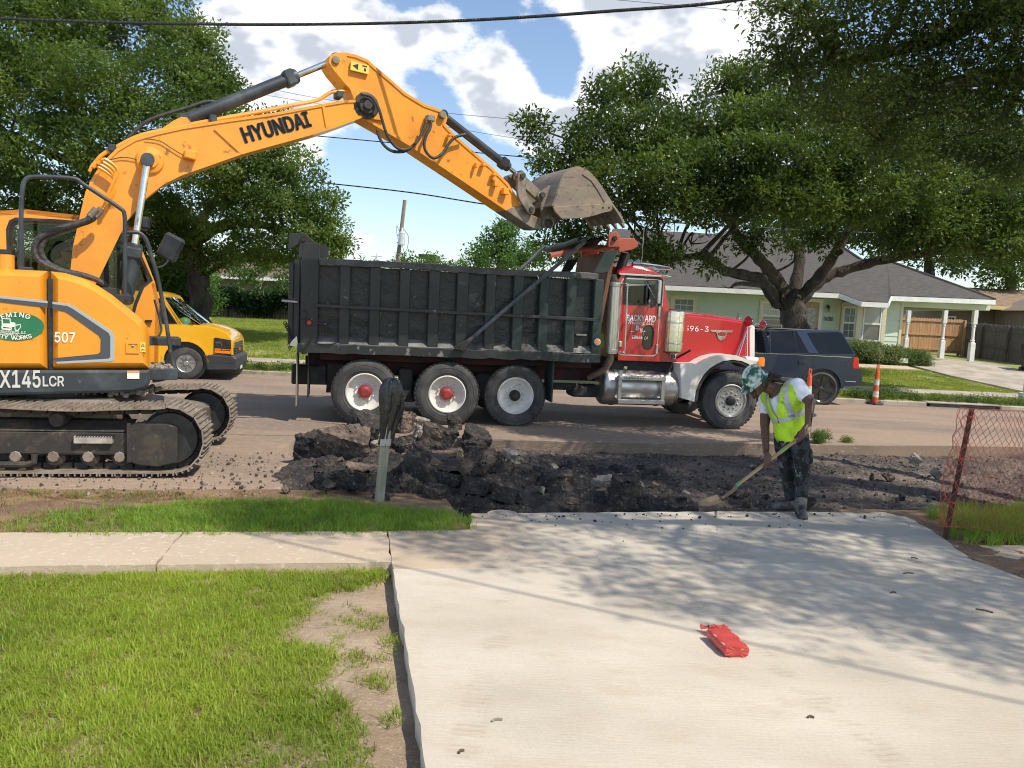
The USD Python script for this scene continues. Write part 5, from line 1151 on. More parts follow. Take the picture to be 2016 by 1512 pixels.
put("exhaust_elbow", tube(curve([(ec, EW, ez1 - .05), (ec, EW + .05, ez1 + .05), (ea[0], .35, ea[1] + .02), (eb[0], .42, eb[1])], 5), .09, 14), grime, truck)
gr0, gr1 = k7(340, 480, .08), k7(290, 1400, .08)
put("grab_rail", tube(curve([(gr0[0] - .05, .14, gr0[1]), (gr0[0] + .05, .08, gr0[1]), (k7(380, 560, .08)[0], .08, k7(0, 560, .08)[1]), (k7(345, 1330, .08)[0], .08, k7(0, 1330, .08)[1]), (gr1[0] + .05, .08, gr1[1]), (gr1[0], .14, gr1[1])], 5), .014, 8), alu, truck)
# side mirror
mu0, mu1 = k7(745, 0)[0], k7(805, 0)[0]
put("side_mirror", bx(mu0 - .01, mu0 + .05, -.16, .02, k7(0, 705, -.05)[1], k7(0, 385, -.05)[1], .012), alu, truck)
put("mirror_bracket", [tube([(mu0 + .02, -.06, k7(0, 720, -.05)[1]), (mu0 - .05, WC0, k7(0, 745)[1] - .03)], .012, 6), tube([(mu0 + .02, -.06, k7(0, 380, -.05)[1]), (k7(650, 0)[0], WC0, k7(0, 395)[1])], .012, 6), tube([(mu0 + .0, -.03, k7(0, 640, 0)[1]), (k7(650, 0)[0], WC0, k7(0, 405)[1])], .012, 6), tube([(k7(850, 400)[0], .1, k7(0, 390)[1]), (k7(830, 700)[0], .1, k7(0, 735)[1])], .012, 6)], alu, truck)
mc = k7(688, 745, -.1); put("convex_mirror", lathe([(0, -.03), (.07, -.02), (.085, 0), (0, .01)], 16, (mc[0], -.1, mc[1]), (-.9, -.4, 0)), chrome, truck)
# air cleaner
ac0, ac1 = hk(808, 300, .0)[0], hk(1030, 300, .0)[0]; acc, acr = (ac0 + ac1) / 2, (ac1 - ac0) / 2; az0, az1 = hk(900, 590, .0)[1], hk(920, 75, .0)[1]
put("air_cleaner", lathe([(acr * .35, az0 - .08), (acr * .4, az0), (acr * .98, az0 + .05), (acr, az0 + .08), (acr, az1 - .02), (acr * .96, az1), (acr * .5, az1 + .012), (0, az1 + .014)], 32, (acc, .20, 0)), chrome, truck, smooth=35)
each("cleaner_band", [lathe([(acr + .003, z), (acr + .012, z + .006), (acr + .012, z + .022), (acr + .003, z + .028)], 32, (acc, .20, 0)) for z in (az1 - .225, az0 + .2)], alu, truck)
put("cleaner_bracket", [bx(acc - .12, acc + .16, .3, .5, az0 + .1, az0 + .15), bar((acc + .05, .12, az0 - .06), (acc + .30, .06, az0 + .10), .05, .035)], grime, truck)
# hood, grille surround, fenders
H0, H1 = .42, 2.04
hood = [hk(985, 85, H0), hk(1035, 108, H0), hk(1400, 145, H0), hk(1700, 190, H0), hk(1757, 235, H0), hk(1757, 615, H0), hk(1500, 640, H0), hk(1160, 690, H0), hk(945, 690, H0)]
rows = []
for k, (s_, dz) in zip((0, .02, .10, .25, .5, .75, .90, .98, 1), ((.0, -.05), (.0, -.02), (0, .02), (0, .05), (0, .065), (0, .05), (0, .02), (0, -.02), (0, -.05))):
    rows.append([(u, H0 + (H1 - H0) * k, z + (dz if i in (0, 1, 2, 3, 4) else 0)) for i, (u, z) in enumerate(hood)])
put("hood", rings(rows), redp, truck, smooth=28)
put("cowl", hull([(u, w_, z) for u, z in (k7(900, 860), k7(945, 860), hk(1035, 108, H0), hk(1000, 690, H0), (side[-1][0] - .05, cz0)) for w_ in (H0 - .02, H1 + .02)]), redp, truck)
put("grille_surround", [plate([hk(1757, 300, H0), hk(1775, 255, H0), hk(1800, 235, H0), hk(1832, 262, H0), hk(1830, 640, H0), hk(1757, 640, H0)], H0 + .04, H1 - .04, .02)], whitep, truck)
put("grille", [bx(hk(1832, 0, H0)[0], hk(1840, 0, H0)[0], H0 + .12 + .07 * k, H0 + .15 + .07 * k, hk(0, 640, H0)[1], hk(0, 300, H0)[1]) for k in range(20)], chrome, truck)
put("rivets", [lathe([(0, -.006), (.008, -.004), (.009, 0)], 6, (hk(1757, 0, H0)[0] - .02, H0 - .001, z), (0, 1, 0)) for z in np.linspace(hk(0, 600, H0)[1], hk(0, 300, H0)[1], 16)], alu, truck, kind="stuff")
arc_o = [(945, 690), (1150, 690), (1210, 650), (1290, 612), (1390, 588), (1500, 580), (1600, 592), (1690, 625), (1760, 665), (1840, 720), (1860, 760)]
arc_i = [(1800, 740), (1740, 690), (1660, 655), (1560, 642), (1450, 655), (1370, 690), (1290, 740), (1220, 815), (1165, 905), (1125, 1010), (1108, 1132)]
pts = [h5(x, y, .03) for x, y in arc_o + arc_i] + [h5(960, 1090, .03)]
flr = [h5(x, y, .03) for x, y in arc_i] + [h5(x, y, .03) for x, y in ((1150, 1132), (1165, 1010), (1210, 900), (1265, 820), (1335, 755), (1410, 705), (1500, 678), (1580, 672), (1660, 690), (1740, 740))]
for a, b in ((.03, H0 + .12), (W - .03, H1 - .12)):
    put("fender", plate(pts, a, b, .03), whitep, truck, smooth=35)
    put("wheel_arch", plate(flr, min(a, b) + (.012 if a < 1 else .0), max(a, b) - .02 if a < 1 else max(a, b) - .012), grime, truck)
put("headlight_pod", [rings([[(u, .07 + .22 * (C(t) * .5 + .5), z + .075 * S(t)) for t in np.linspace(0, 2 * math.pi, 12, endpoint=False)] for u, z in (h5(1715, 650, .1), h5(1800, 655, .1), h5(1868, 662, .1))])], whitep, truck, smooth=True)
l0 = h5(1905, 668, .06); put("headlight_lens", hull([(h5(x, y, .06)[0], w_, h5(x, y, .06)[1]) for x, y, w_ in ((1850, 660, .05), (1862, 700, .06), (1905, 722, .07), (1945, 720, .12), (1952, 640, .12), (1925, 612, .07), (1880, 625, .055), (1868, 700, .3), (1940, 720, .3), (1945, 630, .3), (1868, 630, .3))]), amber, truck)
put("bumper", bx(h5(1830, 0, .1)[0] + .05, h5(1830, 0, .1)[0] + .14, .05, W - .05, .42, .78, .03), chrome, truck)
# hood mirrors on tripods, ornament, badge
for (x, y, rx, ry, w_) in ((1742, 195, 50, 70, H0 - .06), (1908, 235, 40, 52, H1 + .02)):
    c = hk(x, y, w_); k = .10 if w_ < 1 else .09
    put("hood_mirror", lathe([(0, -.03), (k * .6, -.022), (k, -.004), (k, .01), (0, .03)], 20, (c[0], w_, c[1]), (-.93 if w_ < 1 else -.75, -.35, 0)), redp, truck, smooth=40)
    put("mirror_rim", lathe([(k, -.012), (k + .01, 0), (k, .012)], 20, (c[0], w_, c[1]), (-.93 if w_ < 1 else -.75, -.35, 0)), chrome, truck)
    if w_ < 1:
        t0 = hk(1730, 275, w_)
        put("mirror_bracket", [tube([(c[0], w_, c[1] - .08), (t0[0], w_, t0[1])], .012, 6)] + [tube([(t0[0], w_, t0[1]), (hk(x2, y2, .30)[0], .30, hk(x2, y2, .30)[1])], .011, 6) for x2, y2 in ((1600, 590), (1630, 590), (1728, 610))], chrome, truck)
    else:
        put("mirror_bracket", tube([(c[0], w_, c[1]), (c[0] - .22, w_ - .1, c[1] + .02), (hk(1740, 300, H1)[0], H1, hk(1740, 300, H1)[1])], .012, 6), chrome, truck)
oc = hk(1620, 165, 1.2)
put("hood_ornament", [hull([(oc[0] - .05, 1.23, oc[1] - .02), (oc[0] + .06, 1.23, oc[1]), (oc[0] + .06, 1.25, oc[1] + .02), (oc[0] - .05, 1.25, oc[1])]), hull([(oc[0] - .02, 1.235, oc[1]), (oc[0] + .05, 1.235, oc[1]), (oc[0] - .02, 1.2, oc[1] + .13), (oc[0] - .01, 1.22, oc[1] + .15)]), hull([(oc[0] + .0, 1.245, oc[1]), (oc[0] + .06, 1.245, oc[1]), (oc[0] + .05, 1.29, oc[1] + .07), (oc[0] + .02, 1.245, oc[1] + .05)]), lathe([(0, .08), (.02, .05), (.02, .02), (0, 0)], 8, (oc[0] + .03, 1.24, oc[1]), (1, 0, .4))], chrome, truck)
bc_ = hk(1425, 345, H0)
put("badge", [plate([(bc_[0] - .24, bc_[1] + .075), (bc_[0] + .24, bc_[1] + .075), (bc_[0] + .21, bc_[1] + .045), (bc_[0] + .12, bc_[1] + .04), (bc_[0] + .07, bc_[1] - .08), (bc_[0], bc_[1] - .12), (bc_[0] - .07, bc_[1] - .08), (bc_[0] - .12, bc_[1] + .04), (bc_[0] - .21, bc_[1] + .045)], H0 - .014, H0 + .0, .003)], chrome, truck)
el = [(bc_[0] + .105 * C(t), bc_[1] + .005 + .05 * S(t)) for t in np.linspace(0, 2 * math.pi, 24, endpoint=False)]
put("badge_oval", [plate(el, H0 - .022, H0 - .01)], chrome, truck); put("badge_oval", [plate([(bc_[0] + (u - bc_[0]) * .85, bc_[1] + .005 + (z - bc_[1] - .005) * .8) for u, z in el], H0 - .026, H0 - .012)], hubred, truck)
u, z = hk(1005, 305, H0); put("lettering", mv(text("396-3", .10, .003, stretch=1.15), u - .03, H0 - .004, z), lettering, truck)
# fuel tank, straps and steps
f0_, f1_ = h5(40, 980, .08)[0], h5(962, 980, .08)[0]; fz0, fz1 = h5(500, 1195, .08)[1], h5(500, 762, .08)[1]; fzc, fr = (fz0 + fz1) / 2, (fz1 - fz0) / 2
put("fuel_tank", lathe([(0, 0), (fr * .6, .01), (fr * .86, .035), (fr * .97, .075), (fr, .13), (fr, f1_ - f0_ - .13), (fr * .97, f1_ - f0_ - .075), (fr * .86, f1_ - f0_ - .035), (fr * .6, f1_ - f0_ - .01), (0, f1_ - f0_)], 40, (f0_, .06 + fr, fzc), (1, 0, 0)), alu, truck, smooth=40)
for x in (270, 810):
    u = h5(x, 0, .05)[0]; put("tank_strap", lathe([(fr + .002, -.03), (fr + .012, -.028), (fr + .012, .028), (fr + .002, .03)], 40, (u, .06 + fr, fzc), (1, 0, 0)), alu, truck)
sz = [h5(560, y, -.02)[1] for y in (840, 885, 1110, 1160)]; sa, sb = h5(275, 0, -.02)[0], h5(828, 0, -.02)[0]
put("tank_step", [bx(sa, sb, -.06, .10, sz[1], sz[0], .008), bx(sa, sb, -.07, .10, sz[3], sz[2], .008), bx(sa, sa + .07, -.04, -.0, sz[3] + .01, sz[0] + .1, .005), bx(sb - .07, sb, -.04, -.0, sz[3] + .01, sz[0] + .0, .005)], alu, truck)
put("step_slot", [bx(sa + .1 + .03 * k, sa + .112 + .03 * k, -.064, -.058, sz[1] + .02, sz[0] - .02) for k in range(14)], grime, truck, kind="stuff")
put("tank_cap", lathe([(0, .05), (.05, .05), (.05, 0)], 14, (f0_ + .5, .06 + fr - .05, fz1 - .01)), chrome, truck)
# ================================================================ THE EXCAVATOR
orange = mat("excavator_orange", (.80, .315, .022), .34, coat=.35, col2=(.74, .275, .02), scale=1.1, col3=(.30, .12, .035), scale3=9, lo3=.655, hi3=.76, bump=.0012, bscale=10)
orange_worn = mat("boom_orange", (.80, .31, .022), .42, coat=.2, col2=(.70, .25, .022), scale=2.0, lo=.45, hi=.7, col3=(.17, .075, .03), scale3=7, lo3=.625, hi3=.74, bump=.0015, bscale=14)
slate = mat("dark_slate_paint", (.030, .036, .040), .45, col2=(.075, .09, .098), scale=2.6, lo=.5, hi=.7, col3=(.16, .15, .13), scale3=9, lo3=.66, hi3=.74)
blackp2 = mat("black_machine_paint", (.016, .018, .019), .4, col2=(.035, .036, .036), scale=5)
decal_dark = mat("dark_grey_decal", (.060, .066, .075), .45); decal_light = mat("light_grey_decal", (.34, .38, .39), .45); decal_green = mat("green_decal", (.010, .135, .055), .5, col2=(.02, .16, .07), scale=5)
steel_w = mat("worn_steel", (.27, .225, .18), .55, metal=.45, col2=(.16, .13, .10), scale=4, col3=(.38, .31, .24), scale3=14, lo3=.56, hi3=.7, bump=.002, bscale=30)
bucket_m = mat("bucket_steel", (.20, .165, .135), .62, metal=.25, col2=(.27, .21, .15), scale=2.5, col3=(.10, .085, .07), scale3=6, lo3=.56, hi3=.70, bump=.003, bscale=18, squash=(1, 1, 2.2))
bucket_in = mat("bucket_inside", (.075, .062, .05), .8, col2=(.13, .10, .08), scale=5, bump=.006, bscale=20)
dirtysteel = mat("oily_dirty_steel", (.032, .028, .024), .7, col2=(.085, .066, .042), scale=4.5, lo=.48, hi=.72, bump=.004, bscale=26, col3=(.13, .10, .06), scale3=11, lo3=.62, hi3=.74)
shoe_m = mat("track_shoe_steel", (.34, .285, .225), .55, metal=.3, col2=(.23, .18, .13), scale=6, bump=.003, bscale=30, col3=(.15, .12, .09), scale3=20, lo3=.6, hi3=.7)
hose_m = mat("rubber_hose", (.022, .021, .02), .6, col2=(.055, .052, .047), scale=30, squash=(1, 1, 1))
gravel_m = mat("loose_gravel", (.30, .26, .20), .95, col2=(.16, .13, .10), scale=30, world=True)
smoke_glass = pane_mat("cab_smoke_glass", (.86, .89, .82), .38)
EX = Frame((-5.39, 9.6, 0), math.radians(29))
exc = thing("excavator", "orange crawler excavator on the left reaching its bucket over the dump truck", "excavator", loc=EX.o, rz=EX.yaw)
BWN = -.21                                                    # near face of the boom


def e1(x, y, w=BWN): return EX.pick(x / 2.8, 60 + y / 2.8, w)
def e8(x, y, w=BWN): return EX.pick(620 + x / 3.15, 80 + y / 3.15, w)
def eb_(x, y, w=-.5): return EX.pick(1020 + x / 5.815, 300 + y / 5.815, w)
def e2(x, y, w=-1.05): return EX.pick(x / 2.7, 400 + y / 2.7, w)
def ep(x, y, w=-1.05): return EX.pick(x / 6.503, 560 + y / 6.503, w)
def e9(x, y, w=.35): return EX.pick(x / 5.6, 380 + y / 5.6, w)


def shell_of(poly, w0, w1, mt, name, parent, lip=.035, proud=.014, bev=.008):
    """A welded box: side plates, with flanges standing proud round the rim."""
    P_ = Polygon(poly).buffer(0); p = put(name, plate(P_, w0 + proud, w1 - proud, 0), mt, parent)
    rim = P_.difference(P_.buffer(-lip, join_style=1))
    put("flange", [plate(rim, w0, w0 + proud + .001), plate(rim, w1 - proud - .001, w1)], mt, p); return p


boom_o = [(137.5, 545), (143, 488), (159, 417), (168, 378), (182, 349), (200, 321), (228.6, 293), (264, 272), (307, 260), (357, 249), (446, 235), (536, 222.5), (643, 203), (680, 197), (712, 196), (727, 201), (732, 211), (725, 223), (712, 232), (661, 251), (620, 264), (478.6, 303), (357, 345.7), (321, 363.6), (285.7, 392), (250, 435), (228.6, 478), (193, 552), (170, 590), (140, 580)]
boom = shell_of([EX.pick(x, y, BWN) for x, y in boom_o], BWN, -BWN, orange_worn, "boom", exc)
# weld line and the bracket of the boom
wl = [e1(1180, 545), e1(1200, 545), e1(1350, 680), e1(1330, 683)]
put("weld_seam", plate(wl, BWN - .004, BWN + .016), orange_worn, boom); put("weld_seam", plate([e1(1775, 412), e1(1790, 410), e1(1812, 535), e1(1798, 540)], BWN - .004, BWN + .016), orange_worn, boom)
put("grease_ring", [lathe([(.0, -.003), (r0, -.002), (r0 + .02, .01)], 20, (q[0], w_, q[1]), (0, 1, 0)) for q, r0, w_ in ((EX.pick(722, 208, BWN), .165, BWN), )], dirtysteel, boom)
put("bracket", plate([e1(1015, 665), e1(1085, 672), e1(1075, 722), e1(1010, 705)], BWN - .11, BWN + .016, .012), orange_worn, boom)
u, z = e1(1347, 620)
L0, L1 = e1(1350, 620), e1(1740, 520); ang_t = math.atan2(L1[1] - L0[1], L1[0] - L0[0]); hlen = np.linalg.norm(L1 - L0)
tx = text("HYUNDAI", 1, .004, True); wd = tx.bounds[1][0]; L1 = L0 + (L1 - L0) * .97; hlen *= .95; hh = .19
tx = text("HYUNDAI", hh, .004, True, stretch=hlen / (wd * hh)); tx = join([mv(tx, a, 0, b) for a, b in ((0, 0), (.009, 0), (-.009, 0), (0, .005), (0, -.005))]); put("lettering", mv(rot(tx, -ang_t, (0, 1, 0)), u, BWN - .002 + .014, z), black_paint, boom)
pc = e1(812, 715); put("pin_boss", lathe([(0, -.05), (.09, -.05), (.10, -.03), (.15, -.02), (.165, .0), (.165, .03)], 24, (pc[0] + .03, BWN, pc[1]), (0, 1, 0)), orange_worn, boom)
pj = EX.pick(722, 208, BWN)
put("pin", [lathe([(0, -.05), (.06, -.05), (.065, -.03), (.065, 0)], 12, (pj[0], BWN - .03, pj[1]), (0, 1, 0)), lathe([(.06, -.02), (.11, -.015), (.12, .0)], 18, (pj[0], BWN - .03, pj[1]), (0, 1, 0))], dirtysteel, boom)
lug = [e1(850, 565), e1(960, 490), e1(1005, 470), e1(1035, 475), e1(1060, 510), e1(1070, 535)]
each("cylinder_lug", [plate(lug + [e1(1000, 560)], w_, w_ + .05, .008) for w_ in (-.15, .10)], orange_worn, boom)
# arm
arm_o = [(85, 100), (120, 80), (180, 73), (250, 85), (330, 118), (375, 160), (470, 240), (560, 320), (680, 393), (780, 428), (812, 448), (822, 480), (810, 520), (870, 585), (1000, 700), (1100, 785), (1200, 885), (1250, 965), (1280, 1030), (1330, 1075), (1400, 1105), (1430, 1140), (1400, 1168), (1360, 1166), (1330, 1150), (1150, 1030), (900, 860), (600, 660), (430, 560), (290, 480), (245, 385), (212, 300), (190, 280), (110, 185), (82, 140)]
AW = -.17
arm = shell_of([EX.pick(620 + x / 3.15, 80 + y / 3.15, AW) for x, y in arm_o], AW, -AW, orange_worn, "arm", exc, lip=.04)
nose = [(1285, 1020), (1330, 1075), (1400, 1105), (1432, 1140), (1402, 1170), (1360, 1168), (1330, 1152), (1180, 1052), (1230, 1030)]
put("arm_nose", plate([EX.pick(620 + x / 3.15, 80 + y / 3.15, AW) for x, y in nose], AW - .006, -AW + .006, .01), steel_w, arm)
put("ear_plate", [plate([e8(*q, AW) for q in ((85, 100), (120, 80), (175, 75), (200, 110), (180, 150), (175, 210), (200, 260), (260, 300), (330, 315), (380, 350), (420, 430), (420, 500), (290, 480), (245, 385), (212, 300), (190, 280), (110, 185), (82, 140))], w_, w_ + .03, .006) for w_ in (AW - .03, -AW)], orange_worn, arm)
for x, y in ((125, 125), (787, 462)):
    q = e8(x, y, AW); put("pin", lathe([(0, -.06), (.05, -.06), (.055, -.05), (.055, 0)], 14, (q[0], AW - .0, q[1]), (0, 1, 0)), steel_w, arm)
put("warning_label", plate([e8(220, 128, AW), e8(333, 160, AW), e8(328, 212, AW), e8(217, 185, AW)], AW - .036, AW - .0), mat("yellow_label", (.72, .55, .10), .5), arm)
put("label_print", [plate([e8(228, 158, AW), e8(264, 148, AW), e8(262, 186, AW)], AW - .038, AW - .03), plate([e8(290, 155, AW), e8(318, 163, AW), e8(317, 171, AW), e8(289, 163, AW)], AW - .038, AW - .03), plate([e8(300, 175, AW), e8(312, 178, AW), e8(311, 196, AW), e8(299, 193, AW)], AW - .038, AW - .03)], black_paint, arm)
for (x0, y0, x1, y1) in ((985, 760, 992, 785), (1025, 765, 1045, 775), (1090, 825, 1112, 835), (1100, 865, 1120, 900), (1155, 915, 1185, 950), (815, 585, 830, 590)):
    a, b = e8(x0, y0, AW), e8(x1, y1, AW); put("clip", bx(a[0], b[0] + .01, AW - .09, AW + .0, a[1], b[1] - .02, .006), orange_worn, arm)


def ram(p0, p1, body, rr_, rod, w, parent, name="cylinder", k=.7, collar=True, lugs=True):
    """A hydraulic cylinder from p0 to p1 in the plane w: barrel, gland, rod, eyes."""
    a, b = np.array([p0[0], w, p0[1]]), np.array([p1[0], w, p1[1]]); d = (b - a) / np.linalg.norm(b - a); L = np.linalg.norm(b - a)
    c = put(name, lathe([(0, .05), (rr_ * .9, .06), (rr_, .1), (rr_, k * L - .18), (rr_ * 1.18, k * L - .17), (rr_ * 1.18, k * L - .03), (rr_ * 1.0, k * L), (rod, k * L)], 20, a, d), body, parent, smooth=35)
    put("rod", cyl(a + d * k * L, b - d * .05, rod, n=14), chrome, c); put("rod_eye", [lathe([(0, -.09), (rr_ * 1.0, -.09), (rr_ * 1.0, .09), (0, .09)], 16, q, (0, 1, 0)) for q in ((a, b) if lugs else (b,))], body, c)
    if collar:
        put("gland", [bx(-.09, .05, -rr_ * 1.25, rr_ * 1.25, -rr_ * 1.2, rr_ * 1.28, .02).apply_transform(np.block([[np.stack([d, np.array([0, 1.0, 0]), np.cross(d, [0, 1.0, 0])], 1), (a + d * (k * L - .1))[:, None]], [np.zeros((1, 3)), np.ones((1, 1))]]))], body, c)
    return c


ram(e1(1012, 500, 0), e1(1845, 165, 0), slate, .085, .042, 0, exc, "arm_cylinder", k=.735)
ram(e8(787, 462, 0), e8(1262, 835, 0), blackp2, .066, .036, 0, exc, "bucket_cylinder", k=.87)
for w_ in (-.36, .36):
    ram(e1(700, 1480, w_), e1(812, 715, w_), slate, .078, .042, w_, exc, "boom_cylinder", k=.40)
# pipes and hoses
pipes = [(500, 770), (560, 700), (640, 655), (760, 595), (900, 560), (1150, 510), (1450, 455), (1600, 425), (1750, 395), (1830, 350), (1930, 340)]
for k, w_ in enumerate((-.14, -.06)):
    pp_ = [EX.pick(x / 2.8, 60 + y / 2.8 - 3 - 2 * k, w_) for x, y in pipes]; put("oil_pipe", tube(curve([(u, w_, z) for u, z in pp_], 5), .02, 8), orange, exc)
each("pipe_clamp", [bx(q[0] - .04, q[0] + .05, -.2, .0, q[1] - .02, q[1] + .07, .01) for q in (EX.pick(220, 296, -.14), EX.pick(418, 238, -.14), EX.pick(667, 190, -.14))], slate, exc)
for k in range(4):
    pp_ = [(492 + 22 * k, 778 - 20 * k), (520 + 22 * k, 745 - 10 * k), (600 + 16 * k, 790 - 6 * k), (632 - 4 * k, 830 + 6 * k), (625 - 14 * k, 900 + 10 * k), (570 + 8 * k, 985 - 10 * k)]
    put("oil_pipe", tube(curve([(*e1(x, y, -.3)[:1], -.30 - .012 * k, e1(x, y, -.3)[1]) for x, y in pp_], 5), .019, 7), orange, exc)
for dx, dy, w_ in ((0, 0, -.42), (-13, -2, -.46)):
    path = [(200 + dx * .8, 411), (188 + dx * .8, 425), (178.6 + dx * .6, 433.6), (152 + dx * .3, 443 + dy), (118 + dx * .6, 454 + dy), (91 + dx, 469 + dy), (80 + dx, 489), (86 + dx, 508.6), (100 + dx * .7, 522), (125 + dx * .3, 533.6), (161, 541), (200, 556), (222, 580)]
    hp = curve([(EX.pick(x, y, w_)[0], w_, EX.pick(x, y, w_)[1]) for x, y in path], 6)
    hh_ = put("hose", tube(hp, .033, 10), hose_m, exc, smooth=True); put("hose_sleeve", tube(hp[::2], [.036 if i % 2 else .0335 for i in range(len(hp[::2]))], 10), hose_m, hh_); put("hose_fitting", tube(hp[:8], .041, 10), steel_w, hh_)
for path, w_ in (([(283, 330), (350, 350), (395, 420), (425, 520), (455, 600), (510, 665), (570, 675), (630, 630), (670, 560), (690, 500)], -.30), ([(385, 550), (400, 600), (430, 650), (480, 685), (545, 688), (590, 668)], -.26), ([(720, 500), (715, 540), (690, 590), (678, 640), (690, 690), (735, 728), (790, 700), (830, 640), (870, 600), (935, 580)], -.27)):
    put("hose", tube(curve([(e8(x, y, w_)[0], w_, e8(x, y, w_)[1]) for x, y in path], 6), .023, 8), hose_m, exc, smooth=True)
put("hose", tube(curve([(e1(x, y, .0)[0], .0, e1(x, y, .0)[1]) for x, y in ((700, 600), (760, 540), (830, 490), (950, 450), (1050, 420), (1140, 392), (1240, 400))], 6), .022, 8), hose_m, exc, smooth=True)
put("wire", [tube(curve([(e1(x, y)[0], BWN - .012, e1(x, y)[1]) for x, y in pts_], 6), .006, 5) for pts_ in ([(600, 715), (680, 700), (775, 715)], [(800, 598), (880, 610), (945, 650), (1010, 690)])], hose_m, exc)
q = e8(700, 490, AW); put("manifold", [bx(q[0] - .05, q[0] + .07, AW - .12, AW, q[1] - .04, q[1] + .05, .01)], steel_w, exc)
# linkage and bucket
pA, pB, pC, pD = e8(1275, 843, -.2), e8(1330, 1050, -.2), e8(1405, 965, -.2), e8(1440, 1130, -.2)
for w_ in (-.26, .20):
    lk = curve([(pA[0], 0, pA[1]), ((pA[0] + pB[0]) / 2 - .08, 0, (pA[1] + pB[1]) / 2 - .03), (pB[0], 0, pB[1])], 6)[:, [0, 2]]
    put("link", plate(LineString(lk).buffer(.072), w_, w_ + .06, .0), steel_w, exc); each("link_pin", [lathe([(0, -.03), (.04, -.03), (.045, 0)], 12, (p[0], w_, p[1]), (0, 1, 0)) for p in (pA, pB)], dirtysteel, exc)
each("push_link", [plate(LineString([pA, pC]).buffer(.075), w_, w_ + .08, 0) for w_ in (-.17, .09)], steel_w, exc)
bs = lambda *a: eb_(*a)
prof = [(385, 605), (430, 500), (475, 350), (510, 270), (560, 215), (620, 175), (680, 160), (740, 178), (800, 205), (860, 260), (930, 345), (1000, 450), (1080, 575), (1160, 690), (1215, 790)]
pr = curve([(*bs(x, y), 0) for x, y in prof], 3)[:, :2]
inn = np.array(LineString(pr).parallel_offset(.035, "right").coords) if False else None
cen = pr.mean(0); nrm = np.gradient(pr, axis=0); nrm = np.stack([nrm[:, 1], -nrm[:, 0]], 1); nrm /= np.linalg.norm(nrm, axis=1)[:, None]; sgn = np.sign(((cen - pr) * nrm).sum(1).mean()); ins = pr + nrm * sgn * .035
BW0, BW1 = -.5, .5
rows = [[(pr[i][0], BW0, pr[i][1]), (pr[i][0], BW1, pr[i][1]), (ins[i][0], BW1, ins[i][1]), (ins[i][0], BW0, ins[i][1])] for i in range(len(pr))]
bucket = put("bucket", rings(rows), bucket_m, exc, smooth=35)
sideo = [bs(x, y) for x, y in ((400, 605), (440, 500), (480, 360), (515, 280), (565, 225), (625, 188), (680, 173), (740, 190), (795, 218), (852, 270), (920, 355), (990, 460), (1062, 575), (1064, 655), (1045, 672), (960, 692), (880, 718), (770, 745), (640, 757), (495, 760), (420, 685))]
for w0, w1 in ((BW0 - .012, BW0 + .018), (BW1 - .018, BW1 + .012)):
    put("side_plate", plate(sideo, w0, w1), bucket_m, bucket)
    put("wear_plate", plate([bs(*q) for q in ((388, 628), (600, 612), (968, 592), (985, 572), (1062, 568), (1068, 655), (1045, 675), (960, 694), (880, 720), (770, 747), (640, 759), (492, 762), (418, 688))], w0 - .02 if w0 < 0 else w1, w0 if w0 < 0 else w1 + .02, .004), bucket_m, bucket)
    put("wear_rib", plate([bs(*q) for q in ((755, 205), (845, 268), (915, 360), (990, 470), (1050, 568), (985, 580), (905, 440), (830, 330), (725, 255))], w0 - .014 if w0 < 0 else w1, w0 if w0 < 0 else w1 + .014, .004), bucket_m, bucket)
put("bolt_hole", [lathe([(0, -.002), (.018, -.002), (.02, .01)], 10, (bs(x, 635)[0], BW0 - .034, bs(x, 635)[1]), (0, 1, 0)) for x in (958, 1028)], black_paint, bucket)
tipv = pr[-1] - pr[-4]; tipv /= np.linalg.norm(tipv); tn = np.array([tipv[1], -tipv[0]]) * sgn
for k in range(5):
    w_ = BW0 + .08 + k * .21; a = pr[-1] - tipv * .16
    put("tooth", hull([(*(a + tipv * t + tn * s), w_ + e) for t, s, e in ((0, -.05, -.05), (0, .05, -.05), (0, -.05, .05), (0, .05, .05), (.12, .05, -.045), (.12, .05, .045), (.27, .02, -.03), (.27, .02, .03), (.27, .008, -.03), (.27, .008, .03))]).apply_transform(np.array([[1, 0, 0, 0], [0, 0, 1, 0], [0, 1, 0, 0], [0, 0, 0, 1.0]])), steel_w, bucket)
ear = [(390, 610), (480, 340), (350, 380), (300, 440), (235, 460), (215, 500), (250, 560), (260, 680), (290, 780), (275, 830), (310, 870), (370, 870), (415, 820), (410, 770), (440, 720), (420, 690)]
for w_ in (-.24, .19):
    put("bucket_ear", plate([eb_(x, y, -.22) for x, y in ear], w_, w_ + .05, .006), steel_w, bucket)
c1, c2 = eb_(263, 495, -.22), eb_(338, 815, -.22)
put("bucket_pin", [lathe([(0, -.05), (.045, -.05), (.05, 0)], 14, (c1[0], -.24, c1[1]), (0, 1, 0)), lathe([(.045, -.03), (.07, -.03), (.075, 0), (.045, 0), (.045, -.03)], 18, (c2[0], -.24, c2[1]), (0, 1, 0))], dirtysteel, bucket)
put("pin_bore", lathe([(0, -.012), (.045, -.012), (.046, 0)], 14, (c2[0], -.245, c2[1]), (0, 1, 0)), black_paint, bucket)

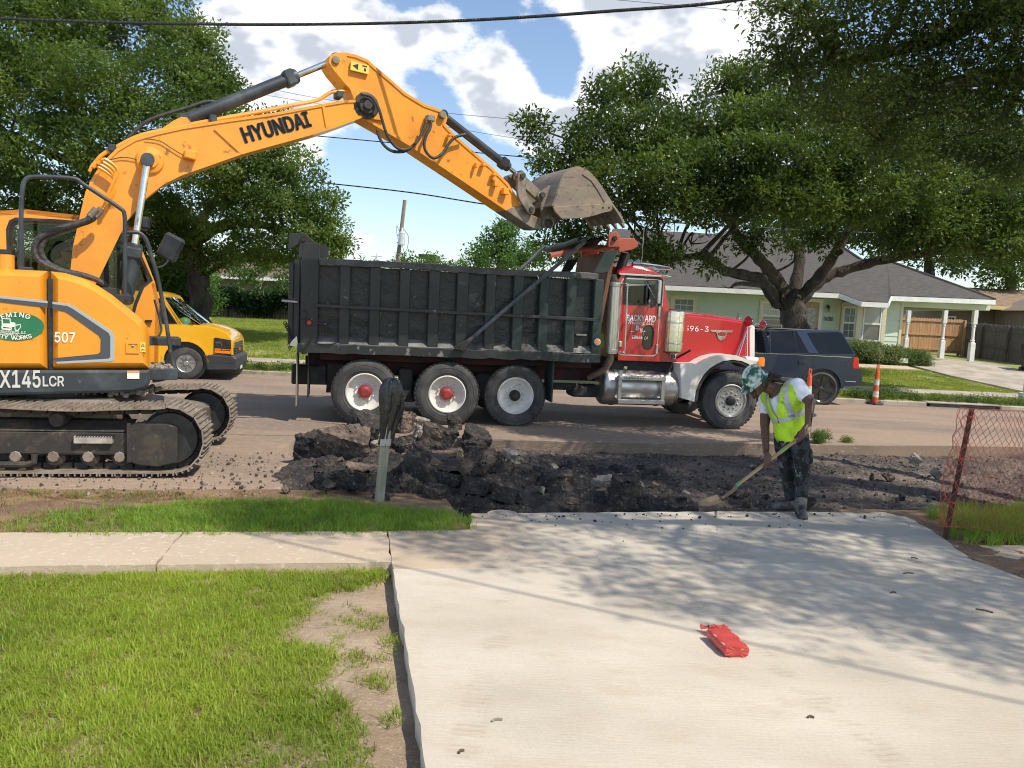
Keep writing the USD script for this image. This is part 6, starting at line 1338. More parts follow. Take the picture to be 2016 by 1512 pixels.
# upper body: doors, skirt, lettering
panB = [e2(*q) for q in ((268, 362), (345, 371), (430, 396), (520, 438), (600, 490), (680, 556), (748, 610), (785, 655), (797, 720), (797, 882), (268, 884))]
panA = [e2(*q) for q in ((-300, 330), (-60, 345), (250, 360), (252, 884), (-300, 884))]
body = put("engine_cover", [plate(panA, -1.05, -.32, .07)], orange, exc, smooth=50)
put("side_door", [plate(panB, -1.05, -.36, .075)], orange, exc, smooth=50)
put("door_gap", bx(e2(252, 0)[0] - .01, e2(268, 0)[0] + .01, -1.0, -.4, e2(0, 884)[1], e2(0, 372)[1] - .03), black_paint, exc)
sk = [e2(*q) for q in ((-300, 888), (797, 888), (799, 955), (780, 985), (700, 1005), (520, 1010), (-300, 1030))]
put("skirt", [plate(sk, -1.04, -.3, .03)], slate, exc, smooth=40)
dw0, dw1 = -1.056, -1.046
dk_o = [(-60, 170), (610, 240), (860, 275), (930, 310), (1390, 620), (1412, 670), (1412, 930), (1390, 950), (715, 990), (665, 945)]
dk_i = [(1250, 890), (1285, 865), (1290, 700), (1260, 650), (890, 385), (830, 350), (610, 300), (-60, 220)]
DK = Polygon([ep(x, y) for x, y in dk_o + dk_i]); gapP = sbox(e2(250, 0)[0] - .005, 0, e2(270, 0)[0] + .005, 3)
LT = Polygon([ep(x, y) for x, y in ((-60, 142), (610, 212), (860, 247), (950, 282), (1420, 590), (1465, 660), (1465, 960), (1440, 985), (735, 1014), (715, 990), (1390, 950), (1412, 930), (1412, 670), (1390, 620), (930, 310), (860, 275), (610, 240), (-60, 170))])


def decal(P_, mt, name, w0=dw0):
    P_ = P_.difference(gapP); put(name, [plate(g, w0, dw1) for g in getattr(P_, "geoms", [P_]) if g.area > 1e-5], mt, exc)


decal(DK, decal_dark, "stripe"); decal(LT, decal_light, "stripe")
elp = Polygon([(lambda q: q)(ep(200 + 366 * C(t), 540 + 182 * S(t))) for t in np.linspace(0, 2 * math.pi, 48, endpoint=False)])
decal(elp, decal_green, "emblem")
cream_l = mat("cream_lettering", (.74, .72, .62), .6)


def arc_text(words, cx, cy, rx, ry, a0, a1, h, up=True, mt=cream_l, bold=True):
    """Letters along an arc of the oval emblem (enlargement coordinates)."""
    n = len(words)
    for i, ch in enumerate(words):
        if ch == " ":
            continue
        t = math.radians(a0 + (a1 - a0) * i / (n - 1)); x, y = cx + rx * C(t), cy - ry * S(t); q = ep(x, y)
        dx, dy = -rx * S(t), -ry * C(t); an = math.atan2(dy, dx) if not up else math.atan2(-dy, -dx)
        m = text(ch, h, .003, bold, stretch=1.05); m = mv(m, -m.bounds[:, 0].mean(), 0, 0); m = rot(m, an, (0, 1, 0)); put("lettering", mv(m, q[0], dw0 - .003, q[1]), mt, exc)


arc_text("FLEMING", 200, 612, 300, 200, 150, 61, .048)
put("lettering", fit_text("CONSTRUCTION CO., LLC", .030, ep(-85, 630)[0], ep(330, 630)[0], dw0 - .003, ep(200, 630)[1], bold=True), cream_l, exc)
put("lettering", fit_text("KENNER, LA", .024, ep(58, 650)[0], ep(228, 650)[0], dw0 - .003, ep(150, 650)[1], bold=True), cream_l, exc)
arc_text("SAFETY WORKS", 200, 598, 330, 108, 200, 305, .042, up=False)
put("pictogram", [plate(Polygon([ep(*q) for q in a]).difference(Polygon([ep(*q) for q in b])), dw0 - .003, dw1) for a, b in ((((20, 430), (135, 435), (140, 480), (195, 490), (200, 540), (160, 545), (25, 520)), ((35, 442), (125, 446), (128, 500), (40, 498))), (((15, 530), (40, 520), (150, 540), (155, 575), (130, 588), (25, 575)), ((40, 540), (140, 555), (140, 565), (40, 560))), (((185, 520), (262, 505), (272, 545), (232, 595), (190, 590)), ((195, 530), (255, 517), (262, 545), (228, 582), (200, 580))))], cream_l, exc)
put("lettering", fit_text("507", ep(700, 612)[1] - ep(700, 738)[1], ep(700, 738)[0], ep(962, 738)[0], dw0 + .001, ep(800, 738)[1], bold=True), cream_l, exc)
silver = mat("silver_lettering", (.55, .54, .50), .4)
q0 = ep(-10, 1318); q1 = ep(522, 1318); t_ = text("X145", .185, .003, True, slant=.0); k = (q1[0] - q0[0]) / t_.bounds[1][0]; t_.apply_scale((k, 1, 1)); put("lettering", mv(t_, q0[0], -1.045, q0[1]), silver, exc)
t_ = text("H", .185, .003, True); t_.apply_scale((k, 1, 1)); put("lettering", mv(t_, q0[0] - .24, -1.045, q0[1]), silver, exc)
q0 = ep(535, 1302); q1 = ep(820, 1302); t_ = text("LCR", .11, .003, True); k = (q1[0] - q0[0]) / t_.bounds[1][0]; t_.apply_scale((k, 1, 1)); put("lettering", mv(t_, q0[0], -1.045, q0[1]), silver, exc)
lk_ = put("lock_box", [plate(Polygon([ep(*q) for q in ((1612, 735), (1785, 735), (1780, 885), (1610, 880))]).difference(Polygon([ep(*q) for q in ((1640, 760), (1760, 760), (1756, 850), (1640, 848))])), -1.062, -1.04)], orange, exc)
q = ep(1700, 785); put("lock", lathe([(0, -.015), (.015, -.012), (.018, 0)], 10, (q[0], -1.048, q[1]), (0, 1, 0)), chrome, lk_)
put("warning_label", plate([ep(*q) for q in ((1795, 742), (1860, 742), (1860, 866), (1792, 862))], -1.055, -1.045), mat("yellow_label", None), exc)
put("label_print", [plate(Polygon([ep(*q) for q in ((1828, 752), (1852, 795), (1804, 795))]).difference(Polygon([ep(*q) for q in ((1828, 764), (1843, 790), (1813, 790))])), -1.057, -1.05), plate([ep(*q) for q in ((1806, 838), (1828, 828), (1850, 838), (1850, 846), (1828, 837), (1806, 846))], -1.057, -1.05)], black_paint, exc)
put("notice", plate([ep(*q) for q in ((1628, 1108), (1783, 1108), (1783, 1210), (1626, 1208))], -1.046, -1.036), cream_l, exc); put("notice_band", plate([ep(*q) for q in ((1630, 1110), (1781, 1110), (1781, 1130), (1630, 1130))], -1.048, -1.04), amber, exc)
# deck, platform, cab
du0, du1 = e2(-300, 0)[0], e2(780, 0)[0]
put("deck", [bx(du0, du1 + .05, -.9, 1.2, .98, 1.14, .01), bx(du0, e2(250, 0)[0], -.4, 1.2, 1.14, 1.75)], slate, exc)
put("filler_cap", [lathe([(0, 0), (.085, 0), (.085, .17), (.07, .175), (0, .175)], 16, (e2(14, 0)[0], -.8, e2(0, 350)[1])), ], orange, exc); put("cap_top", lathe([(.088, 0), (.092, .01), (.092, .05), (0, .055)], 16, (e2(14, 0)[0], -.8, e2(0, 350)[1] + .17)), black_paint, exc)
put("hood_plate", [plate([e2(*q) for q in ((265, 358), (430, 372), (428, 398), (340, 385), (268, 366))], -.95, -.6)], slate, exc)
put("hinge_block", [bx(e2(525, 0)[0], e2(640, 0)[0], -.75, -.4, e2(0, 470)[1], e2(0, 420)[1], .01)], blackp2, exc)
cab_o = [(-40, 730), (-40, 432), (-22, 416), (52, 412), (157, 424), (235, 434), (264, 450), (306, 558), (314, 600), (311, 732)]
CW0, CW1 = .33, 1.28
cp = [EX.pick(x, y, CW0) for x, y in cab_o]
g1 = [EX.pick(x, y, CW0) for x, y in ((14, 520), (12, 450), (18, 434), (30, 428), (120, 432), (238, 443), (258, 456), (301, 552), (284, 566), (270, 600), (262, 632), (150, 632), (40, 600), (22, 560))]
hull_cab = Polygon(cp)
ecab = put("cab", [plate(hull_cab.difference(Polygon(g1)), CW0, CW0 + .05), plate(hull_cab.difference(Polygon(g1)), CW1 - .05, CW1), hull([(u, w_, z) for u, z in cp[2:7] for w_ in (CW0, CW1)]).slice_plane((0, 0, cp[6][1]), (0, 0, 1)) if False else rings([[(u, CW0, z), (u, CW1, z), (u, CW1, z - .06), (u, CW0, z - .06)] for u, z in cp[1:7]]), bx(cp[0][0], cp[0][0] + .05, CW0, CW1, cp[0][1], cp[1][1]), rings([[(u, CW0, z), (u, CW1, z), (u - .05, CW1, z), (u - .05, CW0, z)] for u, z in (cp[7], cp[8], cp[9])])], orange, exc, smooth=30)
put("window_seal", plate(Polygon(g1).difference(Polygon(g1).buffer(-.035)), CW0 - .006, CW0 + .02), black_paint, ecab)
put("window_pane", plate(g1, CW0 + .025, CW0 + .032), smoke_glass, ecab); put("window_pane", plate(g1, CW1 - .032, CW1 - .025), smoke_glass, ecab)
put("windscreen", rings([[(u - .005, CW0 + .05, z), (u - .005, CW1 - .05, z), (u - .012, CW1 - .05, z), (u - .012, CW0 + .05, z)] for u, z in (cp[6], cp[7])]), smoke_glass, ecab)
put("pillar", [bar((EX.pick(214, 640, CW0)[0], CW0 + .02, EX.pick(214, 640, CW0)[1]), (EX.pick(205, 440, CW0)[0], CW0 + .02, EX.pick(205, 440, CW0)[1]), .05, .06)], black_paint, ecab)
put("seat", [bx(-.55 + cp[2][0] + .75, cp[2][0] + .35, .55, 1.05, 1.45, 2.25, .06), bx(cp[2][0] + .3, cp[2][0] + .85, .55, 1.05, 1.45, 1.6, .05)], black_paint, ecab)
put("door_handle", bar((EX.pick(285, 632, CW0)[0], CW0 - .03, EX.pick(285, 632, CW0)[1]), (EX.pick(299, 632, CW0)[0], CW0 - .03, EX.pick(299, 632, CW0)[1]), .03, .03), black_paint, ecab)
# handrails, mirror, lamp, footplate


def rail_(pts, w_, r, name="handrail", ws=None):
    ws = ws or [w_] * len(pts); put(name, tube(curve([(EX.pick(x, y, w)[0], w, EX.pick(x, y, w)[1]) for (x, y), w in zip(pts, ws)], 4), r, 9), slate, exc, smooth=True)


rail_([(41, 524), (41.5, 470), (42, 417), (44, 378), (50, 354), (71, 348), (143, 351), (163, 362), (200, 386), (236, 410), (245, 423), (246, 470), (246, 540), (246, 588)], -.86, .024)
put("rail_socket", [cyl((EX.pick(41, 524, -.86)[0], -.86, EX.pick(41, 527, -.86)[1]), (EX.pick(41, 480, -.86)[0], -.86, EX.pick(41, 455, -.86)[1]), .034, n=10), bx(EX.pick(28, 0, -.86)[0], EX.pick(58, 0, -.86)[0], -.93, -.79, EX.pick(41, 533, -.86)[1], EX.pick(41, 525, -.86)[1], .01)], slate, exc)
q = EX.pick(240, 588, -.86); put("rail_bracket", [bx(q[0] - .08, q[0] + .10, -.9, -.82, q[1] - .06, q[1] + .05, .01)] + [cyl((q[0] - .04 + .09 * i, -.92, q[1]), (q[0] - .04 + .09 * i, -.9, q[1]), .02, n=6) for i in range(2)], blackp2, exc)
rail_([(246, 458), (262, 457), (277, 460), (289, 475), (300, 510), (310, 545), (323, 610), (331, 660), (338, 705), (342, 724), (336, 738), (322, 746), (300, 750)], -.8, .024)
rail_([(304, 590), (317, 640), (316, 655), (308, 668)], -.2, .014)
mq = EX.pick(336, 487, -.8); put("mirror", rot(bx(-.13, .13, -.03, .04, -.155, .155, .03), .45, (0, 1, 0)).apply_transform(trimesh.transformations.rotation_matrix(-.5, (0, 0, 1))).apply_translation((mq[0], -.8, mq[1])), blackp2, exc); put("mirror_glass", rot(bx(-.11, .11, .041, .044, -.13, .13), .45, (0, 1, 0)).apply_transform(trimesh.transformations.rotation_matrix(-.5, (0, 0, 1))).apply_translation((mq[0], -.8, mq[1])), chrome, exc)
rail_([(308, 527), (320, 524), (330, 515), (333, 503)], -.8, .012, "mirror_stay")
lq = EX.pick(285, 440, -.1); put("work_lamp", [bx(lq[0] - .06, lq[0] + .06, -.2, .05, lq[1] - .08, lq[1] + .08, .03)], blackp2, exc)
fq0, fq1 = EX.pick(296, 745, -.75), EX.pick(345, 724, -.75)
put("footplate", [bx(fq0[0] - .02, fq1[0] + .02, -.85, -.25, fq0[1] - .01, fq0[1] + .13, .008), bx(fq0[0] - .02, fq1[0] + .08, -.6, -.25, EX.pick(320, 675, -.5)[1] - .03, EX.pick(320, 670, -.5)[1] + .04, .01)], slate, exc)
r_ = np.random.default_rng(6)
put("gravel_on_footplate", [mv(lumpy(r_.uniform(.012, .032), i, sub=1), r_.uniform(fq0[0], fq1[0]), r_.uniform(-.83, -.3), fq0[1] + .135) for i in range(70)], gravel_m, exc, kind="stuff")

# undercarriage
g0, g1_ = on_z(0, 941, 0), on_z(370, 941, 0)
TK = Frame(g1_, math.atan2(*(g1_ - g0)[:2][::-1]))
tk0 = EX.o  # parts stay under the excavator: turn track coordinates into the excavator's


def to_ex(m):
    v = m.vertices; Wd = TK.o + v[:, :1] * TK.d + v[:, 1:2] * TK.n + v[:, 2:] * np.array([0, 0, 1.0]); d = Wd - EX.o
    return T(np.stack([d @ EX.d, d @ EX.n, Wd[:, 2]], 1), m.faces)


def tpk(x, y, w=0.0): return TK.pick(x / 4.2, 760 + y / 4.2, w)


ic = tpk(1460, 505); IR = .36; ic = np.array([tpk(1715, 450)[0] - .42, .425]); SHW = .50
sag = [(t, z) for t, z in ((-3.3, .80), (-2.6, .80), (-1.9, .755), (-1.2, .735), (-.75, .755), (ic[0] - .1, .775))]


def track_path():
    top = curve([(u, 0, z) for u, z in sag], 8); arc = [(ic[0] + .365 * S(a), 0, ic[1] + .365 * C(a)) for a in np.linspace(.05, math.pi * .93, 16)]
    bot = [(u, 0, .06) for u in np.linspace(ic[0] - .1, -3.3, 20)]; back = [(-3.3 - .37 * S(a), 0, .43 - .37 * C(a)) for a in np.linspace(.1, math.pi - .1, 14)]
    p = np.vstack([top, arc, bot, back, top[:1]]); s = np.r_[0, np.cumsum(np.linalg.norm(np.diff(p, axis=0), axis=1))]
    n = int(round(s[-1] / .158)); t = np.arange(n) / n * s[-1]; P_ = np.stack([np.interp(t, s, p[:, k]) for k in range(3)], 1); Q_ = np.stack([np.interp(t + .02, s, p[:, k]) for k in range(3)], 1); D_ = Q_ - P_
    return P_, D_ / np.linalg.norm(D_, axis=1)[:, None]


TP, TD = track_path()
shoe = join([bx(-.078, .078, 0, SHW, 0, .016), bx(-.072, -.056, 0, SHW, .016, .045), bx(-.006, .008, 0, SHW, .016, .042), bx(.058, .072, 0, SHW, .016, .042)])
shoe_holes = join([bx(-.046, -.018, y, y + .018, .0162, .0185) for y in (.13, .17, .31, .35)])
linkm = join([bx(-.07, .07, y, y + .03, -.075, -.005, .01) for y in (.19, .28)])
for side, w0 in (("near", 0.0), ("far", 1.98)):
    tr = put("track_chain", [to_ex(mv(linkm.copy().apply_transform(np.block([[np.stack([d, [0, 1.0, 0], np.cross(d, [0, 1.0, 0])], 1), p[:, None]], [np.zeros((1, 3)), np.ones((1, 1))]])), 0, w0, 0)) for p, d in zip(TP, TD)], dirtysteel, exc, kind="stuff")
    for i, (p, d) in enumerate(zip(TP, TD)):
        M = np.block([[np.stack([d, [0, 1.0, 0], np.cross(d, [0, 1.0, 0])], 1), (p + [0, w0, 0])[:, None]], [np.zeros((1, 3)), np.ones((1, 1))]])
        sh = put("track_shoe", to_ex(shoe.copy().apply_transform(M)), shoe_m, tr)
        if TP[i][0] > -2.2:
            put("bolt_slot", to_ex(shoe_holes.copy().apply_transform(M)), black_paint, exc, kind="stuff") if False else None
    yb = w0 + .10
    put("track_frame", [to_ex(bx(-3.2, tpk(1050, 0)[0], yb, w0 + .42, .235, .50, .02)), to_ex(hull([(u, y, z) for u in (-3.2, tpk(1050, 0)[0]) for y, z in ((yb, .50), (w0 + .25, .60), (w0 + .42, .60))]))], dirtysteel, exc)
    a, b = tpk(1050, 0)[0], tpk(1455, 0)[0]
    put("idler_guard", [to_ex(plate([(a, .17), (a + .1, .13), (b - .2, .11), (b, .16), (b, .56), (b - .1, .60), (a + .05, .60), (a, .56)], w0 + .06, w0 + .12, .012))], dirtysteel, exc)
    put("frame_flange", to_ex(bx(a - .02, a + .02, w0 + .05, w0 + .2, .16, .60, .006)), dirtysteel, exc)
    put("idler", to_ex(lathe([(.08, w0 + .12), (.29, w0 + .13), (.30, w0 + .2), (.33, w0 + .22), (.33, w0 + .28), (.30, w0 + .30), (.29, w0 + .37), (.08, w0 + .38)], 28, (ic[0], 0, ic[1]), (0, 1, 0))), blackp2, exc)
    for u in (tpk(435, 0)[0], tpk(435, 0)[0] - 1.3):
        put("carrier_roller", to_ex(lathe([(0, w0 + .09), (.07, w0 + .09), (.085, w0 + .12), (.085, w0 + .34), (0, w0 + .34)], 18, (u, 0, .625), (0, 1, 0))), dirtysteel, exc)
    for x in (85, 405, 700, 965):
        put("track_roller", to_ex(lathe([(0, w0 + .10), (.05, w0 + .10), (.06, w0 + .13), (.10, w0 + .16), (.10, w0 + .36), (0, w0 + .36)], 16, (tpk(x, 0)[0], 0, .20), (0, 1, 0))), dirtysteel, exc)
        put("roller_cap", to_ex(lathe([(0, w0 + .085), (.055, w0 + .085), (.062, w0 + .10)], 8, (tpk(x, 0)[0], 0, .215), (0, 1, 0))), shoe_m, exc)
    put("roller_guard", to_ex(tube([(tpk(-200, 0)[0], w0 + .09, .13), (tpk(180, 0)[0], w0 + .09, .13), (tpk(245, 0)[0], w0 + .09, .16), (tpk(250, 0)[0], w0 + .09, .24)], .035, 8)), dirtysteel, exc)
    if side == "near":
        s0, s1 = tpk(603, 415, .04), tpk(925, 480, .04)
        put("frame_step", to_ex(bx(s0[0], s1[0], .05, .11, s1[1], s0[1], .006)), mat("bright_step", (.62, .58, .50), .45, metal=.5, col2=(.42, .38, .32), scale=9), exc); put("step_tooth", [to_ex(bx(s0[0] + .03 + .028 * k, s0[0] + .045 + .028 * k, .04, .10, s0[1] - .002, s0[1] + .012)) for k in range(14)], black_paint, exc, kind="stuff")
        put("frame_hole", to_ex(lathe([(0, .092), (.045, .092), (.05, .1)], 14, (tpk(598, 0)[0], 0, .345), (0, 1, 0))), black_paint, exc)
each("carbody", [to_ex(bx(-2.6, -.9, .45, 2.05, .42, .80, .05)), to_ex(hull([(u, w_, z) for u, w_, z in ((-1.0, 1.0, .8), (-1.0, 1.5, .8), (-.25, 1.95, .62), (-.1, 1.95, .55), (-.1, 2.1, .3), (-.5, 2.1, .3), (-1.0, 1.0, .4))])), to_ex(hull([(u, w_, z) for u, w_, z in ((-1.0, 1.5, .8), (-1.0, .9, .8), (-.25, .55, .62), (-.1, .5, .55), (-.1, .45, .3), (-.5, .45, .3), (-1.0, 1.5, .4))]))], steel_w, exc)
put("slew_ring", to_ex(lathe([(0, 0), (.62, 0), (.62, .2), (0, .2)], 32, (-1.75, 1.25, .79))), blackp2, exc)
put("gravel_on_carbody", [to_ex(mv(lumpy(r_.uniform(.015, .04), i, sub=1), r_.uniform(-1.4, -.6), r_.uniform(.7, 1.4), .83 + r_.uniform(0, .05))) for i in range(120)], gravel_m, exc, kind="stuff")
# ================================================================ PARKED VEHICLES
vanp = mat("van_yellow", (.80, .40, .008), .22, coat=.7, col2=(.76, .37, .01), scale=1.0)
suvp = mat("suv_blue", (.011, .018, .040), .2, coat=.6, metal=.0, col2=(.014, .022, .046), scale=1.0)
carplastic = mat("grey_bumper_plastic", (.030, .031, .033), .55, col2=(.042, .043, .045), scale=3)
tint = mat("tinted_glass", (.004, .005, .006), .02, spec=.35)
blackrim = mat("gloss_black_rim", (.010, .010, .011), .14, coat=1.0)


def car_wheel(parent, u, w, z, R_, width, rim_r, rim_mat, out=-1, spokes=5, dish=.03):
    """A road wheel; out: which way its face looks along w."""
    def Y_(d): return w - out * d
    p0, ax = (u, 0, z), (0, 1, 0)
    wh = put("wheel", lathe([(rim_r, Y_(.03)), (rim_r + .02, Y_(.0)), (R_ - .05, Y_(-.005)), (R_ - .015, Y_(.015)), (R_, Y_(.05)), (R_, Y_(width - .05)), (R_ - .03, Y_(width)), (rim_r, Y_(width))], 40, p0, ax), rubber, parent, smooth=40)
    put("rim", [lathe([(rim_r + .004, Y_(.02)), (rim_r - .006, Y_(.008)), (rim_r - .03, Y_(.025)), (rim_r - .035, Y_(.09)), (0, Y_(.11))], 36, p0, ax)], rim_mat if rim_mat is not blackrim else blackrim, wh, smooth=40)
    sp = []
    for k in range(spokes):
        a = 2 * math.pi * k / spokes + .4; m = hull([(x, Y_(d), zz) for x, zz, d in ((-.055, .05, dish), (.055, .05, dish), (-.085, rim_r - .02, dish + .0), (-.03, rim_r - .02, dish), (.085, rim_r - .02, dish), (-.06, .05, dish + .05), (.06, .05, dish + .05), (.085, rim_r - .02, dish + .05), (-.085, rim_r - .02, dish + .05))]); sp.append(mv(rot(m, a, (0, 1, 0)), u, 0, z))
    for i in sp:
        put("spoke", i, rim_mat, wh)
    put("hub_cap", lathe([(0, Y_(dish - .02)), (.05, Y_(dish - .015)), (.075, Y_(dish + .01)), (.08, Y_(dish + .04))], 16, p0, ax), rim_mat, wh)
    return wh


def skin(sections, mt, name, parent, smooth=35):
    """Body skin: outlines (u, z) with the same count, at growing w."""
    return put(name, rings([[(u, w, z) for u, z in o] for o, w in sections]), mt, parent, smooth=smooth)


def shrink(o, du, dz_top, z_keep):
    o = np.array(o, float); c = o[:, 0].mean(); out = o.copy(); out[:, 0] += np.sign(c - o[:, 0]) * du; m = o[:, 1] > z_keep; out[m, 1] -= dz_top; return out


# yellow van, nose to the right, behind the excavator
VN = Frame((-7.8, 18.45, 0), math.radians(12)); van = thing("yellow_van", "yellow cargo van parked nose right along the far kerb behind the excavator", "van", loc=VN.o, rz=VN.yaw)
def v7(x, y, w=0.0): return VN.pick(290 + x / 7.2, 560 + y / 7.2, w)
VW = 1.98; wc = v7(545, 1190, .03); VR = wc[1] if .34 < wc[1] < .5 else .40
arch = [(wc[0] + .52 * C(t), VR + .06 + .50 * S(t)) for t in np.linspace(math.pi, 0, 14)]
top_o = [v7(-400, 200), v7(130, 130), v7(228, 172), v7(490, 565), v7(640, 585), v7(840, 602), v7(980, 632), v7(1110, 692), v7(1165, 742), v7(1196, 790), v7(1212, 835), v7(1218, 1000)]
zs = v7(850, 985)[1]
vlow = [(-3.3, .42), (-3.3, v7(0, 200)[1])] + [tuple(q) for q in top_o[1:]] + [(wc[0] + .62, zs)] + arch[::-1] + [(wc[0] - .6, .42)]
Pv = np.array(vlow)
side_w = Polygon([v7(200, 195), v7(232, 260), v7(430, 560), v7(-60, 560), v7(-60, 195)])
body_v = put("body", [plate(Polygon(Pv).difference(side_w), 0, .06, 0), plate(Polygon(Pv).difference(side_w), VW - .06, VW)], vanp, van)
zr = [tuple(q) for q in top_o]
hood = [(u, z) for u, z in zr[4:11]]
put("hood", rings([[(u, w_, z + dz) for w_, dz in ((.0, -.02), (.05, .015), (.5, .05), (1.0, .06), (1.5, .05), (VW - .05, .015), (VW, -.02), (VW - .1, -.12), (.1, -.12))] for u, z in hood]), vanp, van, smooth=40)
put("van_roof", rings([[(u, w_, z + dz) for w_, dz in ((.0, -.02), (.1, .03), (1.0, .06), (VW - .1, .03), (VW, -.02), (1.0, -.06))] for u, z in ((-3.3, zr[1][1]), zr[1], zr[2])]), vanp, van, smooth=40)
put("pillar", [hull([(u, w_, z) for u, z in (v7(245, 215), v7(275, 260), v7(495, 568), v7(440, 568)) for w_ in (a, a + .06)]) for a in (.0, VW - .06)], vanp, van)
vglass = pane_mat("van_glass", (.45, .52, .52), .95)
put("windscreen", rings([[(u + d, w_, z) for w_, d in ((.07, -.05), (.5, .03), (1.0, .06), (1.5, .03), (VW - .07, -.05), (1.5, .02), (1.0, .05), (.5, .02))] for u, z in (v7(232, 180), v7(735, 572))]), vglass, van, smooth=True)
put("side_window", plate(side_w, .025, .031), tint, van); put("window_seal", plate(side_w.difference(side_w.buffer(-.03)), -.006, .02), black_paint, van)
put("dashboard", hull([(u, w_, z) for u, z in (v7(420, 600), v7(720, 590), v7(640, 700)) for w_ in (.08, VW - .08)]), black_paint, van)
hc = v7(525, 500, .45)
put("van_floor", bx(-3.2, wc[0] + 1.0, .1, VW - .1, .45, .6), black_paint, van)
put("bumper", [plate([v7(790, 985), v7(1215, 1008), v7(1262, 1050), v7(1260, 1150), v7(1246, 1216), v7(850, 1216), v7(828, 1100)], -.02, VW + .02, .03)], carplastic, van); put("bumper_seam", bx(v7(828, 0)[0], v7(1258, 0)[0], -.023, -.019, v7(0, 1082)[1], v7(0, 1076)[1]), black_paint, van)
hl = put("headlight", plate([v7(945, 765), v7(965, 752), v7(1185, 790), v7(1190, 1005), v7(940, 975)], -.012, .25), black_paint, van)
put("lens", plate([v7(960, 905), v7(1186, 925), v7(1184, 985), v7(952, 965)], -.018, .1), amber, hl); put("reflector", [bx(v7(1055, 0)[0], v7(1072, 0)[0], -.018, 0, v7(0, 900)[1], v7(0, 790)[1]), bx(v7(960, 0)[0], v7(1186, 0)[0], -.018, 0, v7(0, 905)[1], v7(0, 890)[1]), bx(v7(975, 0)[0], v7(1055, 0)[0], -.016, 0, v7(0, 800)[1], v7(0, 770)[1])], chrome, hl)
gx = v7(1214, 0)[0]; put("grille", [bx(gx - .08, gx + .03, .30, VW - .30, zz, zz + .04, .006) for zz in np.linspace(v7(0, 990)[1], v7(0, 815)[1], 6)], carplastic, van); put("grille_back", bx(gx - .12, gx + .004, .05, VW - .05, v7(1200, 1012)[1], v7(1200, 815)[1]), black_paint, van)
put("grille_emblem", bx(gx + .02, gx + .045, .85, 1.13, v7(0, 925)[1], v7(0, 885)[1], .005), redlens, van)
put("number_plate", bx(v7(1258, 0)[0], v7(1262, 0)[0] + .008, .85, 1.15, v7(0, 1200)[1], v7(0, 1100)[1]), white_trim, van)
put("wheel_well", [lathe([(0, .08), (.5, .08), (.5, .6), (0, .6)], 24, (wc[0], 0, VR + .06), (0, 1, 0))], black_paint, van)
put("arch_lip", [plate(LineString([(u, z) for u, z in arch]).buffer(.025), -.02, .02)], vanp, van)
put("side_mirror", [bx(v7(150, 0)[0], v7(250, 0)[0], -.28, -.05, v7(0, 545)[1], v7(0, 260)[1], .04)], black_paint, van)
put("wiper", [tube([(v7(560, 545)[0], .3, v7(0, 545)[1] + .02), (v7(740, 560)[0], .9, v7(0, 540)[1] + .03)], .012, 5), tube([(v7(760, 560)[0], .9, v7(0, 575)[1] + .03), (v7(810, 585)[0], .4, v7(0, 590)[1] + .04)], .012, 5)], black_paint, van)
put("door_seam", bx(v7(300, 0)[0], v7(306, 0)[0], -.003, .002, .6, v7(0, 560)[1]), black_paint, van)
vrim = mat("dull_steel_wheel", (.36, .35, .33), .4, metal=.6, col2=(.22, .20, .18), scale=7)
for a, o in ((.03, -1), (VW - .03, 1)):
    car_wheel(van, wc[0], a, VR, VR - .0, .25, .225, vrim, o, 8, .02); car_wheel(van, wc[0] - 3.4, a, VR, VR, .25, .225, vrim, o, 8, .02)
hv = thing("hard_hat", "yellow-green hard hat lying on the yellow van's dashboard", "hard hat", loc=VN.world(hc[0], .5, hc[1] - .12))
hmat = mat("lime_hat", (.50, .66, .08), .35, col2=(.30, .52, .36), scale=3)
put("shell", lathe([(.185, 0), (.16, .012), (.15, .03), (.145, .08), (.115, .14), (.06, .172), (0, .18)], 24), hmat, hv, smooth=40); put("brim", lathe([(.15, .0), (.20, -.006), (.2, .002), (.15, .012)], 24), hmat, hv)

# blue sport utility behind the truck's nose, tail to the right
SV = Frame((8.0, 19.55, 0), 0.0); suv = thing("blue_suv", "dark blue sport utility car parked behind the truck's nose, tail to the right", "car", loc=SV.o)
def s7(x, y, w=0.0): return SV.pick(1460 + x / 7.754, 620 + y / 7.754, w)
SW = 1.95; wc2 = s7(1212, 1120, .02); SR = min(max(wc2[1], .38), .43)
wx = wc2[0]; fx = wx - 3.02
arc2 = [(wx + .53 * C(t), SR + .05 + .50 * S(t)) for t in np.linspace(0, math.pi, 14)]; arcf = [(fx + .53 * C(t), SR + .05 + .50 * S(t)) for t in np.linspace(0, math.pi, 14)]
zsill = s7(600, 1010)[1]; zbelt = s7(600, 590)[1]; xr = s7(1782, 0)[0]
lower = [(xr - .02, s7(0, 640)[1])] + [tuple(s7(x, y)) for x, y in ((1790, 720), (1792, 820), (1836, 862), (1838, 1035), (1800, 1082), (1500, 1092))] + arc2 + [(wx - .55, zsill), (fx + .6, zsill)] + arcf + [(fx - .85, zsill + .02), (fx - .98, .62), (fx - .97, 1.02), (fx - .85, 1.12), (fx + .55, 1.22), (fx + .75, zbelt)] + [tuple(s7(x, 592)) for x in (240, 700, 1200)] + [tuple(s7(1745, 598))]
lo = np.array(lower); ins_ = lo.copy(); mid = lo[:, 0].mean(); ins_[:, 0] += np.where(lo[:, 0] > mid, -.05, .08)
put("body", [plate(Polygon(lo), .0, SW, .045)], suvp, suv, smooth=40)
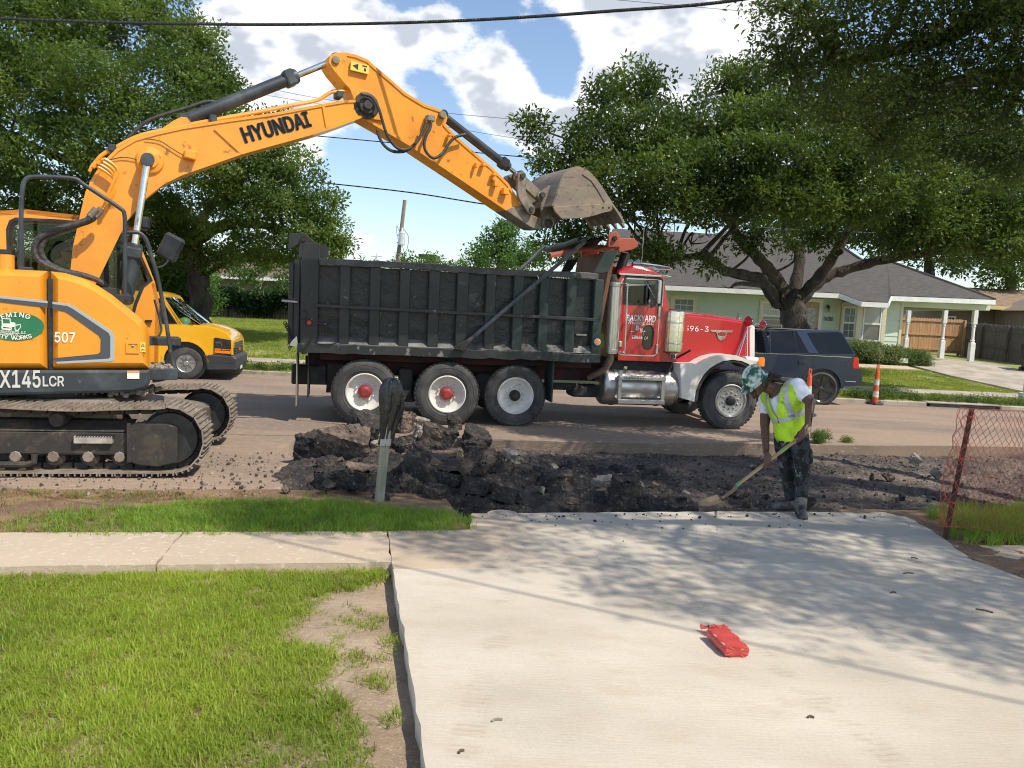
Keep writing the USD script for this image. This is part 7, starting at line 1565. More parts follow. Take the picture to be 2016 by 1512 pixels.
roof_pts = [(fx + .95, zbelt), (fx + 1.75, s7(0, 250)[1]), tuple(s7(480, 238)), tuple(s7(1000, 232)), tuple(s7(1480, 240)), tuple(s7(1565, 262)), tuple(s7(1640, 400)), tuple(s7(1750, 600))]
gh = Polygon(roof_pts)
wins = [Polygon([s7(*q) for q in a]) for a in (((232, 262), (398, 262), (440, 572), (60, 575), (150, 300)), ((472, 262), (815, 255), (862, 574), (456, 574)), ((838, 256), (868, 262), (1022, 578), (880, 576)), ((1042, 285), (1100, 278), (1500, 272), (1555, 288), (1715, 585), (1690, 592), (1240, 592), (1195, 575), (1140, 490)))]
def inn(z): return .02 + .12 * np.maximum((z - zbelt) / (s7(600, 238)[1] - zbelt), -.2)
ghp = np.array(roof_pts); ghc = LineString(ghp)
put("roof", rings([[(u, inn(z) + a, z) for u, z in ghp] if k == 0 else ([(u, SW - inn(z) - a, z) for u, z in ghp]) for k, a in ((0, 0), (1, 0))]), suvp, suv, smooth=25)


def lean(m):
    v = m.vertices.copy(); v[:, 1] = v[:, 1] + inn(v[:, 2]); return T(v, m.faces)


def lean_far(m):
    v = m.vertices.copy(); v[:, 1] = SW - v[:, 1] - inn(v[:, 2]); return T(v, m.faces[:, ::-1])


for wn in wins:
    for fn in (lean, lean_far):
        put("side_window", fn(plate(wn.buffer(.012), -.006, .01).subdivide()), tint, suv)
put("window_trim", [lean(plate(wins[1].union(wins[2]).buffer(.03).difference(wins[1].union(wins[2]).buffer(.012)), -.010, .004))], black_paint, suv)
zr_ = s7(0, 215)[1]
for a in (.22, SW - .22):
    put("roof_rack", [tube(curve([(s7(400, 0)[0], a, zr_ - .10), (s7(480, 0)[0], a, zr_ + .03), (s7(700, 0)[0], a, zr_ + .05), (s7(1300, 0)[0], a, zr_ + .03), (s7(1440, 0)[0], a, zr_ - .06)], 6), .022, 7)], black_paint, suv)
put("roof_rack", [bx(s7(x, 0)[0], s7(x, 0)[0] + .06, .22, SW - .22, zr_ + .02, zr_ + .045, .006) for x in (700, 1120)], black_paint, suv)
put("chrome_strip", [bx(s7(625, 0)[0], wx - .56, -.012, .01, s7(0, 938)[1], s7(0, 925)[1], .003), bx(wx + .6, s7(1836, 0)[0], -.012, .01, s7(0, 945)[1], s7(0, 932)[1], .003)], chrome, suv)
put("lower_cladding", [bx(fx + .6, wx - .56, -.01, .05, zsill - .01, s7(0, 945)[1], .01)], carplastic, suv)
put("tail_lamp", plate([s7(1712, 648), s7(1780, 655), s7(1790, 740), s7(1786, 822), s7(1700, 815), s7(1695, 730)], -.012, .25, .01), redlens, suv)
put("door_handle", [plate(rrect(s7(925, 0)[0], s7(1040, 0)[0], s7(0, 695)[1], s7(0, 650)[1], .025), -.03, .0, .008)], black_paint, suv)
put("bumper_seam", bx(wx + .58, s7(1838, 0)[0] + .004, -.004, .003, s7(0, 868)[1], s7(0, 860)[1]), black_paint, suv); put("window_sill", bx(fx + .8, s7(1740, 0)[0], -.008, .004, zbelt - .022, zbelt - .006, .003), chrome, suv)
put("side_step", bx(fx + .65, wx - .6, -.10, .05, zsill - .09, zsill - .04, .012), black_paint, suv)
put("fuel_flap", [lathe([(.075, -.003), (.082, -.003), (.082, .003), (.075, .003)], 22, (s7(1555, 750)[0], 0, s7(1555, 750)[1]), (0, 1, 0))], black_paint, suv)
put("door_seam", [bx(s7(448, 0)[0], s7(453, 0)[0], -.003, .003, zsill, zbelt), plate(LineString([s7(1030, 575), s7(1090, 640), s7(1110, 720), s7(1085, 800)]).buffer(.005), -.003, .003)], black_paint, suv)
each("arch_trim", [plate(LineString(a).buffer(.035), -.018, .02) for a in (arc2, arcf)], suvp, suv, 30); each("wheel_well", [lathe([(0, .05), (.51, .05), (.51, .5), (0, .5)], 24, (u, 0, SR + .05), (0, 1, 0)) for u in (wx, fx)], black_paint, suv)
for u in (wx, fx):
    for a, o in ((.0, -1), (SW, 1)):
        car_wheel(suv, u, a, SR, SR, .27, SR * .80, blackrim, o, 5, .03)
# ================================================================ PEOPLE
skin_d = mat("dark_brown_skin", (.125, .058, .034), .45, col2=(.105, .048, .028), scale=8, bump=.0006, bscale=120)
skin_l = mat("tan_skin", (.40, .21, .135), .5)
lip_m = mat("lip_skin", (.16, .06, .05), .4)
hair_m = mat("black_locs", (.022, .015, .011), .8, col2=(.06, .038, .026), scale=30, bump=.003, bscale=120)
lime = mat("lime_vest", (.50, .78, .02), .7, col2=(.44, .68, .03), scale=9, col3=(.16, .20, .05), scale3=7, lo3=.63, hi3=.74, bump=.004, bscale=16)
refl = mat("silver_tape", (.50, .50, .48), .35, col2=(.42, .42, .40), scale=12)
tee = mat("white_tee", (.74, .75, .80), .85, bump=.004, bscale=14)
camo = mat("grey_camouflage", (.034, .038, .040), .9, col2=(.010, .011, .012), scale=9, lo=.46, hi=.50, detail=2.0, col3=(.12, .125, .12), scale3=11, lo3=.60, hi3=.63, bump=.006, bscale=20)
bootm = mat("dusty_boot", (.045, .042, .038), .85, col2=(.20, .185, .16), scale=9, bump=.003, bscale=40)
hat_white = mat("hat_green_white", (.010, .085, .040), .35, coat=.3, col2=(.50, .57, .52), scale=13, lo=.47, hi=.55, detail=5.0)
eye_w = mat("eye_white", (.55, .52, .48), .3)
ash = mat("ash_handle", (.40, .27, .135), .6, col2=(.30, .19, .09), scale=4, squash=(1, 1, 1))
shovel_steel = mat("shovel_steel", (.20, .15, .11), .5, metal=.5, col2=(.30, .21, .13), scale=8)


def body(bones, edge=.022, it=10):
    """Spheres at the joints, a hull for every bone, one skin over all."""
    M = None
    for a, ra, b, rb in bones:
        s1 = m3.Manifold.sphere(ra, 14).translate(tuple(a)); s2 = m3.Manifold.sphere(rb, 14).translate(tuple(b)); h = m3.Manifold.batch_hull([s1, s2]); M = h if M is None else M + h
    M = M.refine_to_length(edge); me = M.to_mesh(); t = trimesh.Trimesh(me.vert_properties[:, :3], me.tri_verts); trimesh.smoothing.filter_taubin(t, iterations=it); return t


def soft(parts, edge=.02, it=12, amp=0.0, seed=0, f=9.0):
    """A garment: hulls of spheres joined, smoothed, creased by noise."""
    t = body(parts, edge, it)
    if amp:
        v, n = t.vertices, t.vertex_normals; k = np.abs(meshkit.fbm(v * np.array([f, f, f * .55]) + seed, 4, seed) - .5) * 2; t = T(v + n * (amp * (k - .35))[:, None], t.faces)
    return t


WY = 7.86
def wp(x, y, dy=0.0): return on_y(1380 + x / 4.2, 680 + y / 4.2, WY + dy)


gz_ = yard_z(7.8) - .005
hipL, hipR = wp(800, 740, -.06), wp(690, 735, .10)
kneeL, kneeR = wp(838, 985, -.10), wp(700, 985, .06)
ankL, ankR = wp(832, 1285, -.10), wp(745, 1265, .08)
belly, chest = wp(735, 640, .0), wp(690, 470, -.02)
shL, shR = wp(792, 345, -.17), wp(545, 420, .16)
elL, elR = wp(905, 470, -.30), wp(528, 660, .10)
wrL, wrR = wp(885, 650, -.36), wp(538, 880, -.04)
neck0, neck1 = wp(620, 370, -.02), wp(520, 330, -.06)
headc = wp(462, 322, -.08)
wk = thing("person", "worker in green-and-white hard hat, lime vest and grey camouflage trousers bending over a shovel", "person")


def hand(wrist, palm_c, fwd, side, curl_to, n=5, flip=1, r=.0095):
    """Palm and five bent fingers that close round a bar; fwd: wrist to knuckles, side: across the knuckles, curl_to: the way fingers bend."""
    fwd, side, cv = [np.asarray(a, float) / np.linalg.norm(a) for a in (fwd, side, curl_to)]; b = []
    kn = palm_c + fwd * .045
    b += [(wrist, .026, palm_c - fwd * .03 + side * .018, .018), (wrist, .026, palm_c - fwd * .03 - side * .018, .018)]
    for k, L in zip((-1.5, -.5, .5, 1.5), (.92, 1.05, 1.0, .8)):
        q = kn + side * .0205 * k; b.append((palm_c - fwd * .03 + side * .014 * k, .017, q, .0135))
        p1 = q + (fwd * .6 + cv * .6) * .036 * L; p2 = p1 + (cv * .95 - fwd * .25) * .028 * L; p3 = p2 + (cv * .2 - fwd * .95) * .022 * L
        b += [(q, .0118, p1, r + .001), (p1, r + .001, p2, r), (p2, r, p3, r - .0015)]
    t0 = palm_c - fwd * .02 + side * .03 * flip; t1 = t0 + (side * .45 * flip + cv * .7 + fwd * .35) * .042; t2 = t1 + (cv * .65 + fwd * .5 - side * .35 * flip) * .034
    b += [(palm_c - fwd * .03, .017, t0, .0155), (t0, .0145, t1, .0115), (t1, .0115, t2, .0095)]
    return b


sh_a, sh_b = wp(850, 735, -.40), wp(305, 1150, -.10); sd = (sh_b - sh_a) / np.linalg.norm(sh_b - sh_a)
hL = sh_a + sd * .035; hR = wp(548, 950, -.15)
k_ = (hR - sh_a) @ sd; hR = sh_a + sd * k_
bones = [(hipL, .10, belly, .13), (hipR, .10, belly, .13), (belly, .13, chest, .15), (chest, .15, neck0, .075), (chest, .13, shL, .085), (chest, .13, shR, .08), (neck0, .07, neck1, .058), (neck1, .058, headc, .075),
         (shL, .075, elL, .050), (elL, .050, wrL, .032), (shR, .07, elR, .048), (elR, .048, wrR, .031)]
# head: skull, jaw, brow, nose, chin, ears; it looks down and to the left
fd_ = np.array([-.80, -.32, -.52]); fd_ /= np.linalg.norm(fd_); upv = np.array([-.50, -.12, .86]); upv -= fd_ * (upv @ fd_); upv /= np.linalg.norm(upv); sd_ = np.cross(fd_, upv)
def hd(f, s, u): return headc + fd_ * f + sd_ * s + upv * u
bones += [(hd(-.015, 0, .03), .092, hd(.03, 0, .035), .080), (hd(-.02, 0, -.02), .07, hd(.052, 0, -.085), .036), (hd(.045, .025, -.07), .034, hd(.03, .04, 0), .04), (hd(.045, -.025, -.07), .034, hd(.03, -.04, 0), .04), (hd(.066, 0, -.095), .026, hd(.06, 0, -.06), .032)]
bones += hand(wrL, hL + np.array([.005, -.022, .035]), np.array([-.15, -.25, -.95]), sd, np.array([-.25, .85, -.15]), flip=1)
bones += hand(wrR, hR + np.array([.0, -.020, .045]), np.array([.0, -.3, -.95]), sd, np.array([.0, .9, -.2]), flip=-1)
sk_ = body(bones, .012, 8)
put("body", sk_, skin_d, wk, smooth=True)
put("face", [body([(hd(.098, 0, .015), .011, hd(.116, 0, -.030), .015), (hd(.104, .014, -.034), .010, hd(.104, -.014, -.034), .010), (hd(.093, .045, .025), .010, hd(.098, .012, .03), .009), (hd(.093, -.045, .025), .010, hd(.098, -.012, .03), .009)], .006, 4), body([(hd(-.01, .088, -.0), .012, hd(-.02, .094, .035), .014), (hd(-.01, .088, -.02), .010, hd(-.01, .09, 0), .012)], .006, 3), body([(hd(-.01, -.088, -.0), .012, hd(-.02, -.094, .035), .014), (hd(-.01, -.088, -.02), .010, hd(-.01, -.09, 0), .012)], .006, 3)], skin_d, wk, smooth=True)
put("lips", [body([(hd(.094, .022, -.064), .006, hd(.102, 0, -.060), .009), (hd(.094, -.022, -.064), .006, hd(.102, 0, -.060), .009), (hd(.096, .014, -.072), .006, hd(.096, -.014, -.072), .006)], .005, 3)], lip_m, wk)
put("eye", [trimesh.creation.icosphere(2, .011).apply_translation(hd(.086, s * .032, .012)) for s in (-1, 1)], eye_w, wk)
put("beard", [body([(hd(.07, .03, -.098), .016, hd(.086, 0, -.105), .016), (hd(.07, -.03, -.098), .016, hd(.086, 0, -.105), .016)], .008, 3)], hair_m, wk)
rl = np.random.default_rng(12); locs = []
for i in range(26):
    a = hd(-.06 - .02 * rl.random(), rl.uniform(-.075, .075), rl.uniform(-.045, .035)); e = wp(rl.uniform(600, 672), rl.uniform(240, 300), rl.uniform(-.10, .06)); m_ = (a + e) / 2 + np.array([0, rl.normal(0, .02), .03 + rl.normal(0, .012)])
    locs.append(tube(curve([a, m_, e], 5), np.linspace(.011, .007, 11), 6))
put("hair", locs + [body([(hd(-.04, 0, .03), .092, hd(-.045, 0, -.03), .078)], .02, 4)], hair_m, wk)
# hard hat
def hatm(prof, sx=1.0, fwdoff=0.0):
    m = lathe([(r_ * .90, u_ * .94) for r_, u_ in prof], 32); v = m.vertices; f_, s_, u_ = v[:, 0], v[:, 1], v[:, 2]; f_ = f_ * 1.14 + fwdoff; o = headc + upv * .058
    return T(o + f_[:, None] * fd_h + s_[:, None] * sd_ + u_[:, None] * up_h, m.faces)


up_h = upv * .93 + fd_ * (.20); up_h /= np.linalg.norm(up_h); fd_h = fd_ - up_h * (fd_ @ up_h); fd_h /= np.linalg.norm(fd_h)
hat = put("hard_hat", hatm([(.128, -.012), (.126, .02), (.120, .06), (.098, .102), (.058, .130), (.0, .142)]), hat_white, wk, smooth=40)
m = hatm([(.120, -.014), (.150, -.018), (.152, -.010), (.122, .0)]); v = m.vertices; k = np.clip(((v - headc) @ fd_h - .06) / .08, 0, 1); v += fd_h * (k * .045)[:, None] - up_h * (k * .012)[:, None]
put("brim", T(v, m.faces), hat_white, hat, smooth=40); put("ridge", hatm([(.012, .141), (.0, .150)]), hat_white, hat)
rg = [headc + upv * .058 + fd_h * (1.14 * .123 * C(t)) + up_h * (.148 * S(t)) for t in np.linspace(.35, 2.8, 14)]; put("ridge", tube(rg, .011, 8), hat_white, hat, smooth=True)
put("headband", hatm([(.121, -.03), (.122, -.012), (.117, -.012), (.116, -.03)]), black_paint, hat); put("ratchet", [bx(-.02, .02, -.015, .015, -.015, .02, .006).apply_translation(hd(-.145, 0, .035))], white_trim, hat)
# t-shirt, vest, trousers, boots
shm = lambda a, b, t: a + (b - a) * t
tshirt = put("t_shirt", soft([(belly, .142, chest, .168), (chest, .155, shL, .092), (chest, .15, shR, .088), (shL, .098, shm(shL, elL, .52), .076), (shR, .092, shm(shR, elR, .50), .070), (chest, .14, shm(chest, neck0, .72), .092)], .02, 8, .010, 3), tee, wk, smooth=True)
vt = soft([(belly + [0, 0, -.10], .158, belly, .166), (belly, .168, chest, .194), (chest, .185, shm(chest, shL, .80), .124), (chest, .178, shm(chest, shR, .74), .118), (chest, .17, shm(chest, neck0, .62), .108)], .018, 8, .012, 5)
v = vt.vertices; fdir = np.array([-.72, -.62, -.25]); fdir /= np.linalg.norm(fdir); axis = (chest - belly) / np.linalg.norm(chest - belly); sdir = np.cross(axis, fdir); sdir /= np.linalg.norm(sdir)
hgt = (v - chest) @ axis; s_ = (v - chest) @ sdir; front = (v - chest) @ fdir
fc = vt.faces; fm = v[fc].mean(1); fh, fs, ff = (fm - chest) @ axis, (fm - chest) @ sdir, (fm - chest) @ fdir
keep = ~((ff > 0) & (fh > -.16) & (np.abs(fs + .01) < .006 + .26 * np.clip(fh + .12, 0, .30)))       # the open V at the chest
keep &= ~((np.linalg.norm(np.cross(fm - neck0, axis), axis=1) < .085) & (fh > .12))
vest = put("vest", T(v, fc[keep]), lime, wk, smooth=True)
n = vt.vertex_normals; out_v = v + n * .004


def band(sel, name="reflective_tape"):
    put(name, T(out_v, fc[sel & keep]), refl, vest, smooth=True)


band(np.abs(fh + .135 - .12 * fs) < .026)
band((np.abs(fs - .125) < .024) & (fh > -.12) & (fh < .30)); band((np.abs(fs + .125) < .024) & (fh > -.12) & (fh < .30))
put("trousers", soft([(belly + [0, 0, -.13], .145, hipL, .115), (belly + [0, 0, -.13], .145, hipR, .115), (hipL, .118, kneeL, .082), (kneeL, .082, ankL + [0, 0, .02], .066), (hipR, .118, kneeR, .082), (kneeR, .082, ankR + [0, 0, .02], .066)], .016, 6, .026, 9, 12), camo, wk, smooth=True)
put("pocket", soft([(shm(hipL, kneeL, .62) + [.075, -.03, .03], .035, shm(hipL, kneeL, .85) + [.07, -.03, 0], .035)], .012, 4, .006, 2), camo, wk, smooth=True)


def boot(ank, toe_dir, name="boot"):
    d = np.array([*toe_dir, 0.0]); d /= np.linalg.norm(d); a = np.array([ank[0], ank[1], gz_]); s = np.array([-d[1], d[0], 0])
    b = [(a + [0, 0, .16], .058, a + [0, 0, .07], .055), (a + [0, 0, .07], .055, a - d * .03 + [0, 0, .045], .044), (a + [0, 0, .07], .05, a + d * .11 + [0, 0, .05], .048), (a + d * .11 + [0, 0, .05], .048, a + d * .185 + [0, 0, .042], .042)]
    p = put(name, body(b, .012, 6), bootm, wk, smooth=True)
    so = [(-.075, .03), (-.06, .042), (.03, .036), (.12, .052), (.19, .046), (.23, .0), (.19, -.046), (.12, -.052), (.03, -.036), (-.06, -.042), (-.075, -.03)]
    m = trimesh.creation.extrude_polygon(Polygon(so), .026, engine="earcut"); q = m.vertices; put("sole", T(a + q[:, :1] * d + q[:, 1:2] * s + q[:, 2:] * np.array([0, 0, 1.0]) + [0, 0, .001], m.faces), grime, p)
    put("lace", [tube([a + d * (.045 + .022 * i) + [0, 0, .125 - .012 * i] + s * .03, a + d * (.05 + .022 * i) + [0, 0, .135 - .012 * i], a + d * (.045 + .022 * i) + [0, 0, .125 - .012 * i] - s * .03], .004, 5) for i in range(4)], hair_m, p)


boot(wp(826, 1330, -.12), (-.20, -1)); boot(wp(752, 1330, .08), (-1, -.12))
# the shovel he holds
shv = thing("shovel", "long wooden-handled shovel held by the worker, its blade on the concrete edge", "shovel")
ferr = wp(215, 1235, -.06); tipb = wp(-10, 1335, -.14)
put("handle", tube([sh_a - sd * .06, sh_a + sd * .4, sh_b], [.0165, .019, .0185], 10), ash, shv, smooth=True)
put("grip_tape", tube([sh_a + sd * (k_ * .45), sh_a + sd * (k_ * .62)], .0198, 10), mat("green_tape", (.22, .30, .10), .7), shv); put("collar", tube([sh_b - sd * .03, sh_b + sd * .01], .0225, 10), mat("green_collar", (.09, .32, .16), .5), shv)
put("socket", tube(curve([sh_b, (sh_b + ferr) / 2 + [.01, 0, -.006], ferr, ferr + np.array([-.05, 0, -.045])], 5), [.021] * 10 + [.016] * 6, 10), shovel_steel, shv, smooth=True)
b0 = ferr + np.array([-.035, 0, -.045]); d = tipb - b0; d[2] = max(d[2], yard_z(7.8) + .015 - b0[2]); L = np.linalg.norm(d); d /= L; s = np.cross([0, 0, 1.0], d); s /= np.linalg.norm(s); nn = np.cross(d, s)
rows = []
for t in np.linspace(0, 1, 9):
    hw_ = .105 * (1 if t < .62 else math.sqrt(max(0, 1 - ((t - .62) / .385) ** 2))) + .004
    rows.append([b0 + d * L * t + s * hw_ * q + nn * (.032 * q * q - .010) for q in np.linspace(-1, 1, 9)] + [b0 + d * L * t + s * hw_ * q + nn * (.032 * q * q - .013) for q in np.linspace(1, -1, 9)])
put("blade", rings(rows), shovel_steel, shv, smooth=30)

# the operator in the cab
op = thing("person", "operator in a green shirt and dark glasses seated inside the excavator's cab", "person")
def opw(x, y, w=.78): u, z = EX.pick(x, y, w); return EX.world(u, w, z)
hc_ = opw(124, 497); ob = opw(112, 560); oc_ = opw(116, 530); d_ = EX.d; n_ = EX.n
put("body", body([(hc_ + [0, 0, .02], .10, hc_ + d_ * .035 + [0, 0, -.04], .075), (hc_ - d_ * .02 + [0, 0, -.08], .062, oc_ + [0, 0, -.0], .065), (hc_ + d_ * .11 + [0, 0, -.01], .016, hc_ + d_ * .115 + [0, 0, -.035], .018), (oc_ + n_ * .2 + [0, 0, -.08], .06, oc_ + n_ * .24 + d_ * .12 + [0, 0, -.35], .05), (oc_ - n_ * .2 + [0, 0, -.08], .06, oc_ - n_ * .24 + d_ * .12 + [0, 0, -.35], .05), (oc_ - n_ * .24 + d_ * .12 + [0, 0, -.35], .048, oc_ - n_ * .2 + d_ * .42 + [0, 0, -.36], .04), (oc_ + n_ * .24 + d_ * .12 + [0, 0, -.35], .048, oc_ + n_ * .2 + d_ * .42 + [0, 0, -.36], .04), (oc_ + [0, 0, -.1], .15, oc_ + [0, 0, -.5], .15)], .02, 8), skin_l, op, smooth=True)
put("hair", body([(hc_ - d_ * .02 + [0, 0, .05], .104, hc_ - d_ * .05 + [0, 0, -.03], .085)], .02, 5), hair_m, op, smooth=True)
put("sunglasses", [tube([hc_ + d_ * .10 + n_ * s_ * .04 + [0, 0, .015], hc_ + d_ * .085 + n_ * s_ * .075 + [0, 0, .015], hc_ - d_ * .02 + n_ * s_ * .10 + [0, 0, .02]], [.022, .018, .006], 8) for s_ in (-1, 1)], black_paint, op)
put("t_shirt", soft([(oc_ + [0, 0, -.06], .15, oc_ + [0, 0, -.5], .17), (oc_ + [0, 0, -.06], .14, oc_ + n_ * .2 + [0, 0, -.08], .085), (oc_ + [0, 0, -.06], .14, oc_ - n_ * .2 + [0, 0, -.08], .085), (oc_ + n_ * .2 + [0, 0, -.08], .082, oc_ + n_ * .23 + d_ * .06 + [0, 0, -.24], .07), (oc_ - n_ * .2 + [0, 0, -.08], .082, oc_ - n_ * .23 + d_ * .06 + [0, 0, -.24], .07)], .025, 6, .008, 4), mat("green_shirt", (.06, .30, .07), .85), op, smooth=True)
put("trousers", soft([(oc_ + n_ * .1 + [0, 0, -.6], .10, oc_ + n_ * .14 + d_ * .45 + [0, 0, -.58], .08), (oc_ - n_ * .1 + [0, 0, -.6], .10, oc_ - n_ * .14 + d_ * .45 + [0, 0, -.58], .08)], .03, 5), mat("dark_jeans", (.03, .04, .07), .9), op, smooth=True)
# ================================================================ SMALL THINGS ON THE SITE
cone_o = mat("cone_orange", (.72, .10, .015), .45, col2=(.60, .09, .02), scale=6, col3=(.28, .08, .04), scale3=9, lo3=.64, hi3=.74); cone_w = mat("cone_white_sleeve", (.62, .60, .56), .4, col2=(.44, .42, .38), scale=5)


def channelizer(label, loc, h=1.07):
    t = thing("traffic_cone", label, "traffic cone", group=None, loc=loc)
    put("base", rings([[(k * C(a), k * S(a), z) for a in np.linspace(0, 2 * math.pi, 8, endpoint=False) + math.pi / 8] for k, z in ((.21, 0), (.215, .02), (.20, .055), (.09, .06))]), black_paint, t)
    r = lambda z: .085 - .042 * z / h
    bands = [(.055, .20, 0), (.20, .36, 1), (.36, .52, 0), (.52, .68, 1), (.68, .88, 0)]
    for a, b, w_ in bands:
        a, b = a * h / 1.07, b * h / 1.07; e = .004 if w_ else 0
        put("sleeve" if w_ else "body", lathe([(r(a) - .01, a), (r(a) + e, a), (r(b) + e, b - .002), (r(b) - .01, b - .002)], 18), cone_w if w_ else cone_o, t, smooth=40)
    put("handle", [lathe([(r(.88) - .004, .878), (.040, .885), (.038, .93), (.030, .935)], 16), plate(Polygon(rrect(-.034, .034, .93, h, .03)).difference(Polygon(rrect(-.016, .016, .955, h - .025, .014))), -.018, .018, .0)], cone_o, t)
    return t


channelizer("orange and white striped channelizer standing by the kerb right of the blue car", on_z(1722, 796, .0))
q = on_z(1586, 818, .0); channelizer("orange and white channelizer right behind the stooping worker", q + [0.02, 0, 0])

# orange safety netting on a leaning rusty stake
nt = thing("safety_fence", "orange plastic safety netting hung on a leaning rusty stake at the right", "safety fence")
net_m = mat("orange_netting", (.50, .085, .040), .6, col2=(.36, .06, .03), scale=6); rust = mat("rusty_stake", (.045, .026, .020), .85, col2=(.085, .045, .03), scale=9, bump=.003, bscale=60)
pb_, pt_ = on_yard(1860, 1058), P(1914, 802, on_yard(1860, 1058)[1] + .05); pb_[2] -= .05
put("stake", bar(pb_, pt_, .035, .030, up=(0, 1, 0)), rust, nt)
ud = (pt_ - pb_); Hn = np.linalg.norm(ud); ud /= Hn
nd = np.array([C(.10), S(.10), -.012]); r_ = np.random.default_rng(9)


def netp(a, b):
    """a along the fence, b from 0 (foot) to 1 (top)."""
    sag = .035 * math.sin(a * 2.2) * (1 - b) + .05 * a * (b - .5) * .2; w_ = .05 * math.sin(a * 5 + b * 4) + .03 * math.sin(a * 11 + b * 9)
    return pb_ + ud * (.16 + b * (Hn - .17) - sag) + nd * a + np.array([0, -.02 + w_ * (.4 + abs(a)), 0])


st = []; A0, A1, NB = -.13, 1.55, 13; da = .060
for fam in (1, -1):
    for k in range(-NB - 2, int((A1 - A0) / da) + NB + 2):
        pts_ = []
        for j in range(NB * 2 + 1):
            b = j / (NB * 2); a = A0 + da * (k + fam * j / 2)
            a += .006 * math.sin(j * 3.1 + k)
            if A0 <= a <= A1:
                pts_.append(netp(a, b))
            elif len(pts_) > 1:
                break
        if len(pts_) > 1:
            st.append(tube(pts_, .0026, 4, caps=False))
for b in (0, 1):
    st.append(tube([netp(a, b) for a in np.linspace(A0, A1, 40)], .0042, 4))
st += [tube([netp(A0 + .01 * math.sin(b * 40), b) for b in np.linspace(0, 1, 30)], .004, 4)]
for k in range(4):                                        # the gathered end folded round the stake
    pts_ = [netp(-.13 + .045 * k + .035 * math.sin(b * 31 + k * 2), b) + [0, -.03 - .012 * (k % 3), 0] for b in np.linspace(0, 1, 46)]; st.append(tube(pts_, .003, 4))
put("netting", st, net_m, nt)
put("tie", [lathe([(.03, -.01), (.036, 0), (.03, .01)], 8, pb_ + ud * (Hn * k), ud) for k in (.3, .62, .93)], net_m, nt)

# folded newspaper in a red bag on the drive
bag_n = {"tc": ("texture_coordinate", {}), "n": ("noise_texture", dict(scale=26.0, detail=4.0)), "b": ("bump", dict(distance=.010)), "p": ("principled_bsdf", dict(base_color=(.62, .095, .075), roughness=.25, specular_ior_level=.6)), "t": ("transparent_bsdf", dict(color=(.95, .30, .25))), "m": ("mix_closure", dict(fac=.38))}
redbag = usdkit.material(stage, "/World/Looks/red_plastic_bag", bag_n, [("tc.object", "n.vector"), ("n.fac", "b.height"), ("b.normal", "p.normal"), ("p.BSDF", "m.closure1"), ("t.BSDF", "m.closure2")], surface="m.closure")
paper = mat("newsprint", (.56, .42, .36), .9, col2=(.40, .28, .24), scale=40, squash=(1, 8, 8))
na, nb_ = on_yard(1412, 1258), on_yard(1452, 1296); nd_ = (nb_ - na); nl = np.linalg.norm(nd_[:2]); an = math.atan2(nd_[1], nd_[0])
nw = thing("newspaper", "folded newspaper in a thin red plastic bag lying on the concrete drive", "newspaper", loc=(na + nb_) / 2 + [0, 0, .004], rz=an)
nl = .25
rows = []
for u in np.linspace(-nl / 2, nl / 2, 13):
    e = 1 - .10 * (abs(u) / (nl / 2)) ** 6; th_ = np.linspace(0, 2 * math.pi, 26, endpoint=False)
    rows.append([(u + .004 * math.sin(9 * t), e * .076 * np.sign(C(t)) * abs(C(t)) ** .55, .033 + e * .033 * np.sign(S(t)) * abs(S(t)) ** .7 + .004 * math.sin(60 * u + 3 * t)) for t in th_])
put("paper", [bx(-nl / 2 + .008, nl / 2 - .012, -.064, .064, .006 + .011 * k, .0145 + .011 * k, .003) for k in range(5)], paper, nw)
put("bag", rings(rows), redbag, nw, smooth=50)
rt = np.random.default_rng(5); v, f = [], []
for i in range(9):
    for j in range(11):
        k = i / 8; a = -nl / 2 - .012 - .11 * k; w_ = (.020 + .075 * k) * (j / 10 - .5) * 2; v.append((a + rt.normal(0, .006), w_ + .03 * k + rt.normal(0, .005), .030 + .018 * math.sin(j * 1.9 + i * .7) * (1 - .4 * k) - .012 * k + rt.normal(0, .004) + .004))
for i in range(8):
    for j in range(10):
        a = i * 11 + j; f += [(a, a + 1, a + 12), (a, a + 12, a + 11)]
put("bag_neck", T(v, f), redbag, nw, smooth=True); put("knot", lumpy(.022, 3, (1, 1, 1), 2, .5).apply_translation((-nl / 2 - .012, 0, .032)), redbag, nw)

# post wrapped in a black rubbish bag
pbase = on_yard(748, 972); pb2 = thing("bagged_post", "grey timber post hooded with a black plastic bag at the edge of the grass", "post", loc=pbase, rz=.25)
lean_ = Frame(pbase, 0.0); zt_ = lean_.pick(758, 870)[1]; ut_ = lean_.pick(758, 870)[0]
tl = lambda z: ut_ * z / zt_
grey_post = mat("grey_green_post", (.30, .29, .21), .85, col2=(.22, .215, .16), scale=5, squash=(4, 4, .5), bump=.003, bscale=40)
put("post", hull([(sx * .046 + tl(z), sy * .046, z) for z in (-.15, zt_ + .3) for sx in (-1, 1) for sy in (-1, 1)]), grey_post, pb2)
plastic = mat("black_bag_plastic", (.008, .008, .009), .16, spec=.7, bump=.012, bscale=18, squash=(1.6, 1.6, .7))
bz = [(0, .066), (.03, .062), (.09, .064), (.2, .076), (.34, .092), (.46, .100), (.55, .098), (.62, .088), (.665, .066), (.68, .02)]
rows = []; rb = np.random.default_rng(8); ph = rb.uniform(0, 6, 5)
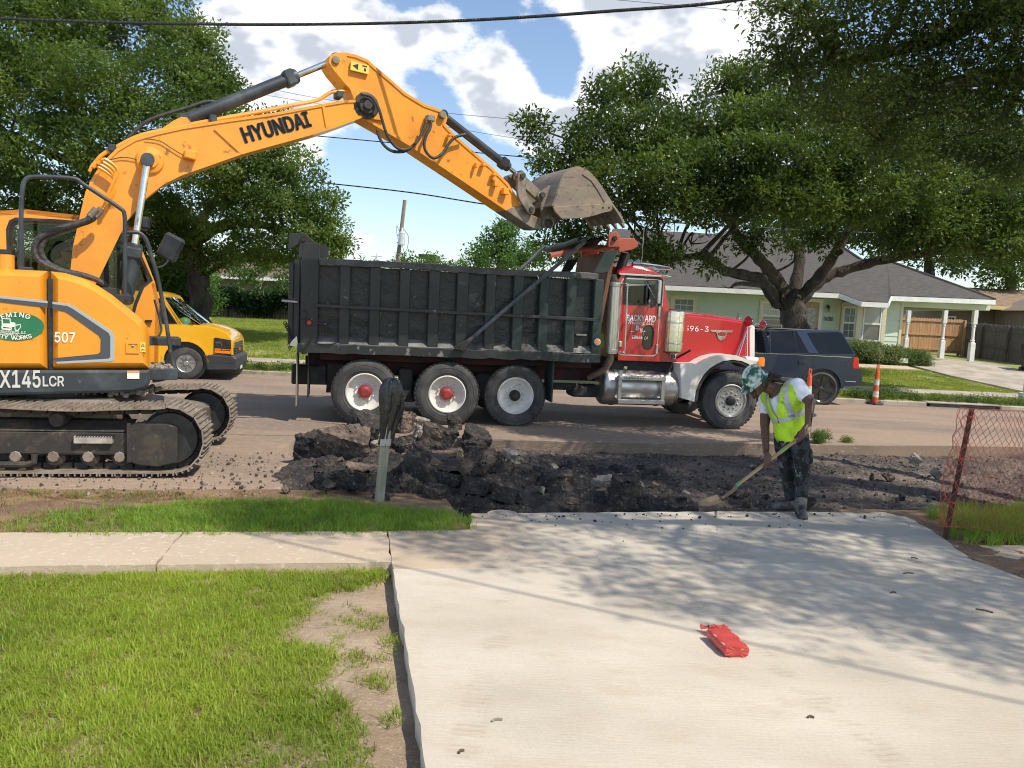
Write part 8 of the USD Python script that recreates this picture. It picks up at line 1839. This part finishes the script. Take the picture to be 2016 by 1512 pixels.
for zz, rr in [(np.interp(k, np.linspace(0, 1, 10), [b[0] for b in bz]), np.interp(k, np.linspace(0, 1, 10), [b[1] for b in bz])) for k in np.linspace(0, 1, 34)]:
    row = []
    for t in np.linspace(0, 2 * math.pi, 48, endpoint=False):
        fold = 1 + .17 * math.sin(3 * t + ph[0] + 3.0 * zz) + .11 * math.sin(7 * t + ph[1] - 7 * zz) + .07 * math.sin(13 * t + ph[2] + 9 * zz) + .03 * math.sin(21 * t + ph[3])
        row.append((rr * fold * C(t) * 1.12 + tl(zz + zt_ - .02) + .028 * math.sin(zz * 4), rr * fold * S(t) * .8, zz + zt_ - .02 + .012 * math.sin(5 * t + 20 * zz)))
    rows.append(row)
put("bag", rings(rows), plastic, pb2, smooth=60)
put("tape", rings([[((.066 + .003 * math.sin(7 * t)) * C(t) * (1 / max(abs(C(t)), abs(S(t))) * .82) + tl(z), (.066) * S(t) * (1 / max(abs(C(t)), abs(S(t))) * .82), z) for t in np.linspace(0, 2 * math.pi, 24, endpoint=False)] for z in (zt_ - .035, zt_ - .0, zt_ + .035)]), mat("silver_duct_tape", (.34, .35, .36), .35, metal=.4, bump=.004, bscale=40), pb2)

# the heap of broken asphalt
asph = mat("broken_asphalt", (.026, .023, .021), .92, col2=(.085, .066, .050), scale=3.5, lo=.46, hi=.68, bump=.03, bscale=26, col3=(.22, .185, .15), scale3=20, lo3=.60, hi3=.74)
asph_b = mat("dusty_asphalt", (.165, .115, .080), .95, col2=(.050, .040, .032), scale=4, bump=.018, bscale=36, col3=(.26, .20, .15), scale3=24, lo3=.56, hi3=.70)
conc_r = mat("broken_concrete", (.30, .255, .20), .93, col2=(.15, .125, .10), scale=6, bump=.015, bscale=24)
HC = on_z(775, 930, .0)


def heap_z(x, y):
    dx, dy = (x - HC[0]) / 1.75, (y - HC[1]) / .95
    d2 = (x - HC[0] - 1.6) / 1.3, (y - HC[1] + .1) / .8
    return .27 * np.exp(-(dx * dx + dy * dy) * 1.15) - .10 * np.clip((HC[0] - 1.1 - x) / .5, 0, 1.5) + .18 * np.exp(-(d2[0] ** 2 + d2[1] ** 2) * 1.3) - .05


def hz(x, y, p):
    a = np.stack([x, y, 0 * x], -1); return heap_z(x, y) * (.72 + .6 * meshkit.fbm(a * 1.6, 4, 41)) + .16 * (meshkit.fbm(a * 4.5, 4, 42) - .5) + .07 * np.abs(meshkit.fbm(a * 13, 3, 43) - .5) * 2 - .07


put("rubble_heap", grid(hz, np.linspace(HC[0] - 1.75, HC[0] + 3.6, 280), np.linspace(HC[1] - 1.5, HC[1] + 1.5, 150)), asph, label="low mound of crumbled black asphalt beneath the broken slabs", cat="rubble", kind="stuff")


def slab_chunk(sx, sy, sz, seed):
    """A broken paving slab: jagged outline, rough faces, crumbled edge."""
    r = np.random.default_rng(seed); n = r.integers(7, 11); th_ = np.sort(r.uniform(0, 2 * math.pi, n)); o = [(C(t) * r.uniform(.72, 1.1), S(t) * r.uniform(.72, 1.1)) for t in th_]
    m = trimesh.creation.extrude_polygon(Polygon(o).convex_hull.buffer(.02), 1.0, engine="earcut"); m.apply_translation((0, 0, -.5)); m.apply_scale((sx, sy, sz)); m = m.subdivide_to_size(max(sx, sy) * .2); v = m.vertices; n_ = m.vertex_normals
    k = meshkit.fbm(v * (2.2 / max(sx, sy)) + seed * 3.3, 4, seed) - .5; k2 = meshkit.fbm(v * (7.0 / max(sx, sy)) + seed, 3, seed + 1) - .5; v = v + n_ * ((k * .5 + k2 * .28) * min(sx, sy, sz * 1.7))[:, None]
    return T(v, m.faces)


# (px, py, half width in px, half depth ratio, thickness ratio, tilt, turn, lift, look, label)
big = [
    (358 / 2.29 + 520, 402 / 2.29 + 720, 44, .8, .50, (.55, .1), .3, .18, 1, "large brown-topped asphalt slab tilted up left of the bagged post"),
    (205 / 2.29 + 520, 425 / 2.29 + 720, 30, .8, .8, (.2, -.2), 1.2, .05, 0, "crumbly black lump at the left end of the heap"),
    (772 / 2.29 + 520, 385 / 2.29 + 720, 38, .8, .62, (.15, .25), .6, .32, 1, "brown-faced asphalt boulder on the heap right of the bagged post"),
    (830 / 2.29 + 520, 545 / 2.29 + 720, 66, .55, .40, (.30, .15), .1, .12, 0, "widest black slab lying at the front foot of the heap"),
    (440 / 2.29 + 520, 320 / 2.29 + 720, 40, .7, .5, (.3, -.3), 2.0, .22, 0, "black jagged slab leaning at the back left of the heap"),
    (690 / 2.29 + 520, 345 / 2.29 + 720, 22, .8, .7, (.2, .3), .9, .42, 2, "pale grey lump on top of the heap beside the bag"),
    (630 / 2.29 + 520, 290 / 2.29 + 720, 22, .8, .8, (.1, .1), 1.9, .42, 1, "tan crumbly lump directly right of the black bag"),
    (700 / 2.29 + 520, 278 / 2.29 + 720, 18, .8, .5, (.1, .2), .2, .40, 2, "smooth tan stone at the crest of the heap"),
    (1035 / 2.29 + 520, 560 / 2.29 + 720, 38, .5, .22, (-.25, .45), -.45, .06, 1, "thin brown slab tipped on edge right of the heap's foot"),
    (1085 / 2.29 + 520, 600 / 2.29 + 720, 20, .7, .5, (.1, .3), .5, .02, 0, "small black wedge below the thin tipped slab"),
    (1160 / 2.29 + 520, 535 / 2.29 + 720, 25, .8, .7, (.1, .1), 1.1, .0, 1, "rounded brown lump in the dug strip right of the heap"),
    (1130 / 2.29 + 520, 450 / 2.29 + 720, 20, .8, .7, (.2, .1), .4, -.02, 2, "grey curled piece at the right shoulder of the heap"),
    (1045 / 2.29 + 520, 462 / 2.29 + 720, 22, .8, .6, (.2, .2), 1.4, .0, 0, "dark flat piece behind the right shoulder of the heap"),
    (1555 / 2.29 + 520, 540 / 2.29 + 720, 28, .7, .35, (.15, -.15), .3, -.08, 2, "pale flat concrete piece lying in the middle of the dug strip"),
    (1615 / 2.29 + 520, 620 / 2.29 + 720, 30, .75, .8, (.1, .1), .8, .02, 0, "black clod sitting on the far edge of the concrete drive"),
    (1310 / 2.29 + 520, 540 / 2.29 + 720, 34, .8, .4, (.1, .1), .8, -.10, 0, "half-buried dark slab left of the pale concrete piece"),
    (845 / 2.29 + 520, 285 / 2.29 + 720, 17, .8, .8, (.2, -.3), .7, .26, 0, "pointed black piece standing up behind the heap, below the middle wheel"),
    (455 / 2.29 + 520, 500 / 2.29 + 720, 34, .7, .3, (.2, .15), .2, .05, 1, "flat brown slab at the foot of the bagged post"),
]


def drop(px, py, rp, dr, tr, tilt, turn, lift, seed):
    c = on_z(px, py, 0.0)
    for _ in range(4):
        z = max(float(hz(np.array([c[0]]), np.array([c[1]]), None)[0]), -.14) + .0; c = on_z(px, py, z + .04 + .25 * lift)
    r = 1.28 * rp * c[1] / F_PX; m = slab_chunk(r, r * dr, r * tr * 2, seed); m = rot(rot(m, tilt[0], (1, 0, 0)), tilt[1], (0, 1, 0)); return m, c, r, turn


for i, (px, py, rp, dr, tr, tilt, turn, lift, look, lab) in enumerate(big):
    m, c, r, turn = drop(px, py, rp, dr, tr, tilt, turn, lift, 700 + i)
    t = thing("asphalt_chunk", lab, "rubble", loc=c + [0, 0, .30 * r * tr * 2], rz=turn); put("chunk", m, (asph, asph_b, conc_r)[look], t)
rm = np.random.default_rng(23)                    # the middling slabs piled in between
for i in range(26):
    px, py = rm.uniform(600, 960), rm.uniform(872, 975); rp = rm.uniform(14, 32)
    m, c, r, turn = drop(px, py, rp, rm.uniform(.6, .9), rm.uniform(.22, .42), (rm.normal(.2, .3), rm.normal(0, .3)), rm.uniform(0, 6), .1, 760 + i); side_ = "left" if px < 735 else "right"
    t = thing("asphalt_chunk", f"middle-sized broken slab piled in the heap to the {side_} of the bagged post", "rubble", group=f"middling slabs {side_} of the bagged post", loc=c + [0, 0, .3 * r], rz=turn); put("chunk", m, (asph, asph_b, asph, asph)[i % 4], t)
rc = np.random.default_rng(21)
GLS = ((690, "fist-sized asphalt piece at the left end of the heap, left of the bagged post"), (860, "fist-sized asphalt piece on the heap just right of the bagged post"), (1060, "fist-sized asphalt piece at the right shoulder of the heap"), (1480, "fist-sized asphalt piece in the dug strip between the heap and the worker"), (1700, "fist-sized asphalt piece in the dug strip right behind the worker"), (2100, "fist-sized asphalt piece in the dug strip beside the netting"))
for i in range(95):
    px, py = (rc.normal(800, 130), rc.normal(925, 32)) if i < 70 else (rc.uniform(1000, 1900), rc.uniform(900, 992))
    if not (545 < px < 1960 and 848 < py < 992):
        continue
    m, c, r, turn = drop(px, py, rc.uniform(5, 13), .8, rc.uniform(.35, .7), (rc.normal(0, .4), rc.normal(0, .4)), rc.uniform(0, 6), 0, 800 + i)
    t = thing("asphalt_chunk", next(l for x, l in GLS if px < x), "rubble", group="small asphalt pieces, " + next(l for x, l in GLS if px < x)[26:], loc=c, rz=turn); put("chunk", m, (asph, asph, asph_b, conc_r)[rc.integers(0, 4)], t)
# crumbs: nobody could count them
cp_ = [lumpy(1, 60 + i, (1, 1, .8), 1, .6) for i in range(4)]; n = 5200
xa, sa = rc.uniform(-2.4, 13, n), rc.uniform(7.0, 11.6, n); Wp = NEAR.o[:2] + xa[:, None] * NEAR.d[:2] + sa[:, None] * NEAR.n[:2]; _k = xa > -.85 + .5 * rc.random(n); Wp, xa, sa = Wp[_k], xa[_k], sa[_k]; n = len(xa)
zz = dug(Wp[:, 0], Wp[:, 1], np.stack([xa, sa], 1)); hh = hz(Wp[:, 0], Wp[:, 1], None); zz = np.maximum(zz, np.where((np.abs(Wp[:, 0] - HC[0] - .5) < 3) & (np.abs(Wp[:, 1] - HC[1]) < 1.4), hh, -9))
cr = thing("crumbled_asphalt", "loose black crumbs and gravel strewn over the dug-up strip", "rubble", kind="stuff")
scatter("crumb", cr, [(m, (asph, asph, asph_b, conc_r)[i]) for i, m in enumerate(cp_)], np.c_[Wp, zz + .004], quats(n, rc, 1.0), np.clip(rc.lognormal(-4.6, .5, n), .005, .04), rc.integers(0, 4, n))
n = 1500; xa, sa = rc.uniform(-6, -.8, n), rc.uniform(7.6, 10.5, n); Wp = NEAR.o[:2] + xa[:, None] * NEAR.d[:2] + sa[:, None] * NEAR.n[:2]
pg = thing("gravel", "fine brown gravel scattered on the dusty street by the tracks", "gravel", kind="stuff")
scatter("pebble", pg, [(cp_[0], gravel_m), (cp_[1], asph_b)], np.c_[Wp, np.zeros(n) + .004], quats(n, rc, 1.0), np.clip(rc.lognormal(-4.7, .5, n), .004, .03), rc.integers(0, 2, n))
n = 90; px_, s2 = rc.uniform(1.2, 5.6, n), 7.0 - rc.exponential(.16, n); Wp = NEAR.o[:2] + px_[:, None] * NEAR.d[:2] + s2[:, None] * NEAR.n[:2]
pe = thing("gravel", "crumbs spilled along the far edge of the concrete drive", "gravel", kind="stuff")
scatter("pebble", pe, [(cp_[2], asph_b), (cp_[3], asph)], np.c_[Wp, yard_z(Wp[:, 1]) - .002], quats(n, rc, 1.0), np.clip(rc.lognormal(-4.9, .45, n), .003, .02), rc.integers(0, 2, n))

# broken board and wilted leaves on the street behind the worker
bd = on_z(1605, 862, .0); brd = thing("board", "short weathered board lying on the street behind the worker", "board", loc=bd, rz=.1)
put("plank", bx(-.18, .30, -.07, .07, .0, .03, .004), grey_wood, brd)
leafy("weed", "uprooted leafy plant on the board behind the worker", "plant", [(on_z(1618, 858, .12), (.13, .13, .10)), (on_z(1610, 862, .10), (.10, .10, .08))], [(m.copy().apply_scale(.42), fresh_leaf) for m, _ in SMALL], 2600, 71, gap=.1, size=(.8, 1.2))
leafy("weed", "tiny green sprig lying on the street right of the board", "plant", [(on_z(1668, 866, .04), (.09, .08, .05))], [(m.copy().apply_scale(.35), fresh_leaf) for m, _ in SMALL], 3000, 72, gap=.1)
# iron cover in the apron, twigs and dead leaves
mc_ = on_yard(990, 1012); mv_ = thing("meter_cover", "round grey water meter cover let into the concrete apron", "cover", loc=mc_ + [0, 0, -.004])
put("lid", lathe([(0, .004), (.12, .004), (.125, .002)], 28), kerb_mat, mv_); put("ring", lathe([(.125, .0), (.127, .006), (.15, .006), (.153, .0)], 28), concrete_old, mv_)
twm = mat("dead_twig", (.11, .065, .035), .9)
for i, (px, py, L_, a, lab) in enumerate([(1788, 1130, .085, .2, "dark twig on the shaded right of the drive"), (1938, 1204, .10, -.5, "bent twig at the right edge of the drive"), (978, 1420, .05, .5, "tan chip lying at the lower left of the drive"), (1596, 1414, .03, .2, "small black stone low on the drive"), (908, 1482, .03, 1.0, "small brown chip near the drive's left edge"), (1800, 1100, .05, -.3, "thin twig on the shaded drive above the longer twig"), (1758, 1168, .05, .4, "short twig in the middle of the shaded drive")]):
    c = on_yard(px, py); t = thing("twig", lab, "twig", loc=c + [0, 0, .004], rz=a); put("stick", tube(curve([(-L_ / 2, 0, .002), (0, .006, .004), (L_ / 2, -.004, .002)], 4), [.005, .006] + [.005] * 7, 6), twm if i != 2 else gravel_m, t)

# ---------------------------------------------------------------- grass
def blades(n, R_, h0, h1, w0, seed, lean=.55, seg=3):
    r = np.random.default_rng(seed); v, f = [], []
    for _ in range(n):
        a, d = r.uniform(0, 2 * math.pi), R_ * math.sqrt(r.random()); x, y = d * C(a), d * S(a); h, w_, b, l = r.uniform(h0, h1), w0 * r.uniform(.7, 1.2), r.uniform(0, 2 * math.pi), r.uniform(.1, lean)
        dx, dy, o = C(b), S(b), len(v)
        for k in range(seg):
            t = k / seg; q = l * h * t * t; ww = w_ * (1 - t * .55) / 2; v += [(x + dx * q - dy * ww, y + dy * q + dx * ww, h * t * (1 - .35 * l * t)), (x + dx * q + dy * ww, y + dy * q - dx * ww, h * t * (1 - .35 * l * t))]
        v.append((x + dx * l * h, y + dy * l * h, h * (1 - .35 * l)))
        for k in range(seg - 1):
            e = o + 2 * k; f += [(e, e + 1, e + 3), (e, e + 3, e + 2)]
        e = o + 2 * (seg - 1); f.append((e, e + 1, e + 2))
    return T(v, f)


lawn_g = leaf_mat("lawn_blade", (.19, .265, .026), (.34, .42, .045), (.52, .54, .12), .40, .5)
verge_g = leaf_mat("verge_blade", (.15, .26, .030), (.27, .39, .055), (.42, .48, .11), .42, .55)
dry_g = leaf_mat("dry_blade", (.16, .10, .04), (.27, .175, .075), (.40, .28, .13), .25, .7)
far_g = leaf_mat("far_blade", (.19, .25, .036), (.30, .34, .06), (.42, .42, .12), .38, .6)


def inview(p, m=70):
    q = np.asarray(p) - EYE; z = q @ _fw; x, y = 1008 + F_PX * (q @ _R) / z, 756 - F_PX * (q @ _U) / z
    return (z > .5) & (x > -m * 2) & (x < 2016 + m * 2) & (y > -m) & (y < 1512 + m * 2.5)


def sow(name, label, protos, pts, size, seed, tilt=.12):
    r = np.random.default_rng(seed); n = len(pts); t = thing(name, label, "grass", kind="stuff")
    scatter("blade", t, protos, pts, quats(n, r, tilt), r.uniform(size[0], size[1], n) if np.ndim(size[0]) == 0 else size[0] * r.uniform(.8, 1.2, n), r.integers(0, len(protos), n))


rg_ = np.random.default_rng(31)
# lawn: thick to its ragged edge beside the slab, a few runners on the bare soil
n = 19000; a = rg_.uniform(-5.2, .28, n); s_ = rg_.uniform(2.3, 5.62, n); W_ = NEAR.o[:2] + a[:, None] * NEAR.d[:2] + s_[:, None] * NEAR.n[:2]
edge = -.02 + .26 * nz(s_ * 1.0, s_ * 0 + 2, 1.5, 4, 77) * 2.0 + .10 * np.interp(s_, [2.3, 3.2, 4.4, 5.0, 5.3, 5.6], [-.8, .2, -1.2, .1, 2.0, 3.0]); den = np.clip((edge - a) / .12, 0, 1); den = np.maximum(den, .03 + .08 * (nz(W_[:, 0], W_[:, 1], 3.2, 3, 78) > .08)); den *= np.where(s_ > 5.52 + .10 * nz(a, a * 0, 3, 3, 79), .15, 1)
ok = (rg_.random(n) < den); pts = np.c_[W_, yard_z(W_[:, 1]) - .082][ok]; pts = pts[inview(pts)]
LAWN = [(blades(26, .05, .024, .058, .0052, 900 + i, 1.3), lawn_g) for i in range(6)] + [(blades(14, .05, .02, .055, .0052, 907, 1.6), dry_g)]
sow("lawn_grass", "bright green mown lawn filling the lower left corner", LAWN, pts, (.75, 1.25), 91)
# verge: lush by the post, thinning to dry stubble by the tracks
n = 9500; a = rg_.uniform(-6.5, 1.15, n); s_ = rg_.uniform(6.34, 8.25, n); W_ = NEAR.o[:2] + a[:, None] * NEAR.d[:2] + s_[:, None] * NEAR.n[:2]
up_e = np.interp(a, [-6.5, -4.2, -3.2, -2.6, -1.6, -.6, .4, 1.15], [6.4, 6.6, 7.0, 7.35, 7.75, 7.95, 7.6, 7.1]) + .16 * nz(a, a * 0, 2.2, 3, 80) * 2; den = np.clip((up_e - s_) / .22, 0, 1) * np.clip((a + 2.7) / 1.3, 0.05, 1); low = s_ < 6.45 + .05 * nz(a, a * 0 + 5, 4, 3, 81) * 2; den *= np.where(low, .5, 1) * np.where(a > .95, .5, 1)
gz2 = lambda W_, s_: yard_z(W_[:, 1]) - .045 - .06 * np.clip((s_ - 6.9) / 1.2, 0, 1)
ok = rg_.random(n) < den; pts = np.c_[W_, gz2(W_, s_)][ok]; pts = pts[inview(pts)]
sow("verge_grass", "green grass strip between the footpath and the torn street", [(blades(15, .06, .045, .10, .006, 920 + i, 1.3), verge_g) for i in range(5)], pts, (.65, 1.3), 92, .4)
n = 6500; a = rg_.uniform(-7.2, -.2, n); s_ = rg_.uniform(6.45, 8.35, n); W_ = NEAR.o[:2] + a[:, None] * NEAR.d[:2] + s_[:, None] * NEAR.n[:2]; den = np.clip(.5 + 4.0 * nz(W_[:, 0], W_[:, 1], 2.0, 4, 83), .05, .9)
ok = rg_.random(n) < den; pts = np.c_[W_, gz2(W_, s_) - .012][ok]; pts = pts[inview(pts)]; rgx = np.random.default_rng(5)
t = thing("dry_grass", "brown trampled dry grass along the excavator track", "grass", kind="stuff")
scatter("blade", t, [(rot(blades(14, .06, .03, .075, .006, 940 + i, 1.5), .2, (1, 0, 0)), dry_g if i else verge_g) for i in range(4)], pts, quats(len(pts), rgx, .4), rgx.uniform(.6, 1.2, len(pts)), rgx.integers(0, 4, len(pts)))
# rough grass at the right by the netting
n = 2600; a = rg_.uniform(5.3, 9.5, n); s_ = rg_.uniform(4.3, 7.5, n); W_ = NEAR.o[:2] + a[:, None] * NEAR.d[:2] + s_[:, None] * NEAR.n[:2]; ed = np.interp(s_, [4.3, 5.0, 5.1, 5.75, 5.8, 6.2, 7.0, 7.5], [5.35, 5.5, 8, 8, 5.55, 5.75, 6.1, 7.2]) + .1 * nz(s_, s_ * 0, 3, 3, 84) * 2
ok = (a > ed) & (s_ < 7.25) & (rg_.random(n) < .9); pts = np.c_[W_, yard_z(W_[:, 1]) - .02][ok]; pts = pts[inview(pts)]
sow("verge_grass", "rough grass round the foot of the netting stake at the right", [(blades(15, .06, .07, .16, .007, 960 + i, .9), verge_g) for i in range(4)], pts, (.7, 1.3), 93, .25)
lw = on_yard(1875, 1055); tuft = thing("grass_tuft", "long arching grass clump at the foot of the netting stake", "grass", loc=lw + [0, 0, -.02]); put("blade", blades(26, .05, .25, .42, .008, 980, 1.3, 6), verge_g, tuft)
# the lawns across the street
n = 9000; x, y = rg_.uniform(6, 22, n), rg_.uniform(20.65, 30, n)
ok = ~((y > 22.35) & (y < 23.35)) & ~((y > 27.45) & (y < 28.3)) & ~((x > np.interp(y, [20.6, 25, 28.3, 38.4], [17.2, 15.6, 14.7, 15.3]) - .1) & (x < 22)) & ~((x > 11.1) & (x < 13.3) & (y < 21.4)); ok &= (rg_.random(n) < np.where((y < 22.3), .55, 1.0))
pts = np.c_[x, y, far_z(y) + .0][ok]; pts = pts[inview(pts)]
sow("far_lawn_grass", "sunlit lawn in front of the green house", [(blades(30, .17, .03, .065, .016, 1000 + i, 1.0, 2), far_g) for i in range(4)], pts, (.8, 1.3), 94)
n = 14000; x, y = rg_.uniform(-22, 0, n), 20.65 + 25 * rg_.random(n) ** 1.25; ok = ~((y > 22.35) & (y < 23.35)); ok &= rg_.random(n) < np.where(y < 22.3, .5, 1)
pts = np.c_[x, y, far_z(y)][ok]; q = pts - EYE; zc_ = q @ _fw; xx = 1008 + F_PX * (q @ _R) / zc_; pts = pts[(xx > 420) & (xx < 720)]
sow("far_lawn_grass", "wide pale green lawn between the yellow van and the dump truck's tail", [(blades(34, .24, .03, .06, .022, 1020 + i, 1.0, 2), far_g) for i in range(4)], pts, (.8, 1.4), 95)
leafy("weed", "low weedy growth along the kerb between the blue car and the channelizer", "plant", [((x_, 21.0 + .3 * math.sin(3 * x_), .22), (.34, .34, .14)) for x_ in np.arange(9.4, 11.0, .4)] + [((x_, 20.95, .17), (.3, .3, .10)) for x_ in np.arange(11, 16, .5)], SMALL, 300, 73, gap=.3, size=(.6, 1.0))
leafy("weed", "ragged weeds along the far kerb behind the truck's tail", "plant", [((x_, 20.95 + .2 * math.sin(3 * x_), .17), (.3, .3, .10)) for x_ in np.arange(-9, -3, .45)], SMALL, 260, 74, gap=.32, size=(.6, 1.0))
# far woods closing the skyline behind the houses
fwood = thing("distant_wood", "far line of woods closing the skyline behind the houses", "wood", kind="stuff"); n = 3600; rw_ = np.random.default_rng(44)
x = rw_.uniform(-95, 130, n); top = 4.6 + 2.6 * meshkit.fbm(np.stack([x * .06, 0 * x, 0 * x], -1), 4, 12) - .0; top = np.where((x > -32) & (x < 4), top * .52, top); z = .8 + top * rw_.random(n) ** .7
scatter("foliage", fwood, [(spray(26, .9, .5, .24, 1100 + i), fresh_leaf if i else dark_leaf) for i in range(3)], np.c_[x, 112 + rw_.uniform(-2, 2, n), z], quats(n, rw_, .6), rw_.uniform(.9, 1.5, n), rw_.integers(0, 3, n))
